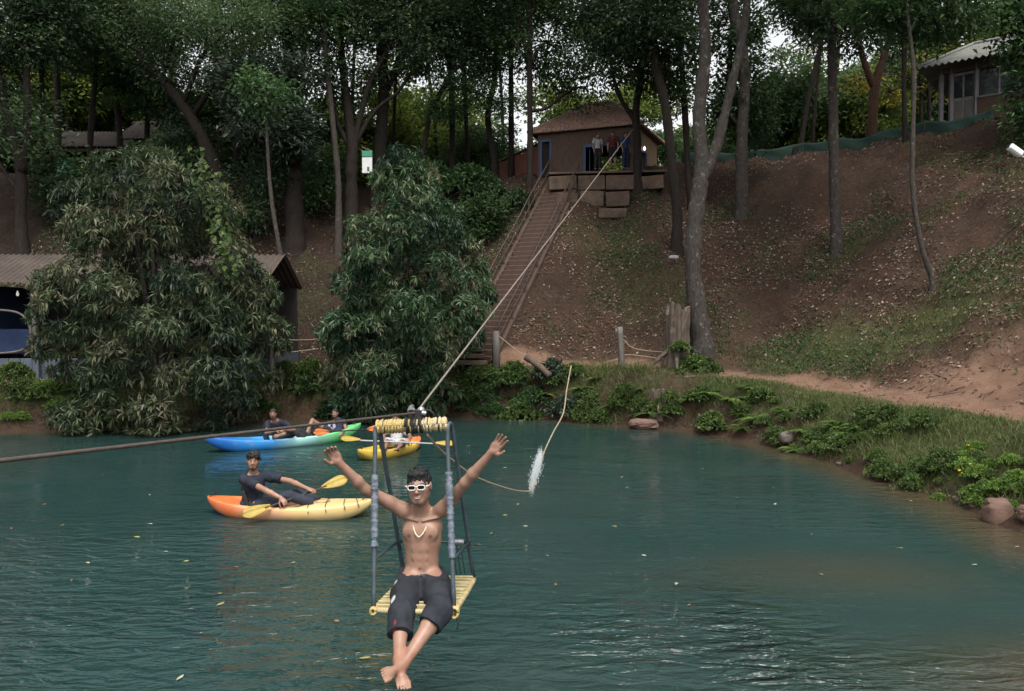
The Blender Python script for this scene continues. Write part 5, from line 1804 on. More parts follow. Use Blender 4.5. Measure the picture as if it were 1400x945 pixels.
def turf_fn(x, y):
    return grass_mask(x, y) * (1 - 0.95 * path_mask(x, y)) * (1 - bare_mask(x, y)) * (shore_dist(x, y) > 1.2)
P = scatter(230000, (4, 22, 11, 32), turf_fn)
nn = fbm(P * 0.7, 2, 8)
blade_object('grass', 'short grass on the foot of the side slope', P, rng.uniform(0.06, 0.15, len(P)), np.full(len(P), 0.013), 0.58 + 0.5 * nn + rng.normal(size=len(P)) * 0.2, 'grass_blade')
P2 = scatter(90000, (-18, 6, 22, 36), lambda x, y: turf_fn(x, y) * 0.8)
blade_object('grass', 'sparse low weeds on the shaded slope', P2, rng.uniform(0.05, 0.14, len(P2)), np.full(len(P2), 0.016), 0.3 + rng.normal(size=len(P2)) * 0.15, 'foliage_mid')


def bank_fn(x, y):
    D = shore_dist(x, y)
    n = fbm(np.stack([x, y, 0 * x], 1) * 0.9, 3, 31)
    return smooth01(D, -0.05, 0.15) * (1 - smooth01(D, 1.1 + 0.3 * n, 1.7)) * np.clip(0.65 + 1.3 * n, 0.05, 1) * smooth01(y, 9, 11)
P3 = scatter(300000, (-18, 9.5, 10, 27), bank_fn)
tall = np.exp(-((P3[:, 0] - 3.6) / 1.3) ** 2) * (P3[:, 1] > 22)
hb = rng.uniform(0.07, 0.24, len(P3)) * (1 + 1.2 * tall) * (0.75 + 0.8 * np.clip(fbm(P3 * 1.3, 2, 91) + 0.2, 0, 1))
blade_object('grass', 'long grass hanging over the lake bank', P3, hb, 0.012 + 0.006 * rng.random(len(P3)), 0.45 + 0.45 * fbm(P3 * 0.8, 2, 3) + 0.15 * tall + rng.normal(size=len(P3)) * 0.2, 'grass_blade')


# ------------------------------------------------------------------ leaf litter
def litter_fn(x, y):
    D = shore_dist(x, y)
    n = fbm(np.stack([x, y, 0 * x], 1) * 0.55, 4, 131)
    return smooth01(D, 1.6, 3.0) * np.clip(0.36 + 1.5 * n, 0.04, 1) * (1 - 0.85 * path_mask(x, y)) * (1 - 0.7 * bare_mask(x, y))
P4 = scatter(150000, (-20, 23, 12, 37.5), litter_fn)
n = len(P4)
NR = ground_normal(P4)
A = unit(np.cross(NR, rng.normal(size=(n, 3))) + NR * rng.uniform(-0.05, 0.35, (n, 1)))
V, Fq, T = leaf_quads(P4 + NR * 0.02, A, rng.uniform(0.06, 0.15, n), rng.uniform(0.035, 0.075, n), np.clip(0.52 + 0.28 * rng.normal(size=n), 0, 1), NR + rng.normal(size=(n, 3)) * 0.3)
o = link('leaf_litter', np_mesh('leaf_litter', V, Fq, False, {'tint': T}), MATS['dead_leaf'])
tag(o, 'fallen dead leaves scattered over the slope', 'leaves', kind='stuff')
# stones and fallen twigs on the slope
P6 = scatter(5200, (-20, 22, 14, 37), lambda x, y: smooth01(shore_dist(x, y), 1.6, 3.0) * np.clip(0.3 + 1.2 * fbm(np.stack([x, y, 0 * x], 1) * 0.6, 3, 211), 0.02, 1))
n = len(P6)
oc6 = unit(rng.normal(size=(n, 6, 3)) * 0.35 + np.array([(1, 0, 0), (-1, 0, 0), (0, 1, 0), (0, -1, 0), (0, 0, 1), (0, 0, -1)], float)[None])
r6 = (0.02 + 0.05 * rng.random(n) ** 3)[:, None, None]
V6 = (P6[:, None, :] + oc6 * r6 * np.array((1.2, 1.2, 0.8))).reshape(-1, 3)
F6 = (np.array([(0, 2, 4), (2, 1, 4), (1, 3, 4), (3, 0, 4), (2, 0, 5), (1, 2, 5), (3, 1, 5), (0, 3, 5)])[None] + (np.arange(n) * 6)[:, None, None]).reshape(-1, 3)
o = link('stone_scatter', np_mesh('stone_scatter', V6, F6, False), MATS['grey_rock'])
tag(o, 'small stones scattered over the slope', 'stones', kind='stuff')
P7 = scatter(1500, (-20, 22, 14, 37), lambda x, y: smooth01(shore_dist(x, y), 2.2, 3.2) * 0.6)
mb = MB()
for p in P7:
    an = rng.uniform(0, 6.28); L = rng.uniform(0.2, 0.9)
    q = p + (math.cos(an) * L, math.sin(an) * L, 0); q[2] = hz(q[0], q[1])
    mm = (p + q) / 2 + (rng.normal() * 0.05, rng.normal() * 0.05, 0.05)
    mb.tube([p + (0, 0, .015), mm, q + (0, 0, .02)], [0.012, 0.010, 0.004], 4)
o = mb.build('twig_litter', MATS['bark_pale'])
tag(o, 'fallen twigs lying over the slope', 'twigs', kind='stuff')
# low creeping weeds in patches on the slope
def weed_fn(x, y):
    D = shore_dist(x, y)
    n = fbm(np.stack([x, y, 0 * x], 1) * 0.45, 4, 177)
    return smooth01(D, 2.6, 4.0) * (1 - smooth01(D, 12, 15)) * smooth01(n, 0.0, 0.28) * (1 - path_mask(x, y)) * (1 - bare_mask(x, y))
P5 = scatter(110000, (-20, 22, 16, 37), weed_fn)
n = len(P5)
NR = ground_normal(P5)
V, Fq, T = leaf_quads(P5 + NR * rng.uniform(0.02, 0.14, (n, 1)), unit(rng.normal(size=(n, 3))), rng.uniform(0.07, 0.15, n), rng.uniform(0.04, 0.07, n), np.clip(0.50 + 0.25 * rng.normal(size=n), 0, 1), NR + rng.normal(size=(n, 3)) * 0.5)
o = link('ground_weeds', np_mesh('ground_weeds', V, Fq, False, {'tint': T}), MATS['foliage_mid'])
tag(o, 'low creeping weeds in patches on the slope', 'weeds', kind='stuff')

# ------------------------------------------------------------------ leaves floating on the lake
plain('floating_yellow', (0.32, 0.29, 0.11), (0.2, 0.18, 0.06), 20, 0.6)
plain('floating_brown', (0.22, 0.14, 0.08), (0.13, 0.08, 0.05), 20, 0.6)
plain('floating_pale', (0.38, 0.38, 0.27), (0.28, 0.28, 0.19), 20, 0.6)


def fl_leaf(L, W):
    mb = MB()
    t = np.linspace(0, 1, 7)
    w = W * np.sin(np.clip(t, 0, 1) * math.pi) ** 0.8
    top = [(L * (a - .5), b / 2, 0.006 + 0.010 * a) for a, b in zip(t, w)]
    bot = [(L * (a - .5), -b / 2, 0.010 + 0.010 * (1 - a)) for a, b in zip(t, w)]
    midr = [(L * (a - .5), 0, 0.004) for a in t]
    V = top + midr + bot
    Fc = [(7 + i, 8 + i, i + 1, i) for i in range(6)] + [(14 + i, 15 + i, 8 + i, 7 + i) for i in range(6)]
    return mb.add(V, Fc).mesh('floating_leaf')


lm = [fl_leaf(0.12, 0.045), fl_leaf(0.09, 0.05), fl_leaf(0.15, 0.05)]
spots = [(497, 901, 2), (246, 928, 2), (300, 812, 1), (254, 768, 1), (226, 755, 0), (98, 794, 0), (187, 735, 0), (205, 717, 1), (16, 723, 0), (84, 719, 0), (205, 677, 1), (322, 776, 1), (301, 827, 2), (708, 690, 1),
         (653, 745, 0), (690, 705, 1), (718, 720, 1), (672, 730, 0), (748, 760, 0), (925, 799, 1), (942, 828, 0), (857, 667, 0), (850, 653, 0), (1123, 786, 1), (1057, 667, 0), (1060, 690, 0), (1110, 731, 0), (1230, 750, 0),
         (1332, 773, 0), (1007, 681, 0), (960, 641, 1), (1390, 748, 0), (1330, 710, 1), (1245, 685, 1), (640, 610, 0), (600, 640, 0), (690, 640, 1), (120, 770, 0), (760, 800, 0), (840, 720, 0), (880, 760, 1), (60, 690, 0), (140, 650, 1), (400, 770, 0), (460, 850, 1)]
for k, (u, v, s) in enumerate(spots):
    r = ray(u, v); d = -CAM_Z / r[2]
    me = lm[s].copy(); col_ = ('floating_yellow', 'floating_pale', 'floating_brown')[k % 3]
    me.materials.append(MATS[col_])
    o = link('floating_leaf', me)
    sc_ = 0.8 + 0.5 * rng.random()
    sc_ *= 0.75
    o.location = (r[0] * d, d, 0.0); o.rotation_euler = (0, 0, rng.uniform(0, 6.28)); o.scale = (sc_,) * 3
    w = col_.split('_')[1]
    tag(o, {'yellow': 'small yellowish leaf floating on the open lake water', 'pale': 'small pale leaf floating on the open lake water', 'brown': 'small brown leaf floating on the open lake water'}[w], 'leaf', w + ' leaves floating on the lake')
# ================================================================== people: smooth implicit bodies turned into one mesh each
def surface_nets(Fv, org, h):
    s = Fv < 0
    nx, ny, nz = Fv.shape
    cnt = np.zeros((nx - 1, ny - 1, nz - 1), np.int8)
    for a in (0, 1):
        for b in (0, 1):
            for c in (0, 1):
                cnt += s[a:nx - 1 + a, b:ny - 1 + b, c:nz - 1 + c]
    I, J, K = np.nonzero((cnt > 0) & (cnt < 8))
    vid = np.full(cnt.shape, -1, np.int64)
    vid[I, J, K] = np.arange(len(I))
    acc = np.zeros((len(I), 3)); num = np.zeros(len(I))
    corners = [(a, b, c) for a in (0, 1) for b in (0, 1) for c in (0, 1)]
    for ca in corners:
        for ax in range(3):
            if ca[ax]: continue
            cb = list(ca); cb[ax] = 1
            fa = Fv[I + ca[0], J + ca[1], K + ca[2]]; fb = Fv[I + cb[0], J + cb[1], K + cb[2]]
            m = (fa < 0) != (fb < 0)
            t = np.where(m, fa / np.where(m, fa - fb, 1), 0)
            p = np.array(ca, float)[None].repeat(len(I), 0)
            p[:, ax] += t
            acc += np.where(m[:, None], p, 0); num += m
    V = (np.stack([I, J, K], 1) + acc / num[:, None]) * h + org
    quads = []
    for ax in range(3):
        sl0 = [slice(None)] * 3; sl1 = [slice(None)] * 3
        sl0[ax] = slice(0, -1); sl1[ax] = slice(1, None)
        e = s[tuple(sl0)] != s[tuple(sl1)]
        flip = s[tuple(sl0)]
        o = [a for a in range(3) if a != ax]
        idx = np.argwhere(e)
        ok = np.all([(idx[:, a] > 0) & (idx[:, a] < Fv.shape[a] - 1) for a in o], 0)
        idx = idx[ok]
        fl = flip[idx[:, 0], idx[:, 1], idx[:, 2]]
        def cell(d1, d2):
            q = idx.copy(); q[:, o[0]] -= d1; q[:, o[1]] -= d2
            return vid[q[:, 0], q[:, 1], q[:, 2]]
        q = np.stack([cell(1, 1), cell(0, 1), cell(0, 0), cell(1, 0)], 1)
        if ax == 1: q = q[:, ::-1]
        q = np.where(fl[:, None], q, q[:, ::-1])
        quads.append(q)
    Q = np.concatenate(quads)
    return V, Q[(Q >= 0).all(1)]


class Body:
    """signed distance field on a grid; primitives are blended in one after another"""
    def __init__(s, lo, hi, h):
        s.h = h; s.lo = np.array(lo, float) - 4 * h
        n = np.ceil((np.array(hi, float) + 4 * h - s.lo) / h).astype(int) + 1
        s.F = np.full(n, 0.2, np.float32)

    def sub(s, lo, hi, pad):
        a = np.maximum(np.floor((np.array(lo) - pad - s.lo) / s.h).astype(int), 0)
        b = np.minimum(np.ceil((np.array(hi) + pad - s.lo) / s.h).astype(int) + 1, s.F.shape)
        if np.any(b <= a): return None, None
        ax = [s.lo[i] + np.arange(a[i], b[i]) * s.h for i in range(3)]
        P = np.stack(np.meshgrid(*ax, indexing='ij'), -1)
        return (slice(a[0], b[0]), slice(a[1], b[1]), slice(a[2], b[2])), P

    def blend(s, sl, d, k, cut=False):
        f = s.F[sl]
        if cut:
            d = -d
            if k > 0:
                t = np.clip(0.5 - 0.5 * (f - d) / k, 0, 1)
                s.F[sl] = f * (1 - t) + d * t + k * t * (1 - t)
            else: s.F[sl] = np.maximum(f, d)
            return
        if k <= 0:
            s.F[sl] = np.minimum(f, d); return
        t = np.clip(0.5 + 0.5 * (f - d) / k, 0, 1)
        s.F[sl] = f * (1 - t) + d * t - k * t * (1 - t)

    def cone(s, a, b, ra, rb, k=0.02, cut=False):
        a, b = np.array(a, float), np.array(b, float)
        r = max(ra, rb)
        sl, P = s.sub(np.minimum(a, b) - r, np.maximum(a, b) + r, k + 3 * s.h)
        if sl is None: return s
        ba = b - a
        L2 = ba @ ba + 1e-12
        t = np.clip(((P - a) @ ba) / L2, 0, 1)
        d = np.linalg.norm(P - a - t[..., None] * ba, axis=-1) - (ra + (rb - ra) * t)
        s.blend(sl, d, k, cut); return s

    def chain(s, pts, rs, k=0.015):
        for i in range(len(pts) - 1): s.cone(pts[i], pts[i + 1], rs[i], rs[i + 1], k)
        return s

    def ell(s, c, r, R=None, k=0.02, cut=False):
        c = np.array(c, float); r = np.array(r, float)
        m = r.max()
        sl, P = s.sub(c - m, c + m, k + 3 * s.h)
        if sl is None: return s
        q = P - c
        if R is not None: q = q @ np.array(R)              # columns of R are the local axes
        k0 = np.linalg.norm(q / r, axis=-1); k1 = np.linalg.norm(q / (r * r), axis=-1) + 1e-9
        s.blend(sl, k0 * (k0 - 1) / k1, k, cut); return s

    def plane_cut(s, p, n, k=0.0):
        """keep the side the normal points away from"""
        sl, P = s.sub(s.lo, s.lo + np.array(s.F.shape) * s.h, 0)
        d = (P - np.array(p, float)) @ np.array(n, float)
        s.F[sl] = np.maximum(s.F[sl], d); return s

    def wrinkle(s, amp, scale, seed=0):
        idx = np.argwhere(np.abs(s.F) < 0.03)
        P = s.lo + idx * s.h
        s.F[idx[:, 0], idx[:, 1], idx[:, 2]] += (amp * vnoise(P * scale, seed) + 0.5 * amp * vnoise(P * scale * 2.1, seed + 1)).astype(np.float32); return s

    def mesh(s):
        return surface_nets(s.F, s.lo, s.h)


def frame3(x, y, z):
    return np.stack([x, y, z], 1)


def orth(up, fwd):
    up = unit(up); fwd = unit(np.array(fwd, float) - up * np.dot(up, fwd))
    right = np.cross(fwd, up)                            # the person's own right when looking along fwd
    return right, fwd, up


def hand(B, wrist, axis, palm, side, curl=0.15, spread=0.16, S=1.0, thumb_out=0.9, k=0.006):
    """axis: wrist to knuckles; palm: direction the palm faces; side: +1 when the thumb lies towards cross(axis, palm)"""
    axis = unit(axis); palm = unit(np.array(palm, float) - axis * np.dot(axis, palm)); lat = np.cross(axis, palm) * side
    R = frame3(lat, palm, axis)
    w = np.array(wrist, float)
    B.cone(w - axis * 0.02, w + axis * 0.02, 0.026 * S, 0.027 * S, 0.012)
    B.ell(w + axis * 0.052 * S, (0.041 * S, 0.0175 * S, 0.052 * S), R, 0.012)
    B.ell(w + axis * 0.035 * S + lat * 0.022 * S + palm * 0.008 * S, (0.018 * S, 0.017 * S, 0.032 * S), R, 0.010)
    tips = []
    for i, (o, L, r) in enumerate(((0.030, 0.078, 0.0092), (0.0105, 0.088, 0.0095), (-0.0105, 0.081, 0.009), (-0.0295, 0.062, 0.0082))):
        ang = spread * (1.0, 0.33, -0.33, -1.05)[i]
        cd = axis * math.cos(ang) + lat * math.sin(ang)
        p = w + axis * 0.088 * S + lat * o * S
        bend = curl * (0.85 + 0.12 * i)
        pts = [w + axis * 0.055 * S + lat * o * 0.85 * S, p]
        a = 0.0
        for seg in (0.45, 0.31, 0.24):
            a += bend * (0.75 if seg > 0.4 else 1.0)
            dd = cd * math.cos(a) + palm * math.sin(a)
            p = p + dd * L * seg * S
            pts.append(p)
        rs = [r * 1.02 * S, r * 1.05 * S, r * S, r * 0.93 * S, r * 0.78 * S]
        B.chain(pts, rs, k * 0.5)
        tips.append(p)
    t0 = w + axis * 0.022 * S + lat * 0.026 * S + palm * 0.006 * S
    t1 = t0 + (axis * 0.55 + lat * 0.75 * thumb_out + palm * (0.12 + 0.45 * curl)) * 0.042 * S
    t2 = t1 + (axis * (0.85) + lat * 0.42 * thumb_out * (1 - 0.5 * min(curl, 1)) + palm * (0.1 + 0.7 * curl)) * 0.034 * S
    t3 = t2 + (axis * 0.95 + lat * 0.15 * thumb_out * (1 - curl) + palm * (0.1 + 0.7 * curl)) * 0.026 * S
    B.chain([t0, t1, t2, t3], [0.0135 * S, 0.0125 * S, 0.0108 * S, 0.0085 * S], k)
    return B


def head_geo(B, c, fwd, up, S=1.0, neck_to=None, detail=True):
    """c: centre of the skull. Local x to the viewer's right when the face looks at the viewer is -right."""
    right, fwd, up = orth(up, fwd)
    R = frame3(right, fwd, up)
    L = lambda x, y, z: c + S * (right * x + fwd * y + up * z)
    if neck_to is not None:
        B.cone(neck_to, L(0, -0.020, -0.075), 0.060 * S, 0.054 * S, 0.03)
    B.ell(L(0, -0.012, 0.030), (0.079 * S, 0.094 * S, 0.086 * S), R, 0.02)
    B.ell(L(0, 0.022, -0.035), (0.068 * S, 0.066 * S, 0.078 * S), R, 0.03)
    B.ell(L(0, 0.052, -0.092), (0.032 * S, 0.030 * S, 0.024 * S), R, 0.03)
    for sg in (-1, 1):
        B.cone(L(sg * 0.056, 0.0, -0.055), L(sg * 0.020, 0.055, -0.095), 0.018 * S, 0.016 * S, 0.025)
        B.ell(L(sg * 0.040, 0.052, -0.014), (0.022 * S, 0.020 * S, 0.018 * S), R, 0.02)
        if detail:
            B.ell(L(sg * 0.031, 0.090, 0.012), (0.016 * S, 0.016 * S, 0.011 * S), R, 0.012, True)
            B.ell(L(sg * 0.031, 0.074, 0.011), (0.0145 * S, 0.0135 * S, 0.0125 * S), R, 0.003)
            B.cone(L(sg * 0.014, 0.082, 0.031), L(sg * 0.048, 0.070, 0.032), 0.009 * S, 0.007 * S, 0.010)
        B.ell(L(sg * 0.081, -0.008, 0.002), (0.010 * S, 0.020 * S, 0.033 * S), R, 0.006)
    B.cone(L(0, 0.084, 0.020), L(0, 0.104, -0.022), 0.008 * S, 0.0125 * S, 0.012)
    for sg in (-1, 1): B.ell(L(sg * 0.012, 0.092, -0.027), (0.0085 * S, 0.010 * S, 0.008 * S), R, 0.006)
    B.ell(L(0, 0.083, -0.054), (0.026 * S, 0.011 * S, 0.007 * S), R, 0.006)
    B.ell(L(0, 0.081, -0.066), (0.022 * S, 0.011 * S, 0.0075 * S), R, 0.006)
    if detail: B.ell(L(0, 0.094, -0.0595), (0.022 * S, 0.010 * S, 0.0028 * S), R, 0.003, True)
    return R, L


def hair_geo(c, fwd, up, S, h, style='short'):
    right, fwd, up = orth(up, fwd)
    R = frame3(right, fwd, up)
    L = lambda x, y, z: c + S * (right * x + fwd * y + up * z)
    B = Body(c - 0.17 * S, c + 0.19 * S, h)
    B.ell(L(0, -0.020, 0.040), (0.086 * S, 0.098 * S, 0.090 * S), R, 0.01)
    if style == 'quiff':
        B.ell(L(0, 0.030, 0.094), (0.064 * S, 0.058 * S, 0.032 * S), R, 0.02)
    elif style == 'curly':
        for i in range(110):
            v = unit(rng.normal(size=3) + np.array((0, 0.05, 0.9)))
            B.ell(L(v[0] * 0.082, v[1] * 0.092 - 0.008, v[2] * 0.090 + 0.054), (rng.uniform(0.016, 0.028) * S,) * 3, R, 0.006)
    if style in ('quiff', 'short'):
        for i in range(170 if style == 'quiff' else 60):
            v = unit(rng.normal(size=3) * np.array((0.9, 0.9, 0.5)) + np.array((0, 0.12, 0.85)))
            p0 = np.array((v[0] * 0.078, v[1] * 0.088 - 0.015, v[2] * 0.085 + 0.040 + (0.010 if style == 'quiff' and v[2] > 0.6 else 0)))
            d0 = v * 0.5 + np.array((rng.normal() * 0.3, 0.7 + rng.normal() * 0.3, 0.45))
            p1 = p0 + unit(d0) * rng.uniform(0.008, 0.018)
            B.cone(L(*p0), L(*p1), 0.007 * S, 0.0035 * S, 0.003)
    # face and neck opening
    B.ell(L(0, 0.105, -0.018), (0.072 * S, 0.085 * S, 0.078 * S), R, 0.006, True)
    B.ell(L(0, 0.03, -0.085), (0.13 * S, 0.15 * S, 0.062 * S), R, 0.006, True)
    for sg in (-1, 1): B.ell(L(sg * 0.085, 0.016, -0.022), (0.03 * S, 0.034 * S, 0.046 * S), R, 0.004, True)
    B.wrinkle(0.006 * S, 70 / S, 3)
    return B.mesh()


def torso_geo(B, J, S=1.0, bare=True, infl=0.0, k=0.045, arms=True):
    right, fwd, up = orth(J['neck'] - J['pelvis'], J['fwd'])
    R = frame3(right, fwd, up)
    pel, nk = J['pelvis'], J['neck']
    Ht = np.linalg.norm(nk - pel)
    T = lambda x, y, z: pel + right * x * S + fwd * y * S + up * z * Ht
    e = infl
    B.ell(T(0, -0.005, 0.04), (0.155 * S + e, 0.112 * S + e, 0.120 * S + e), R, k)
    B.ell(T(0, 0.0, 0.30), (0.132 * S + e, 0.092 * S + e, 0.140 * S + e), R, k)
    B.ell(T(0, -0.002, 0.60), (0.152 * S + e, 0.105 * S + e, 0.165 * S + e), R, k)
    B.ell(T(0, -0.012, 0.80), (0.160 * S + e, 0.096 * S + e, 0.10 * S + e), R, k)
    for sg, sh in ((-1, J['shL']), (1, J['shR'])):
        B.cone(T(sg * 0.05, -0.02, 0.93), sh, 0.050 * S + e, 0.052 * S + e, k)
        if bare:
            B.ell(T(sg * 0.070, 0.070, 0.73), (0.070 * S, 0.027 * S, 0.060 * S), R, 0.028)
            B.cone(T(sg * 0.02, 0.085, 0.91), T(sg * 0.14, 0.05, 0.95), 0.007 * S, 0.007 * S, 0.022)
            for r_ in range(3):
                B.ell(T(sg * 0.030, 0.086, 0.50 - r_ * 0.125), (0.026 * S, 0.009 * S, 0.026 * S), R, 0.022)
    if bare:
        B.ell(T(0, 0.108, 0.215), (0.008 * S, 0.014 * S, 0.010 * S), R, 0.006, True)
    B.cone(T(0, -0.02, 0.90), nk + up * 0.02, 0.070 * S + e, 0.060 * S + e, 0.03)
    return R, T


def arm_geo(B, sh, el, wr, S=1.0, e=0.0, k=0.02):
    B.cone(sh, sh + (el - sh) * 0.35, 0.057 * S + e, 0.050 * S + e, k + 0.015)
    B.cone(sh + (el - sh) * 0.35, el, 0.049 * S + e, 0.039 * S + e, k)
    m = el + (wr - el) * 0.3
    B.cone(el, m, 0.038 * S + e, 0.042 * S + e, k)
    B.cone(m, wr, 0.042 * S + e, 0.026 * S + e, k)


def leg_geo(B, hip, kn, an, S=1.0, e=0.0, k=0.03):
    B.cone(hip, hip + (kn - hip) * 0.4, 0.092 * S + e, 0.083 * S + e, k + 0.02)
    B.cone(hip + (kn - hip) * 0.4, kn, 0.083 * S + e, 0.056 * S + e, k)
    m = kn + (an - kn) * 0.3
    B.cone(kn, m, 0.055 * S + e, 0.057 * S + e, k)
    B.cone(m, an, 0.057 * S + e, 0.035 * S + e, k)


def foot_geo(B, an, toe, up, S=1.0):
    d = unit(toe - an); up = unit(np.array(up, float) - d * np.dot(d, up)); sd = np.cross(d, up)
    R = frame3(sd, d, up)
    heel = an - up * 0.045 * S - d * 0.03 * S
    B.ell(heel, (0.032 * S, 0.04 * S, 0.034 * S), R, 0.02)
    ball = an + d * 0.125 * S - up * 0.05 * S
    B.cone(an - up * 0.01 * S, ball, 0.034 * S, 0.022 * S, 0.03)
    B.ell(ball, (0.044 * S, 0.05 * S, 0.018 * S), R, 0.02)
    for i in range(5):
        o = (-2 + i) * 0.018 * S
        l = (0.050, 0.056, 0.054, 0.048, 0.040)[i] * S
        b0 = ball + sd * o + d * 0.025 * S
        B.cone(b0, b0 + d * l - up * 0.004, (0.014, 0.010, 0.0095, 0.009, 0.0085)[i] * S, (0.0115, 0.008, 0.0075, 0.007, 0.0065)[i] * S, 0.004)


def bounds(J, pad=0.2):
    P = np.array([v for k, v in J.items() if k not in ('fwd', 'look', 'lookup') and np.ndim(v) == 1 and len(v) == 3])
    return P.min(0) - pad, P.max(0) + pad


color_mat('skin', 0.45, 0.45, 0.06, 0.25, 120, 16, 0.16)
color_mat('fabric', 0.85, 0.2, 0.0, 0.35, 160, 18, 0.16, dist=0.003)
color_mat('hair_black', 0.5, 0.35, 0.0, 0.8, 220, 60, 0.3, dist=0.006)
plain('white_frame', (0.78, 0.75, 0.70), (0.7, 0.67, 0.62), 20, 0.35)
m, nt, b = new_mat('dark_lens'); b.inputs['Base Color'].default_value = (0.008, 0.008, 0.01, 1); b.inputs['Roughness'].default_value = 0.08
plain('shell_beads', (0.72, 0.66, 0.52), (0.5, 0.44, 0.32), 60, 0.5)


def col_mesh(name, V, Q, color_fn, mat, parent, smooth=True):
    c = color_fn(V)
    return link(name, np_mesh(name, V, Q, smooth, None, {'col': c}), MATS[mat], parent)


def near(V, p, r):
    return 1 - smooth01(np.linalg.norm(V - np.array(p), axis=1), r * 0.5, r)


def skin_color(base, marks):
    base = np.array(base)
    def fn(V):
        c = np.tile(base, (len(V), 1))
        c = c * (1 + 0.10 * vnoise(V * 9, 4))[:, None]
        for p, r, col, amt in marks:
            w = (near(V, p, r) * amt)[:, None]
            c = c * (1 - w) + np.array(col) * w
        return np.clip(c, 0, 1)
    return fn
# ================================================================== kayaks and paddles
color_mat('kayak_plastic', 0.38, 0.5, 0.0, 0.05, 30, 5, 0.07, coat=0.15)
plain('black_cord', (0.02, 0.02, 0.022), (0.012, 0.012, 0.012), 30, 0.6)
plain('paddle_shaft', (0.025, 0.027, 0.03), (0.015, 0.015, 0.018), 20, 0.4)
plain('grey_shaft', (0.40, 0.42, 0.44), (0.30, 0.32, 0.34), 20, 0.4)
plain('paddle_yellow', (0.38, 0.27, 0.03), (0.28, 0.19, 0.025), 8, 0.45)
plain('paddle_orange', (0.62, 0.20, 0.05), (0.5, 0.15, 0.04), 8, 0.45)


def kayak(label, loc, yaw, L, W, color_fn, rock=0.11, gun=0.165, well=0.12, straps=(), seats=(0.0,)):
    root = empty('kayak', loc, yaw)
    nl, nr = 113, 36
    V = []
    for i in range(nl):
        t = -1 + 2 * i / (nl - 1)
        a = abs(t)
        w = W / 2 * max(1 - a ** 2.3, 0.0) ** 0.72 + 0.012
        zg = gun + rock * a ** 2.6
        zk = -0.09 + (rock + 0.20) * a ** 5
        zg = max(zg, zk + 0.05)
        inw = sum(math.exp(-((t * L / 2 - s) / 0.55) ** 4) for s in seats)
        inw = min(inw, 1.0)
        for k in range(nr):
            an = 2 * math.pi * k / nr
            c, s_ = math.cos(an), math.sin(an)
            y = w * np.sign(c) * abs(c) ** 0.62
            if s_ < 0:
                z = zg + (zk - zg) * abs(s_) ** 0.75
            else:
                crown = 0.045 * (1 - a ** 3)
                z = zg + crown * s_ - well * inw * smooth01(1 - abs(y) / (w + 1e-6), 0.18, 0.42)
            V.append((t * L / 2, y, z))
    V = np.array(V)
    Fq = []
    for i in range(nl - 1):
        for k in range(nr):
            k2 = (k + 1) % nr
            Fq.append((i * nr + k, (i + 1) * nr + k, (i + 1) * nr + k2, i * nr + k2))
    caps = [[k for k in range(nr)], [(nl - 1) * nr + k for k in range(nr)][::-1]]
    me = bpy.data.meshes.new('hull')
    me.from_pydata([tuple(v) for v in V], [], Fq + caps)
    me.polygons.foreach_set('use_smooth', np.ones(len(me.polygons), bool))
    c = color_fn(V)
    dirt = smooth01(-V[:, 2], -0.12, 0.04) * np.clip(0.5 + 0.9 * fbm(V * np.array((2.5, 2.5, 9)), 3, 77), 0, 1)       # waterline scum and scuffs
    scuff = smooth01(fbm(V * np.array((3, 14, 14)), 3, 88), 0.12, 0.35) * 0.22
    c = c * (1 - 0.5 * dirt[:, None]) * (1 - scuff[:, None]) + scuff[:, None] * np.array((0.35, 0.33, 0.30))
    at_ = me.attributes.new('col', 'FLOAT_COLOR', 'POINT')
    at_.data.foreach_set('color', np.concatenate([c, np.ones((len(c), 1))], 1).astype(np.float32).ravel())
    me.update()
    link('hull', me, MATS['kayak_plastic'], root, False)
    for s in straps:
        t = s / (L / 2); a = abs(t)
        w = W / 2 * max(1 - a ** 2.3, 0.0) ** 0.72 + 0.012; zg = gun + rock * a ** 2.6
        P = [(s + 0.10, -w * 1.01, zg - 0.04), (s + 0.06, -w * 0.8, zg + 0.040), (s, 0, zg + 0.055 * (1 - a ** 3) + 0.006), (s - 0.06, w * 0.8, zg + 0.040), (s - 0.1, w * 1.01, zg - 0.04)]
        MB().tube(spline(P, 16), 0.006, 5).build('deck_cord', MATS['black_cord'], root, True, False)
    for s in seats:
        mb = MB()
        mb.box((s - 0.30, 0, gun + 0.10), (0.05, 0.38, 0.30), np.array(Matrix.Rotation(-0.3, 3, 'Y')), 0.02)
        mb.build('seat_back', MATS['black_cord'], root, False, False)
        MB().box((s - 0.02, 0, gun - well + 0.055), (0.5, 0.36, 0.03), None, 0.012).build('seat_pad', MATS['black_cord'], root, False, False)
    for sg in (-1, 1):
        x = sg * L * 0.46; zz = gun + rock * 0.92 ** 2.6 + 0.02
        MB().tube(spline([(x - 0.05, -0.04, zz), (x, -0.045, zz + 0.05), (x, 0.045, zz + 0.05), (x - 0.05, 0.04, zz)], 12), 0.009, 6).build('carry_handle', MATS['black_cord'], root, True, False)
    tag(root, label, 'kayak')
    return root


def mixc(a, b, t):
    t = np.asarray(t)[:, None]
    return np.array(a) * (1 - t) + np.array(b) * t


def near_col(V):
    n = 0.16 * fbm(V * 3, 3, 7)
    c = mixc((0.74, 0.165, 0.045), (0.80, 0.42, 0.22), smooth01(V[:, 0] + n, -1.0, -0.2))
    k = smooth01(V[:, 0] + n, -0.25, 0.55)[:, None]
    return c * (1 - k) + np.array((0.76, 0.54, 0.23)) * k


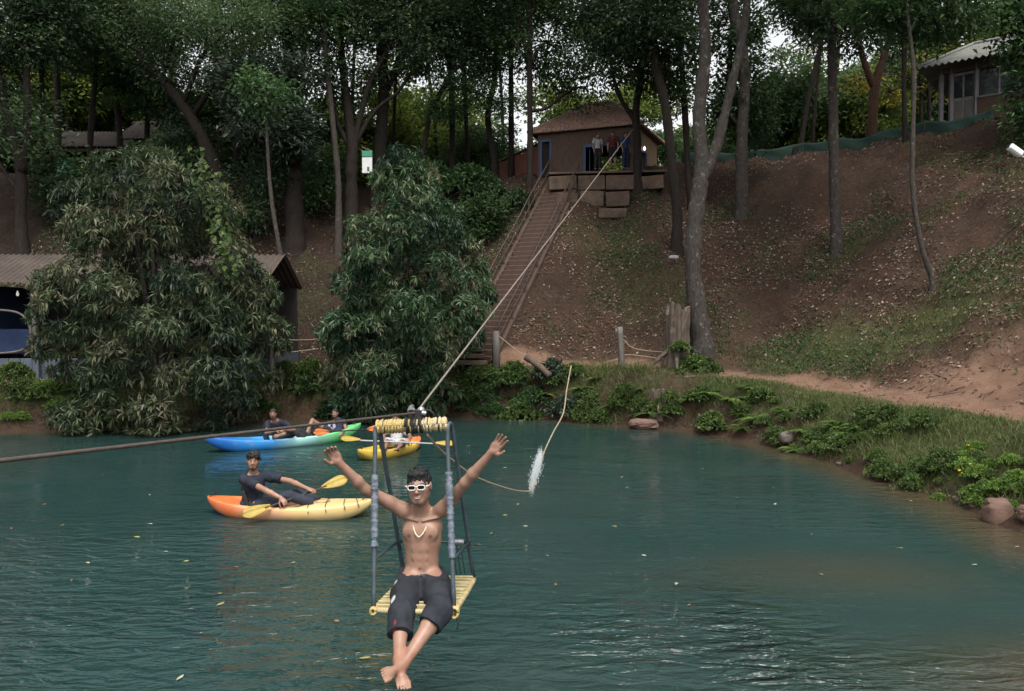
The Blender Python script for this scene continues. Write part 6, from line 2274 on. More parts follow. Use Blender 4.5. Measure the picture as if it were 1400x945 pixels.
def blue_col(V):
    n = 0.35 * fbm(V * 2.2, 3, 17)
    c = mixc((0.015, 0.13, 0.46), (0.03, 0.24, 0.62), smooth01(V[:, 0] + n, -1.6, -0.9))
    k = smooth01(V[:, 0] + n, -0.7, 0.1)[:, None]
    c = c * (1 - k) + np.array((0.33, 0.62, 0.58)) * k
    k = smooth01(V[:, 0] + n, 0.55, 1.2)[:, None]
    return c * (1 - k) + np.array((0.14, 0.56, 0.20)) * k


def yel_col(V):
    n = 0.1 * fbm(V * 3, 3, 27)
    return mixc((0.70, 0.46, 0.07), (0.74, 0.18, 0.045), smooth01(V[:, 0] + n, 0.62, 0.80))


def paddle(label, a, b, shaft='paddle_shaft', blade='paddle_yellow', bl=0.44, bw=0.19, nrm=(0, -0.5, 0.85), tw=0.0):
    a, b = np.array(a, float), np.array(b, float)
    root = empty('paddle', (a + b) / 2)
    ax = unit(b - a)
    MB().tube([a + ax * bl * 0.8, a + ax * bl, (a + b) / 2, b - ax * bl, b - ax * bl * 0.8], 0.0155, 10).build('shaft', MATS[shaft], root, True)
    for end, dr in ((a, ax), (b, -ax)):
        n0 = unit(np.array(nrm, float) - ax * np.dot(ax, nrm)); s0 = np.cross(ax, n0)
        V = []
        for lay in (0, 1):
            for i in range(11):
                t = i / 10
                w = bw / 2 * (math.sin(min(t * 1.15 + 0.10, 1.0) * math.pi / 2) ** 0.9) * (1 - max(t - 0.72, 0) ** 2 * 9.5)
                w = max(w, 0.02)
                for q in (-1, -0.4, 0, 0.4, 1):
                    cup = 0.03 * q * q + 0.03 * (t - 0.3) ** 2
                    V.append(end + dr * bl * (1 - t) + s0 * w * q + n0 * (cup + (0.006 if lay else -0.006)))
        Fc = []
        for i in range(10):
            for q in range(4):
                k = i * 5 + q
                Fc += [(k, k + 1, k + 6, k + 5), (55 + k, 55 + k + 5, 55 + k + 6, 55 + k + 1)]
            Fc += [(i * 5, i * 5 + 5, 55 + i * 5 + 5, 55 + i * 5), (i * 5 + 4, 55 + i * 5 + 4, 55 + i * 5 + 9, i * 5 + 9)]
        Fc += [(50, 51, 106, 105), (51, 52, 107, 106), (52, 53, 108, 107), (53, 54, 109, 108)]
        MB().add(V, Fc).build('blade', MATS[blade], root, True)
    tag(root, label, 'paddle')
    return root


NK = at(396, 705, 12.2); NK[2] = 0.0
kayak('orange to yellow sit-on-top kayak carrying the smiling paddler in navy', NK, math.radians(-5), 2.72, 0.78, near_col, straps=(0.35, 0.62, 0.9, 1.1), seats=(-0.35,), well=0.12)
BK = np.array((-5.62, 19.15, 0.0))
kayak('long blue to green tandem kayak carrying two men by the far bank', BK, math.atan2(2.3, 3.15), 3.98, 0.80, blue_col, rock=0.22, gun=0.20, seats=(-0.25, 1.0), well=0.12)
YK = at(534, 616, 17.9); YK[2] = 0.0
kayak('short yellow kayak with orange end carrying the man in white', YK, math.radians(62), 2.3, 0.76, yel_col, seats=(0.1,), well=0.10)
paddle('black-shafted yellow paddle held across the orange and yellow kayak', at(331, 706, 11.55), at(474, 655, 12.5), nrm=(0.2, -0.8, 0.55))
paddle('grey-shafted yellow paddle laid across the short yellow kayak', at(466, 601, 17.3), at(622, 608, 17.3), shaft='grey_shaft', nrm=(0, -0.5, 0.85))
paddle('orange-bladed paddle held over the side of the blue kayak', at(428, 592, 18.9), at(520, 586, 20.3), blade='paddle_orange', nrm=(0, -1, 0.3))

# ================================================================== hanging swing on the cable
plain('tape_grey', (0.19, 0.22, 0.265), (0.05, 0.07, 0.10), 26, 0.6, bump=0.5)
plain('teal_steel', (0.030, 0.055, 0.065), (0.018, 0.032, 0.040), 12, 0.45, spec=0.5)
plain('painted_steel', (0.065, 0.092, 0.108), (0.03, 0.044, 0.054), 14, 0.45)
plain('yellow_rope', (0.60, 0.47, 0.20), (0.40, 0.29, 0.11), 40, 0.85, bump=0.5)
plain('pale_rope', (0.62, 0.54, 0.36), (0.45, 0.37, 0.22), 40, 0.85, bump=0.5)
plain('black_rope', (0.03, 0.028, 0.026), (0.018, 0.016, 0.015), 40, 0.8, bump=0.4)
plain('bamboo', (0.50, 0.42, 0.22), (0.32, 0.26, 0.13), 14, 0.6, bump=0.2)
plain('bright_metal', (0.55, 0.56, 0.57), (0.35, 0.36, 0.37), 12, 0.35, metal=0.8)

FLc, FRc = at(511, 834, 5.22), at(621, 836, 5.22)
RLc, RRc = at(553, 790, 6.0), at(648, 792, 6.0)
swing = empty('swing_seat', (FLc + RRc) / 2)
tops = {}
for nm, fc, rc, tu in (('a', FLc, RLc, 514), ('b', FRc, RRc, 613)):
    tp = at(tu, 586 if nm == 'a' else 582, 5.62)
    f_up = at(tu - 1, 606, 5.57); r_up = at(tu + 8, 604, 5.68)
    P = np.vstack([np.linspace(fc, f_up, 10), spline([f_up, tp + (-0.0, -0.02, 0.0), tp + (0.02, 0.03, 0.0), r_up], 10)[1:-1], np.linspace(r_up, rc, 10)])
    hoop = MB().tube(P, 0.0165, 9).build('hoop', MATS['painted_steel' if nm == 'a' else 'painted_steel'], swing, True)
    tops[nm] = tp
    # tape wound round the front bar
    t0, t1 = (0.36, 0.80) if nm == 'a' else (0.30, 0.82)
    n = 46
    C = np.array([fc + (f_up - fc) * (t0 + (t1 - t0) * i / n) for i in range(n + 1)])
    MB().tube(C, [0.021 + 0.007 * abs(math.sin(i * 1.9)) + 0.003 * rng.normal() for i in range(n + 1)], 10).build('tape_wrap', MATS['tape_grey'], hoop, True)
    # armrest bar from front bar to rear bar
    pf = fc + (f_up - fc) * 0.29
    pr = rc + (r_up - rc) * 0.28
    MB().tube([pf, pr], 0.011, 7).build('arm_bar', MATS['teal_steel'], swing, True)
    tops[nm + 'r'] = pr
    MB().box(pr, (0.035, 0.035, 0.05), None, 0.006).build('joint_clamp', MATS['teal_steel'], swing)
a, b_ = tops['ar'], tops['br']
MB().tube([a, b_], 0.010, 7).build('back_bar', MATS['teal_steel'], swing, True)
sp = [a + (b_ - a) * t for t in np.linspace(0.72, 0.93, 60)]
hel = [p + np.array((0, math.cos(i * 1.26), math.sin(i * 1.26))) * 0.022 for i, p in enumerate(sp)]
MB().tube(hel, 0.005, 5).build('spring', MATS['bright_metal'], swing, True)
for t in (0.70, 0.76, 0.82, 0.88):
    p = a + (b_ - a) * t; q = RLc + (RRc - RLc) * t
    MB().tube([p, q], 0.003, 4).build('back_cord', MATS['black_cord'], swing)
# seat of bamboo slats on a rope-bound rim
for (p, q, w) in ((FLc, FRc, 0.022), (RLc, RRc, 0.02), (FLc, RLc, 0.022), (FRc, RRc, 0.022)):
    MB().tube(spline([p, (p + q) / 2 + (0, 0, -0.008), q], 12), w, 8).build('rim', MATS['bamboo'], swing, True)
ns = 13
for k in range(ns):
    t = (k + 0.6) / (ns + 0.2)
    p, q = FLc + (RLc - FLc) * t, FRc + (RRc - FRc) * t
    MB().beam(p + (0, 0, 0.012 + 0.004 * rng.normal()), q + (0, 0, 0.012 + 0.004 * rng.normal()), 0.040, 0.014, up=(0, 1, 0), bevel=0.004).build('slat', MATS['bamboo'], swing)
for (c, r) in ((FRc, 0.035), (FLc, 0.022)):
    for k in range(5):
        ang = k * 1.2
        ring = [c + (r * math.cos(x) * 0.8, 0.02 * k - 0.03, r * math.sin(x)) for x in np.linspace(0, 6.28, 12)]
        MB().tube(ring, 0.010, 5).build('rope_binding', MATS['yellow_rope'], swing, True)
tail = [FRc + p for p in ((0.01, -0.02, -0.02), (0.03, -0.03, -0.07), (0.02, -0.03, -0.11))]
MB().tube(spline(tail, 8), 0.006, 5).build('rope_tail', MATS['black_rope'], swing, True)
# rope-wound top bar
ta, tb2 = tops['a'] + (0.012, 0, 0.012), tops['b'] + (-0.012, 0, 0.012)
MB().tube([ta, tb2], 0.047, 16).build('top_bar', MATS['yellow_rope'], swing, True)
ax = unit(tb2 - ta); e1 = unit(np.cross(ax, (0, 0, 1))); e2 = np.cross(e1, ax)
Lb = np.linalg.norm(tb2 - ta)
nt_ = 46
for k in range(nt_):
    t = (k + 0.5) / nt_
    c = ta + (tb2 - ta) * t
    mid = 0.40 < t < 0.66
    mt = 'black_rope' if (mid and k % 3) or (k % 6 == 4) else ('yellow_rope' if t < 0.5 else 'pale_rope')
    r = 0.047 + 0.002 * rng.normal() + (0.008 if mid else 0) - (0.004 if mt == 'black_rope' and not mid else 0)
    sk = 0.006 * rng.normal()
    ring = [c + e1 * r * math.cos(x) + e2 * r * math.sin(x) + ax * (Lb / nt_ * (x / 6.28 - 0.5) + sk) for x in np.linspace(0, 6.4, 16)]
    MB().tube(ring, Lb / nt_ * 0.62, 6).build('rope_turn', MATS[mt], swing, True)
tag(swing, 'slatted swing seat with taped steel hoops and rope-wound top bar', 'swing')

plain('steel_rope', (0.24, 0.21, 0.18), (0.15, 0.13, 0.11), 30, 0.6, bump=0.3)
# pulley trolley on the cable
PUL = at(569, 567, 5.62)
tr = empty('pulley_trolley', PUL)
MB().box(PUL + (0, 0.025, 0.0), (0.105, 0.010, 0.075), None, 0.004).build('side_plate', MATS['black_rope'], tr)
MB().box(PUL + (0, -0.025, 0.0), (0.105, 0.010, 0.075), None, 0.004).build('side_plate', MATS['black_rope'], tr)
for dx in (-0.035, 0.035):
    MB().tube([PUL + (dx, -0.018, 0.03), PUL + (dx, -0.006, 0.03), PUL + (dx, 0.006, 0.03), PUL + (dx, 0.018, 0.03)], [0.028, 0.018, 0.018, 0.028], 16).build('sheave', MATS['bright_metal'], tr, True)
MB().tube([PUL + (-0.035, -0.045, 0.055), PUL + (-0.035, 0.045, 0.055)], 0.016, 8).build('bolt', MATS['bright_metal'], tr)
MB().tube([PUL + (0.045, -0.04, 0.02), PUL + (0.075, -0.035, 0.015)], 0.016, 8).build('bolt', MATS['bright_metal'], tr)
lo = [PUL + (0.055 * math.cos(x) + 0.08, 0, 0.055 * math.sin(x) - 0.02) for x in np.linspace(0, 6.28, 18)]
MB().tube(lo, 0.006, 6).build('steel_loop', MATS['black_cord'], tr, True)
for dx in (-0.03, 0.03):
    MB().tube([PUL + (dx, 0, -0.02), (tops['a'] + tops['b']) / 2 + (dx * 1.5, 0, 0.03)], 0.011, 7).build('sling', MATS['black_rope'], tr, True)
tag(tr, 'black pulley trolley with bright sheaves riding on the cable above the swing', 'pulley')
cp = PUL + (0, 0, 0.012)
far_a = at(866, 176, 33.8)
near_a = at(0, 630, 2.75); beyond = near_a + (near_a - cp) * 0.45
cab = MB().tube(np.vstack([np.linspace(far_a, cp, 30), np.linspace(cp, near_a, 12)[1:], [beyond]]), np.concatenate([np.full(30, 0.0085), np.full(12, 0.009)]), 8).build('cable', MATS['rope_dark'], None, True)
cab.data.materials.clear(); cab.data.materials.append(MATS['rope_dark']); cab.data.materials.append(MATS['steel_rope'])
for p_ in cab.data.polygons:
    if p_.center[1] > cp[1] + 0.02: p_.material_index = 1
tag(cab, 'taut cable running over the lake from the house corner tree through the pulley', 'cable')
RP = [at(u, v, d) for u, v, d in ((584, 594, 5.60), (598, 611, 5.72), (618, 629, 5.95), (650, 652, 6.5), (690, 667, 7.4), (716, 672, 8.1), (728, 668, 8.4), (735, 648, 8.7), (744, 618, 9.0), (757, 590, 9.3), (770, 565, 9.6), (775, 532, 9.9), (781, 500, 10.2))]
rope(RP, 0.0085, 'pale haul rope tossed through the air behind the swing rider', 'rope_tan', 90)
# spray thrown off the whipping rope
n = 5200
t = rng.random(n) ** 0.8
cu = 741 - 14 * t; cv = 616 + 54 * t
su = 0.5 + 1.0 * np.sin(t * math.pi) ** 0.7
U = cu + rng.normal(size=n) * su * np.where(rng.random(n) < 0.3, 2.0, 0.7) - 3 * (rng.random(n) < 0.3)
Vv = cv + rng.normal(size=n) * 4
dd = 8.65 + rng.normal(size=n) * 0.05
C = np.array([at(u, v, d) for u, v, d in zip(U, Vv, dd)])
r = rng.uniform(0.0007, 0.0019, n) * (0.6 + 0.9 * np.sin(t * math.pi))
ln = r * rng.uniform(2, 7, n)
oc = np.array([(1, 0, 0), (-1, 0, 0), (0, 1, 0), (0, -1, 0), (0.25, 0, 1), (-0.25, 0, -1)], float)
SV = (C[:, None, :] + oc[None] * np.stack([r, r, ln], 1)[:, None, :]).reshape(-1, 3)
tf = np.array([(0, 2, 4), (2, 1, 4), (1, 3, 4), (3, 0, 4), (2, 0, 5), (1, 2, 5), (3, 1, 5), (0, 3, 5)])
SF = (tf[None] + (np.arange(n) * 6)[:, None, None]).reshape(-1, 3)
m, nt, b = new_mat('spray_water')
b.inputs['Base Color'].default_value = (0.85, 0.90, 0.92, 1); b.inputs['Roughness'].default_value = 0.2
b.inputs['Transmission Weight'].default_value = 0.1; b.inputs['IOR'].default_value = 1.33
tag(link('water_spray', np_mesh('water_spray', SV, SF, False), m), 'white spray of droplets flung from the haul rope', 'spray', kind='stuff')

# ================================================================== the people
SK = (0.31, 0.180, 0.128)
SKD = (0.25, 0.135, 0.09)


def merge_min(B, others):
    for o in others: B.F = np.minimum(B.F, o.F)
    return B


def trousers(J, S, h, e, hemR, hemL, waist_up, col, name, parent, wr=0.006, reach=0.25):
    """shorts or trousers; hem as a fraction along the shin (negative: on the thigh)"""
    lo, hi = bounds({k: J[k] for k in ('pelvis', 'hipL', 'hipR', 'knL', 'knR', 'anL', 'anR')}, 0.2)
    right, fwd, up = orth(J['neck'] - J['pelvis'], J['fwd'])
    B = Body(lo, hi, h)
    R = frame3(right, fwd, up)
    B.ell(J['pelvis'] + up * 0.02, (0.160 * S + e, 0.115 * S + e, 0.115 * S + e), R, 0.02)
    B.ell(J['pelvis'] + up * 0.06, (0.150 * S + e, 0.130 * S + e, 0.13 * S + e), R, 0.03)
    legs = []
    for hip, kn, an, hem in ((J['hipR'], J['knR'], J['anR'], hemR), (J['hipL'], J['knL'], J['anL'], hemL)):
        Q = Body(lo, hi, h)
        Q.cone(hip, hip + (kn - hip) * 0.45, 0.096 * S + e, 0.090 * S + e, 0.03)
        Q.cone(hip + (kn - hip) * 0.45, kn, 0.090 * S + e, 0.066 * S + e, 0.03)
        Q.cone(kn, kn + (an - kn) * min(1.0, max(hem, 0) + 0.12), 0.066 * S + e, 0.062 * S + e * 1.1, 0.03)
        end = kn + (an - kn) * hem if hem >= 0 else kn + (hip - kn) * (-hem)
        nrm = unit(an - kn) if hem >= 0 else unit(kn - hip)
        Q.plane_cut(end, nrm)
        legs.append(Q)
    for Q in legs:
        t = np.clip(0.5 + 0.5 * (B.F - Q.F) / 0.03, 0, 1)
        B.F = (B.F * (1 - t) + Q.F * t - 0.03 * t * (1 - t)).astype(np.float32)
    sl, PP = B.sub(J['pelvis'] - 0.3, J['pelvis'] + 0.3, 0)
    dd = np.minimum((PP - (J['pelvis'] + up * waist_up)) @ up, reach - np.linalg.norm(PP - J['pelvis'], axis=-1))
    B.F[sl] = np.maximum(B.F[sl], dd)
    B.wrinkle(wr, 15, 5)
    V, Q = B.mesh()
    return col_mesh(name, V, Q, col, 'fabric', parent)


def tshirt(J, S, h, e, sleeve, col, name, parent, hem_down=0.06):
    lo, hi = bounds({k: J[k] for k in ('pelvis', 'neck', 'shL', 'shR', 'elL', 'elR')}, 0.2)
    B = Body(lo, hi, h)
    R, T = torso_geo(B, J, S, False, e)
    right, fwd, up = orth(J['neck'] - J['pelvis'], J['fwd'])
    B.plane_cut(J['neck'] + up * 0.015 * S, up * 0.86 + fwd * 0.5)
    B.plane_cut(J['pelvis'] - up * hem_down, -up)
    for sh, el in ((J['shR'], J['elR']), (J['shL'], J['elL'])):
        Q = Body(lo, hi, h)
        Q.cone(sh, sh + (el - sh) * (sleeve + 0.1), 0.062 * S + e, 0.060 * S + e, 0.02)
        Q.plane_cut(sh + (el - sh) * sleeve, unit(el - sh))
        t = np.clip(0.5 + 0.5 * (B.F - Q.F) / 0.02, 0, 1)
        B.F = (B.F * (1 - t) + Q.F * t - 0.02 * t * (1 - t)).astype(np.float32)
    B.wrinkle(0.010, 12, 9)
    V, Q = B.mesh()
    return col_mesh(name, V, Q, col, 'fabric', parent)


def flat_col(c, var=0.1):
    c = np.array(c)
    return lambda V: np.clip(c * (1 + var * vnoise(V * 12, 2))[:, None], 0, 1)


def face_marks(L, beard=0.0, hairc=(0.012, 0.010, 0.010)):
    mk = [(L(0, 0.09, -0.058), 0.034, (0.27, 0.10, 0.075), 0.55)]
    for sg in (-1, 1):
        mk.append((L(sg * 0.031, 0.076, 0.010), 0.017, (0.035, 0.022, 0.018), 0.85))
        for q in (0.018, 0.031, 0.044): mk.append((L(sg * q, 0.079, 0.033), 0.013, hairc, 0.85))
    if beard:
        for sg in (-1, 1):
            for (x, y, z, r) in ((0.06, 0.02, -0.055, 0.03), (0.05, 0.045, -0.085, 0.03), (0.02, 0.07, -0.105, 0.035), (0.03, 0.088, -0.045, 0.014), (0.062, 0.0, -0.02, 0.022)):
                mk.append((L(sg * x, y, z), r * 1.25, hairc, beard))
        mk.append((L(0, 0.09, -0.085), 0.02, hairc, beard))
        mk.append((L(0, 0.095, -0.043), 0.014, hairc, beard * 0.8))
    return mk


# ---- the rider on the swing
J = dict(pelvis=at(577, 793, 5.66), neck=at(577, 700, 5.66), shR=at(551, 697, 5.63), shL=at(607, 695, 5.63), elR=at(499, 669, 5.52), elL=at(636, 660, 5.48),
         wrR=at(464, 633, 5.40), wrL=at(672, 619, 5.38), hipR=at(561, 797, 5.58), hipL=at(595, 797, 5.58), knR=at(549, 840, 5.18), knL=at(601, 834, 5.18),
         anR=at(545, 903, 4.88), anL=at(552, 908, 4.86), toeR=at(551, 929, 4.72), toeL=at(535, 917, 4.70), fwd=np.array((-0.08, -1, 0.0)))
HC = at(573, 666, 5.60)
look = np.array((-0.06, -1.0, -0.02)); hup = np.array((-0.06, 0.05, 1.0))
lo, hi = bounds(J, 0.15); hi[2] = max(hi[2], at(690, 585, 5.3)[2] + 0.05); lo[0] = at(440, 600, 5.4)[0] - 0.06; hi[0] = at(700, 600, 5.3)[0] + 0.06
rider = empty('person', J['pelvis'] - np.array((0, 0, 0.1)))
B = Body(lo, hi, 0.0056)
R, T = torso_geo(B, J, 0.95, True)
for s in 'RL':
    arm_geo(B, J['sh' + s], J['el' + s], J['wr' + s], 0.98)
    leg_geo(B, J['hip' + s], J['kn' + s], J['an' + s], 0.95)
foot_geo(B, J['anR'], J['toeR'], (0.15, -0.75, 0.6), 0.98)
foot_geo(B, J['anL'], J['toeL'], (0.4, -0.75, 0.6), 0.98)
hand(B, J['wrR'], at(446, 606, 5.33) - J['wrR'], (0.3, -0.9, 0.1), -1, 0.42, 0.10, 1.05)
hand(B, J['wrL'], at(692, 594, 5.30) - J['wrL'], (-0.55, -0.8, -0.1), 1, 0.10, 0.13, 1.05)
Rh, Lh = head_geo(B, HC, look, hup, 1.04, J['neck'] + np.array((0, 0, -0.01)))
V, Q = B.mesh()
mk = face_marks(Lh, 0.30)
for sg in (-1, 1): mk.append((T(sg * 0.085, 0.105, 0.69), 0.022, (0.12, 0.055, 0.045), 0.85))
for q in (-0.018, -0.012, -0.006, 0, 0.006, 0.012, 0.018): mk.append((Lh(q, 0.088 - 3.0 * q * q * 8, -0.0585 + q * q * 12), 0.0095, (0.72, 0.68, 0.62), 0.95))
mk.append((T(0, 0.10, 0.215), 0.016, (0.12, 0.06, 0.045), 0.7))
for s in 'RL':
    mk.append((J['an' + s], 0.14, (0.27, 0.13, 0.085), 0.5))
    mk.append((J['wr' + s], 0.16, (0.37, 0.19, 0.14), 0.4))
col_mesh('body', V, Q, skin_color(SK, mk), 'skin', rider)
V, Q = hair_geo(HC, look, hup, 1.04, 0.0055, 'quiff')
col_mesh('hair', V, Q, flat_col((0.012, 0.012, 0.013), 0.3), 'hair_black', rider)


def rider_shorts(V):
    c = np.tile(np.array((0.024, 0.027, 0.034)), (len(V), 1)) * (1 + 0.25 * vnoise(V * 14, 6))[:, None]
    def put(p, r, col, a=1.0, stretch=(1, 1, 1)):
        w = (1 - smooth01(np.linalg.norm((V - p) / np.array(stretch), axis=1), r * 0.75, r))[:, None] * a
        c[:] = c * (1 - w) + np.array(col) * w
    put(at(541, 862, 5.05), 0.05, (0.33, 0.035, 0.06), 1, (0.45, 1.0, 1.6))
    put(at(538, 822, 5.25), 0.045, (0.55, 0.55, 0.57), 0.9, (0.5, 1.0, 1.1))
    put(at(541, 800, 5.45), 0.04, (0.55, 0.55, 0.57), 0.7, (0.5, 1.0, 1.2))
    put(at(601, 800, 5.42), 0.026, (0.62, 0.62, 0.66), 0.95, (1, 1.4, 0.9))
    put(at(611, 812, 5.40), 0.030, (0.40, 0.42, 0.48), 0.8, (0.6, 1.4, 1.5))
    put(at(596, 783, 5.55), 0.05, (0.03, 0.04, 0.14), 0.8, (1.2, 1.4, 0.4))
    return np.clip(c, 0, 1)


so = trousers(J, 0.94, 0.0062, 0.025, 0.46, 0.30, 0.078, rider_shorts, 'shorts', rider, 0.008, 9.0)
kn = [at(577 + dx, 786 + dy, 5.50) for dx, dy in ((-4, 2), (-1, -1), (1, 2), (4, 0), (1, 5), (-2, 7))]
MB().tube(spline(kn, 20), 0.004, 5).build('drawstring', MATS['tape_grey'], so, True)
# sunglasses
sg_o = empty('sunglasses', Lh(0, 0.1, 0.012))
for sg in (-1, 1):
    c = Lh(sg * 0.033, 0.104, 0.012)
    ring = [c + Rh @ np.array((0.0265 * np.sign(math.cos(x)) * abs(math.cos(x)) ** 0.6, -0.006 * abs(math.cos(x)) * 0 - 0.10 * (0.033 + 0.029 * abs(math.cos(x)) * np.sign(math.cos(x)) * sg) ** 2 * 8, 0.0165 * np.sign(math.sin(x)) * abs(math.sin(x)) ** 0.6)) for x in np.linspace(0, 2 * math.pi, 28)]
    MB().tube(ring, 0.0038, 6).build('rim', MATS['white_frame'], sg_o, True)
    V_ = [c + Rh @ np.array((0, 0.001, 0))] + ring[:-1]
    MB().add(V_, [(0, i, i % 27 + 1) for i in range(1, 28)]).build('lens', MATS['dark_lens'], sg_o, True)
    MB().tube([Lh(sg * 0.066, 0.092, 0.018), Lh(sg * 0.082, 0.06, 0.018), Lh(sg * 0.084, 0.0, 0.016)], 0.0042, 6).build('temple', MATS['white_frame'], sg_o, True)
MB().tube([Lh(-0.008, 0.108, 0.018), Lh(0, 0.110, 0.02), Lh(0.008, 0.108, 0.018)], 0.004, 6).build('bridge', MATS['white_frame'], sg_o, True)
tag(sg_o, 'white-framed dark sunglasses worn by the swing rider', 'sunglasses')
# bead necklace
nk = []
for t in np.linspace(0, 1, 52):
    u = -1 + 2 * t
    nk.append(T(0.062 * math.sin(u * 1.6) * 1.0, 0.122 - 0.115 * abs(u) ** 2.2, 0.695 + 0.30 * abs(u) ** 1.55))
nk = np.array(nk)
nl_o = empty('necklace', nk[26])
MB().tube(nk, [0.0072 if i % 2 else 0.0045 for i in range(52)], 7).build('beads', MATS['shell_beads'], nl_o, True)
tag(nl_o, 'pale shell-bead necklace on the bare chest of the swing rider', 'necklace')
tag(rider, 'shirtless person in white sunglasses and dark shorts riding the swing, arms raised', 'person')


def clothed(name_label, J, HC, look, hup, S, h, hair, beard, shirt, shirt_c, sleeve, legs_c, hemR, hemL, hands, skin=SKD, e=0.014, detail=True, feet=True, shirt_marks=None, parent_loc=None):
    p = empty('person', J['pelvis'] - np.array((0, 0, 0.1)) if parent_loc is None else parent_loc)
    lo, hi = bounds(J, 0.17); lo = np.minimum(lo, HC - 0.2); hi = np.maximum(hi, HC + 0.2)
    B = Body(lo, hi, h)
    torso_geo(B, J, S * 0.97, False)
    for s in 'RL':
        arm_geo(B, J['sh' + s], J['el' + s], J['wr' + s], S)
        leg_geo(B, J['hip' + s], J['kn' + s], J['an' + s], S * 0.95)
        if feet: foot_geo(B, J['an' + s], J['toe' + s], (0, -0.3, 1), S)
        ax, pm, sd, cl = hands[s]
        hand(B, J['wr' + s], ax, pm, sd, cl, 0.08, S * 1.03)
    Rh, Lh = head_geo(B, HC, look, hup, S * 1.03, J['neck'] - np.array((0, 0, 0.02)), detail)
    V, Q = B.mesh()
    col_mesh('body', V, Q, skin_color(skin, face_marks(Lh, beard)), 'skin', p)
    V, Q = hair_geo(HC, look, hup, S * 1.03, h * 0.9, hair)
    col_mesh('hair', V, Q, flat_col((0.013, 0.011, 0.011), 0.3), 'hair_black', p)
    tshirt(J, S, h, e, sleeve, shirt_marks or flat_col(shirt_c, 0.18), 'shirt', p)
    trousers(J, S, h, e * 0.8, hemR, hemL, 0.06, flat_col(legs_c, 0.2), 'trousers' if hemR > 0.6 else 'shorts', p)
    tag(p, name_label, 'person')
    return p


# ---- paddler in the near kayak
J = dict(pelvis=at(345, 690, 12.25), neck=at(347, 647, 12.28), shR=at(333, 655, 12.15), shL=at(367, 652, 12.40), elR=at(364, 671, 11.93), elL=at(397, 658, 12.28),
         wrR=at(384, 681, 11.85), wrL=at(420, 668, 12.12), hipR=at(352, 692, 12.12), hipL=at(356, 691, 12.38), knR=at(396, 678, 12.05), knL=at(408, 675, 12.36),
         anR=at(431, 689, 12.08), anL=at(438, 687, 12.34), toeR=at(447, 683, 12.08), toeL=at(452, 681, 12.34), fwd=np.array((0.45, -0.85, 0.0)))


def navy_print(V):
    c = flat_col((0.022, 0.027, 0.040), 0.25)(V)
    p = at(362, 664, 12.12)
    w = (1 - smooth01(np.linalg.norm((V - p) * np.array((1, 0.35, 0.8)), axis=1), 0.035, 0.055)) * (vnoise(V * 45, 12) > -0.1)
    return c * (1 - w[:, None]) + np.array((0.24, 0.20, 0.08)) * w[:, None]


clothed('smiling person in navy printed T-shirt sitting in the orange and yellow kayak', J, at(346, 631, 12.22), np.array((0.28, -1, -0.02)), np.array((0.04, 0.05, 1)), 1.08, 0.0085, 'curly', 0.75,
        True, None, 0.62, (0.030, 0.036, 0.050), 0.92, 0.92,
        {'R': (np.array((0.55, -0.35, -0.4)), np.array((0.1, 0.3, -0.9)), -1, 0.95), 'L': (np.array((0.8, -0.25, -0.2)), np.array((0, 0.3, -0.9)), 1, 0.95)}, shirt_marks=navy_print, skin=(0.30, 0.165, 0.115), detail=False)

# ---- two men in the blue kayak
bd = np.array((3.15, 2.3, 0)) / 3.9
c0 = BK + bd * -0.2
J = dict(pelvis=at(382, 596, 18.95), neck=at(376, 575, 18.8), shR=at(366, 579, 18.75), shL=at(390, 579, 18.85), elR=at(364, 592, 18.55), elL=at(402, 588, 18.75),
         wrR=at(378, 589, 18.45), wrL=at(388, 588, 18.5), hipR=at(378, 598, 18.85), hipL=at(388, 598, 19.0), knR=at(400, 590, 18.95), knL=at(408, 589, 19.15),
         anR=at(418, 599, 19.1), anL=at(424, 598, 19.3), toeR=at(427, 596, 19.2), toeL=at(432, 595, 19.4), fwd=np.array((0.25, -1, 0.0)))
clothed('person in dark T-shirt leaning on folded arms in the blue kayak', J, at(373.5, 566, 18.7), np.array((0.2, -1, -0.15)), np.array((0, -0.05, 1)), 0.98, 0.010, 'short', 0.7, True, (0.024, 0.027, 0.040), 0.55,
        (0.03, 0.03, 0.035), 0.9, 0.9, {'R': (np.array((0.9, -0.1, 0.05)), np.array((0, 0.2, -1)), -1, 0.5), 'L': (np.array((-0.9, -0.2, 0)), np.array((0, 0.2, -1)), 1, 0.5)}, skin=(0.24, 0.13, 0.09), detail=False)
J = dict(pelvis=at(462, 592, 20.0), neck=at(460, 574, 20.2), shR=at(449, 579, 20.05), shL=at(470, 577, 20.2), elR=at(446, 590, 19.85), elL=at(473, 587, 19.9),
         wrR=at(447, 597, 19.6), wrL=at(467, 593, 19.65), hipR=at(456, 594, 19.95), hipL=at(462, 593, 20.1), knR=at(427, 575, 19.65), knL=at(432, 579, 19.9),
         anR=at(418, 596, 19.4), anL=at(422, 595, 19.7), toeR=at(408, 596, 19.3), toeL=at(412, 595, 19.6), fwd=np.array((-0.5, -0.85, 0.1)))


def dark_white(V):
    c = flat_col((0.022, 0.026, 0.045), 0.25)(V)
    p = at(453, 583, 19.9)
    w = (1 - smooth01(np.linalg.norm((V - p) * np.array((0.8, 0.4, 0.9)), axis=1), 0.07, 0.09))[:, None]
    return c * (1 - w) + np.array((0.30, 0.34, 0.45)) * w


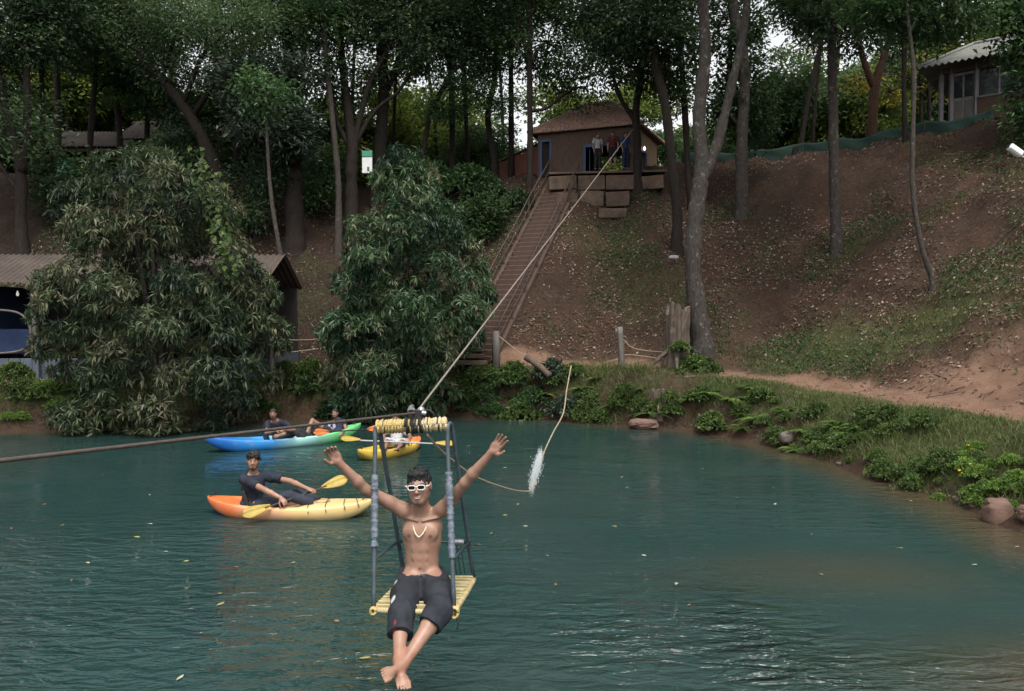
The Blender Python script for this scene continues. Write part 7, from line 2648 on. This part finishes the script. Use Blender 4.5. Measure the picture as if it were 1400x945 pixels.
clothed('bearded person reclining with one bare knee up at the green end of the tandem kayak', J, at(458, 565.5, 20.12), np.array((-0.15, -1, -0.05)), np.array((-0.05, 0, 1)), 0.98, 0.010, 'short', 0.8, True, None, 0.5,
        (0.03, 0.035, 0.05), -0.45, -0.45, {'R': (np.array((0.3, -0.6, -0.4)), np.array((-0.6, 0.2, -0.4)), -1, 0.9), 'L': (np.array((-0.3, -0.6, -0.4)), np.array((0.6, 0.2, -0.4)), 1, 0.9)}, skin=(0.27, 0.15, 0.105), detail=False, shirt_marks=dark_white)

# ---- man in white in the yellow kayak
J = dict(pelvis=at(542, 606, 17.95), neck=at(542, 582, 17.98), shR=at(531, 586, 17.9), shL=at(553, 586, 17.9), elR=at(524, 597, 17.75), elL=at(561, 597, 17.75),
         wrR=at(526, 602, 17.42), wrL=at(560, 603, 17.42), hipR=at(537, 607, 17.85), hipL=at(548, 607, 17.85), knR=at(530, 603, 17.45), knL=at(552, 604, 17.45),
         anR=at(527, 612, 17.15), anL=at(544, 613, 17.15), toeR=at(525, 611, 17.0), toeL=at(541, 612, 17.0), fwd=np.array((0, -1, 0.0)))
clothed('person in white T-shirt and pale shorts paddling the short yellow kayak', J, at(541, 572.5, 17.9), np.array((0.0, -1, -0.25)), np.array((0, 0, 1)), 0.98, 0.010, 'short', 0.5, True, (0.60, 0.58, 0.58), 0.55,
        (0.42, 0.42, 0.46), 0.1, 0.1, {'R': (np.array((0.2, -0.8, -0.3)), np.array((0, 0.1, -1)), -1, 1.0), 'L': (np.array((-0.2, -0.8, -0.3)), np.array((0, 0.1, -1)), 1, 1.0)}, skin=(0.20, 0.11, 0.08), detail=False)

# ---- three people standing on the house ledge
for (u, d, Ht, lab, sc_, lc, hem, hair, turn) in ((817, 35.0, 1.64, 'person in pale shirt and dark trousers standing on the house ledge', (0.26, 0.255, 0.26), (0.02, 0.02, 0.024), 0.9, 'short', 0.3),
                                       (838, 34.85, 1.70, 'person in maroon shirt and black shorts standing on the house ledge', (0.07, 0.016, 0.024), (0.014, 0.014, 0.016), -0.1, 'short', -0.2),
                                       (855, 34.85, 1.66, 'person in dark blue clothes standing by the trunk at the house corner', (0.030, 0.045, 0.14), (0.022, 0.028, 0.06), 0.9, 'short', 0.5)):
    x = at(u, 200, d)[0]; z0 = 9.985
    k = Ht / 1.72
    f = unit(np.array((math.sin(turn), -math.cos(turn), 0))); rt = np.cross(f, (0, 0, 1.0))
    o = np.array((x, d, z0))
    Pn = lambda a, b, z: o + rt * a * k + f * b * k + np.array((0, 0, z * k))
    J = dict(pelvis=Pn(0, 0, 0.95), neck=Pn(0, -0.01, 1.46), shR=Pn(0.17, 0, 1.42), shL=Pn(-0.17, 0, 1.42), elR=Pn(0.23, -0.03, 1.13), elL=Pn(-0.23, -0.02, 1.13), wrR=Pn(0.22, 0.10, 0.88), wrL=Pn(-0.22, 0.08, 0.88),
             hipR=Pn(0.085, 0, 0.90), hipL=Pn(-0.085, 0, 0.90), knR=Pn(0.10, 0.03, 0.49), knL=Pn(-0.10, 0.03, 0.49), anR=Pn(0.11, -0.02, 0.09), anL=Pn(-0.11, -0.02, 0.09), toeR=Pn(0.14, 0.18, 0.085), toeL=Pn(-0.14, 0.18, 0.085), fwd=f)
    clothed(lab, J, Pn(0, 0.02, 1.60), f, np.array((0, 0, 1.0)), k, 0.016, hair, 0.3, True, sc_, 0.6, lc, hem, hem,
            {'R': (np.array((0, 0, -1.0)), -rt, -1, 0.4), 'L': (np.array((0, 0, -1.0)), rt, 1, 0.4)}, skin=(0.2, 0.11, 0.08), detail=False, parent_loc=o)
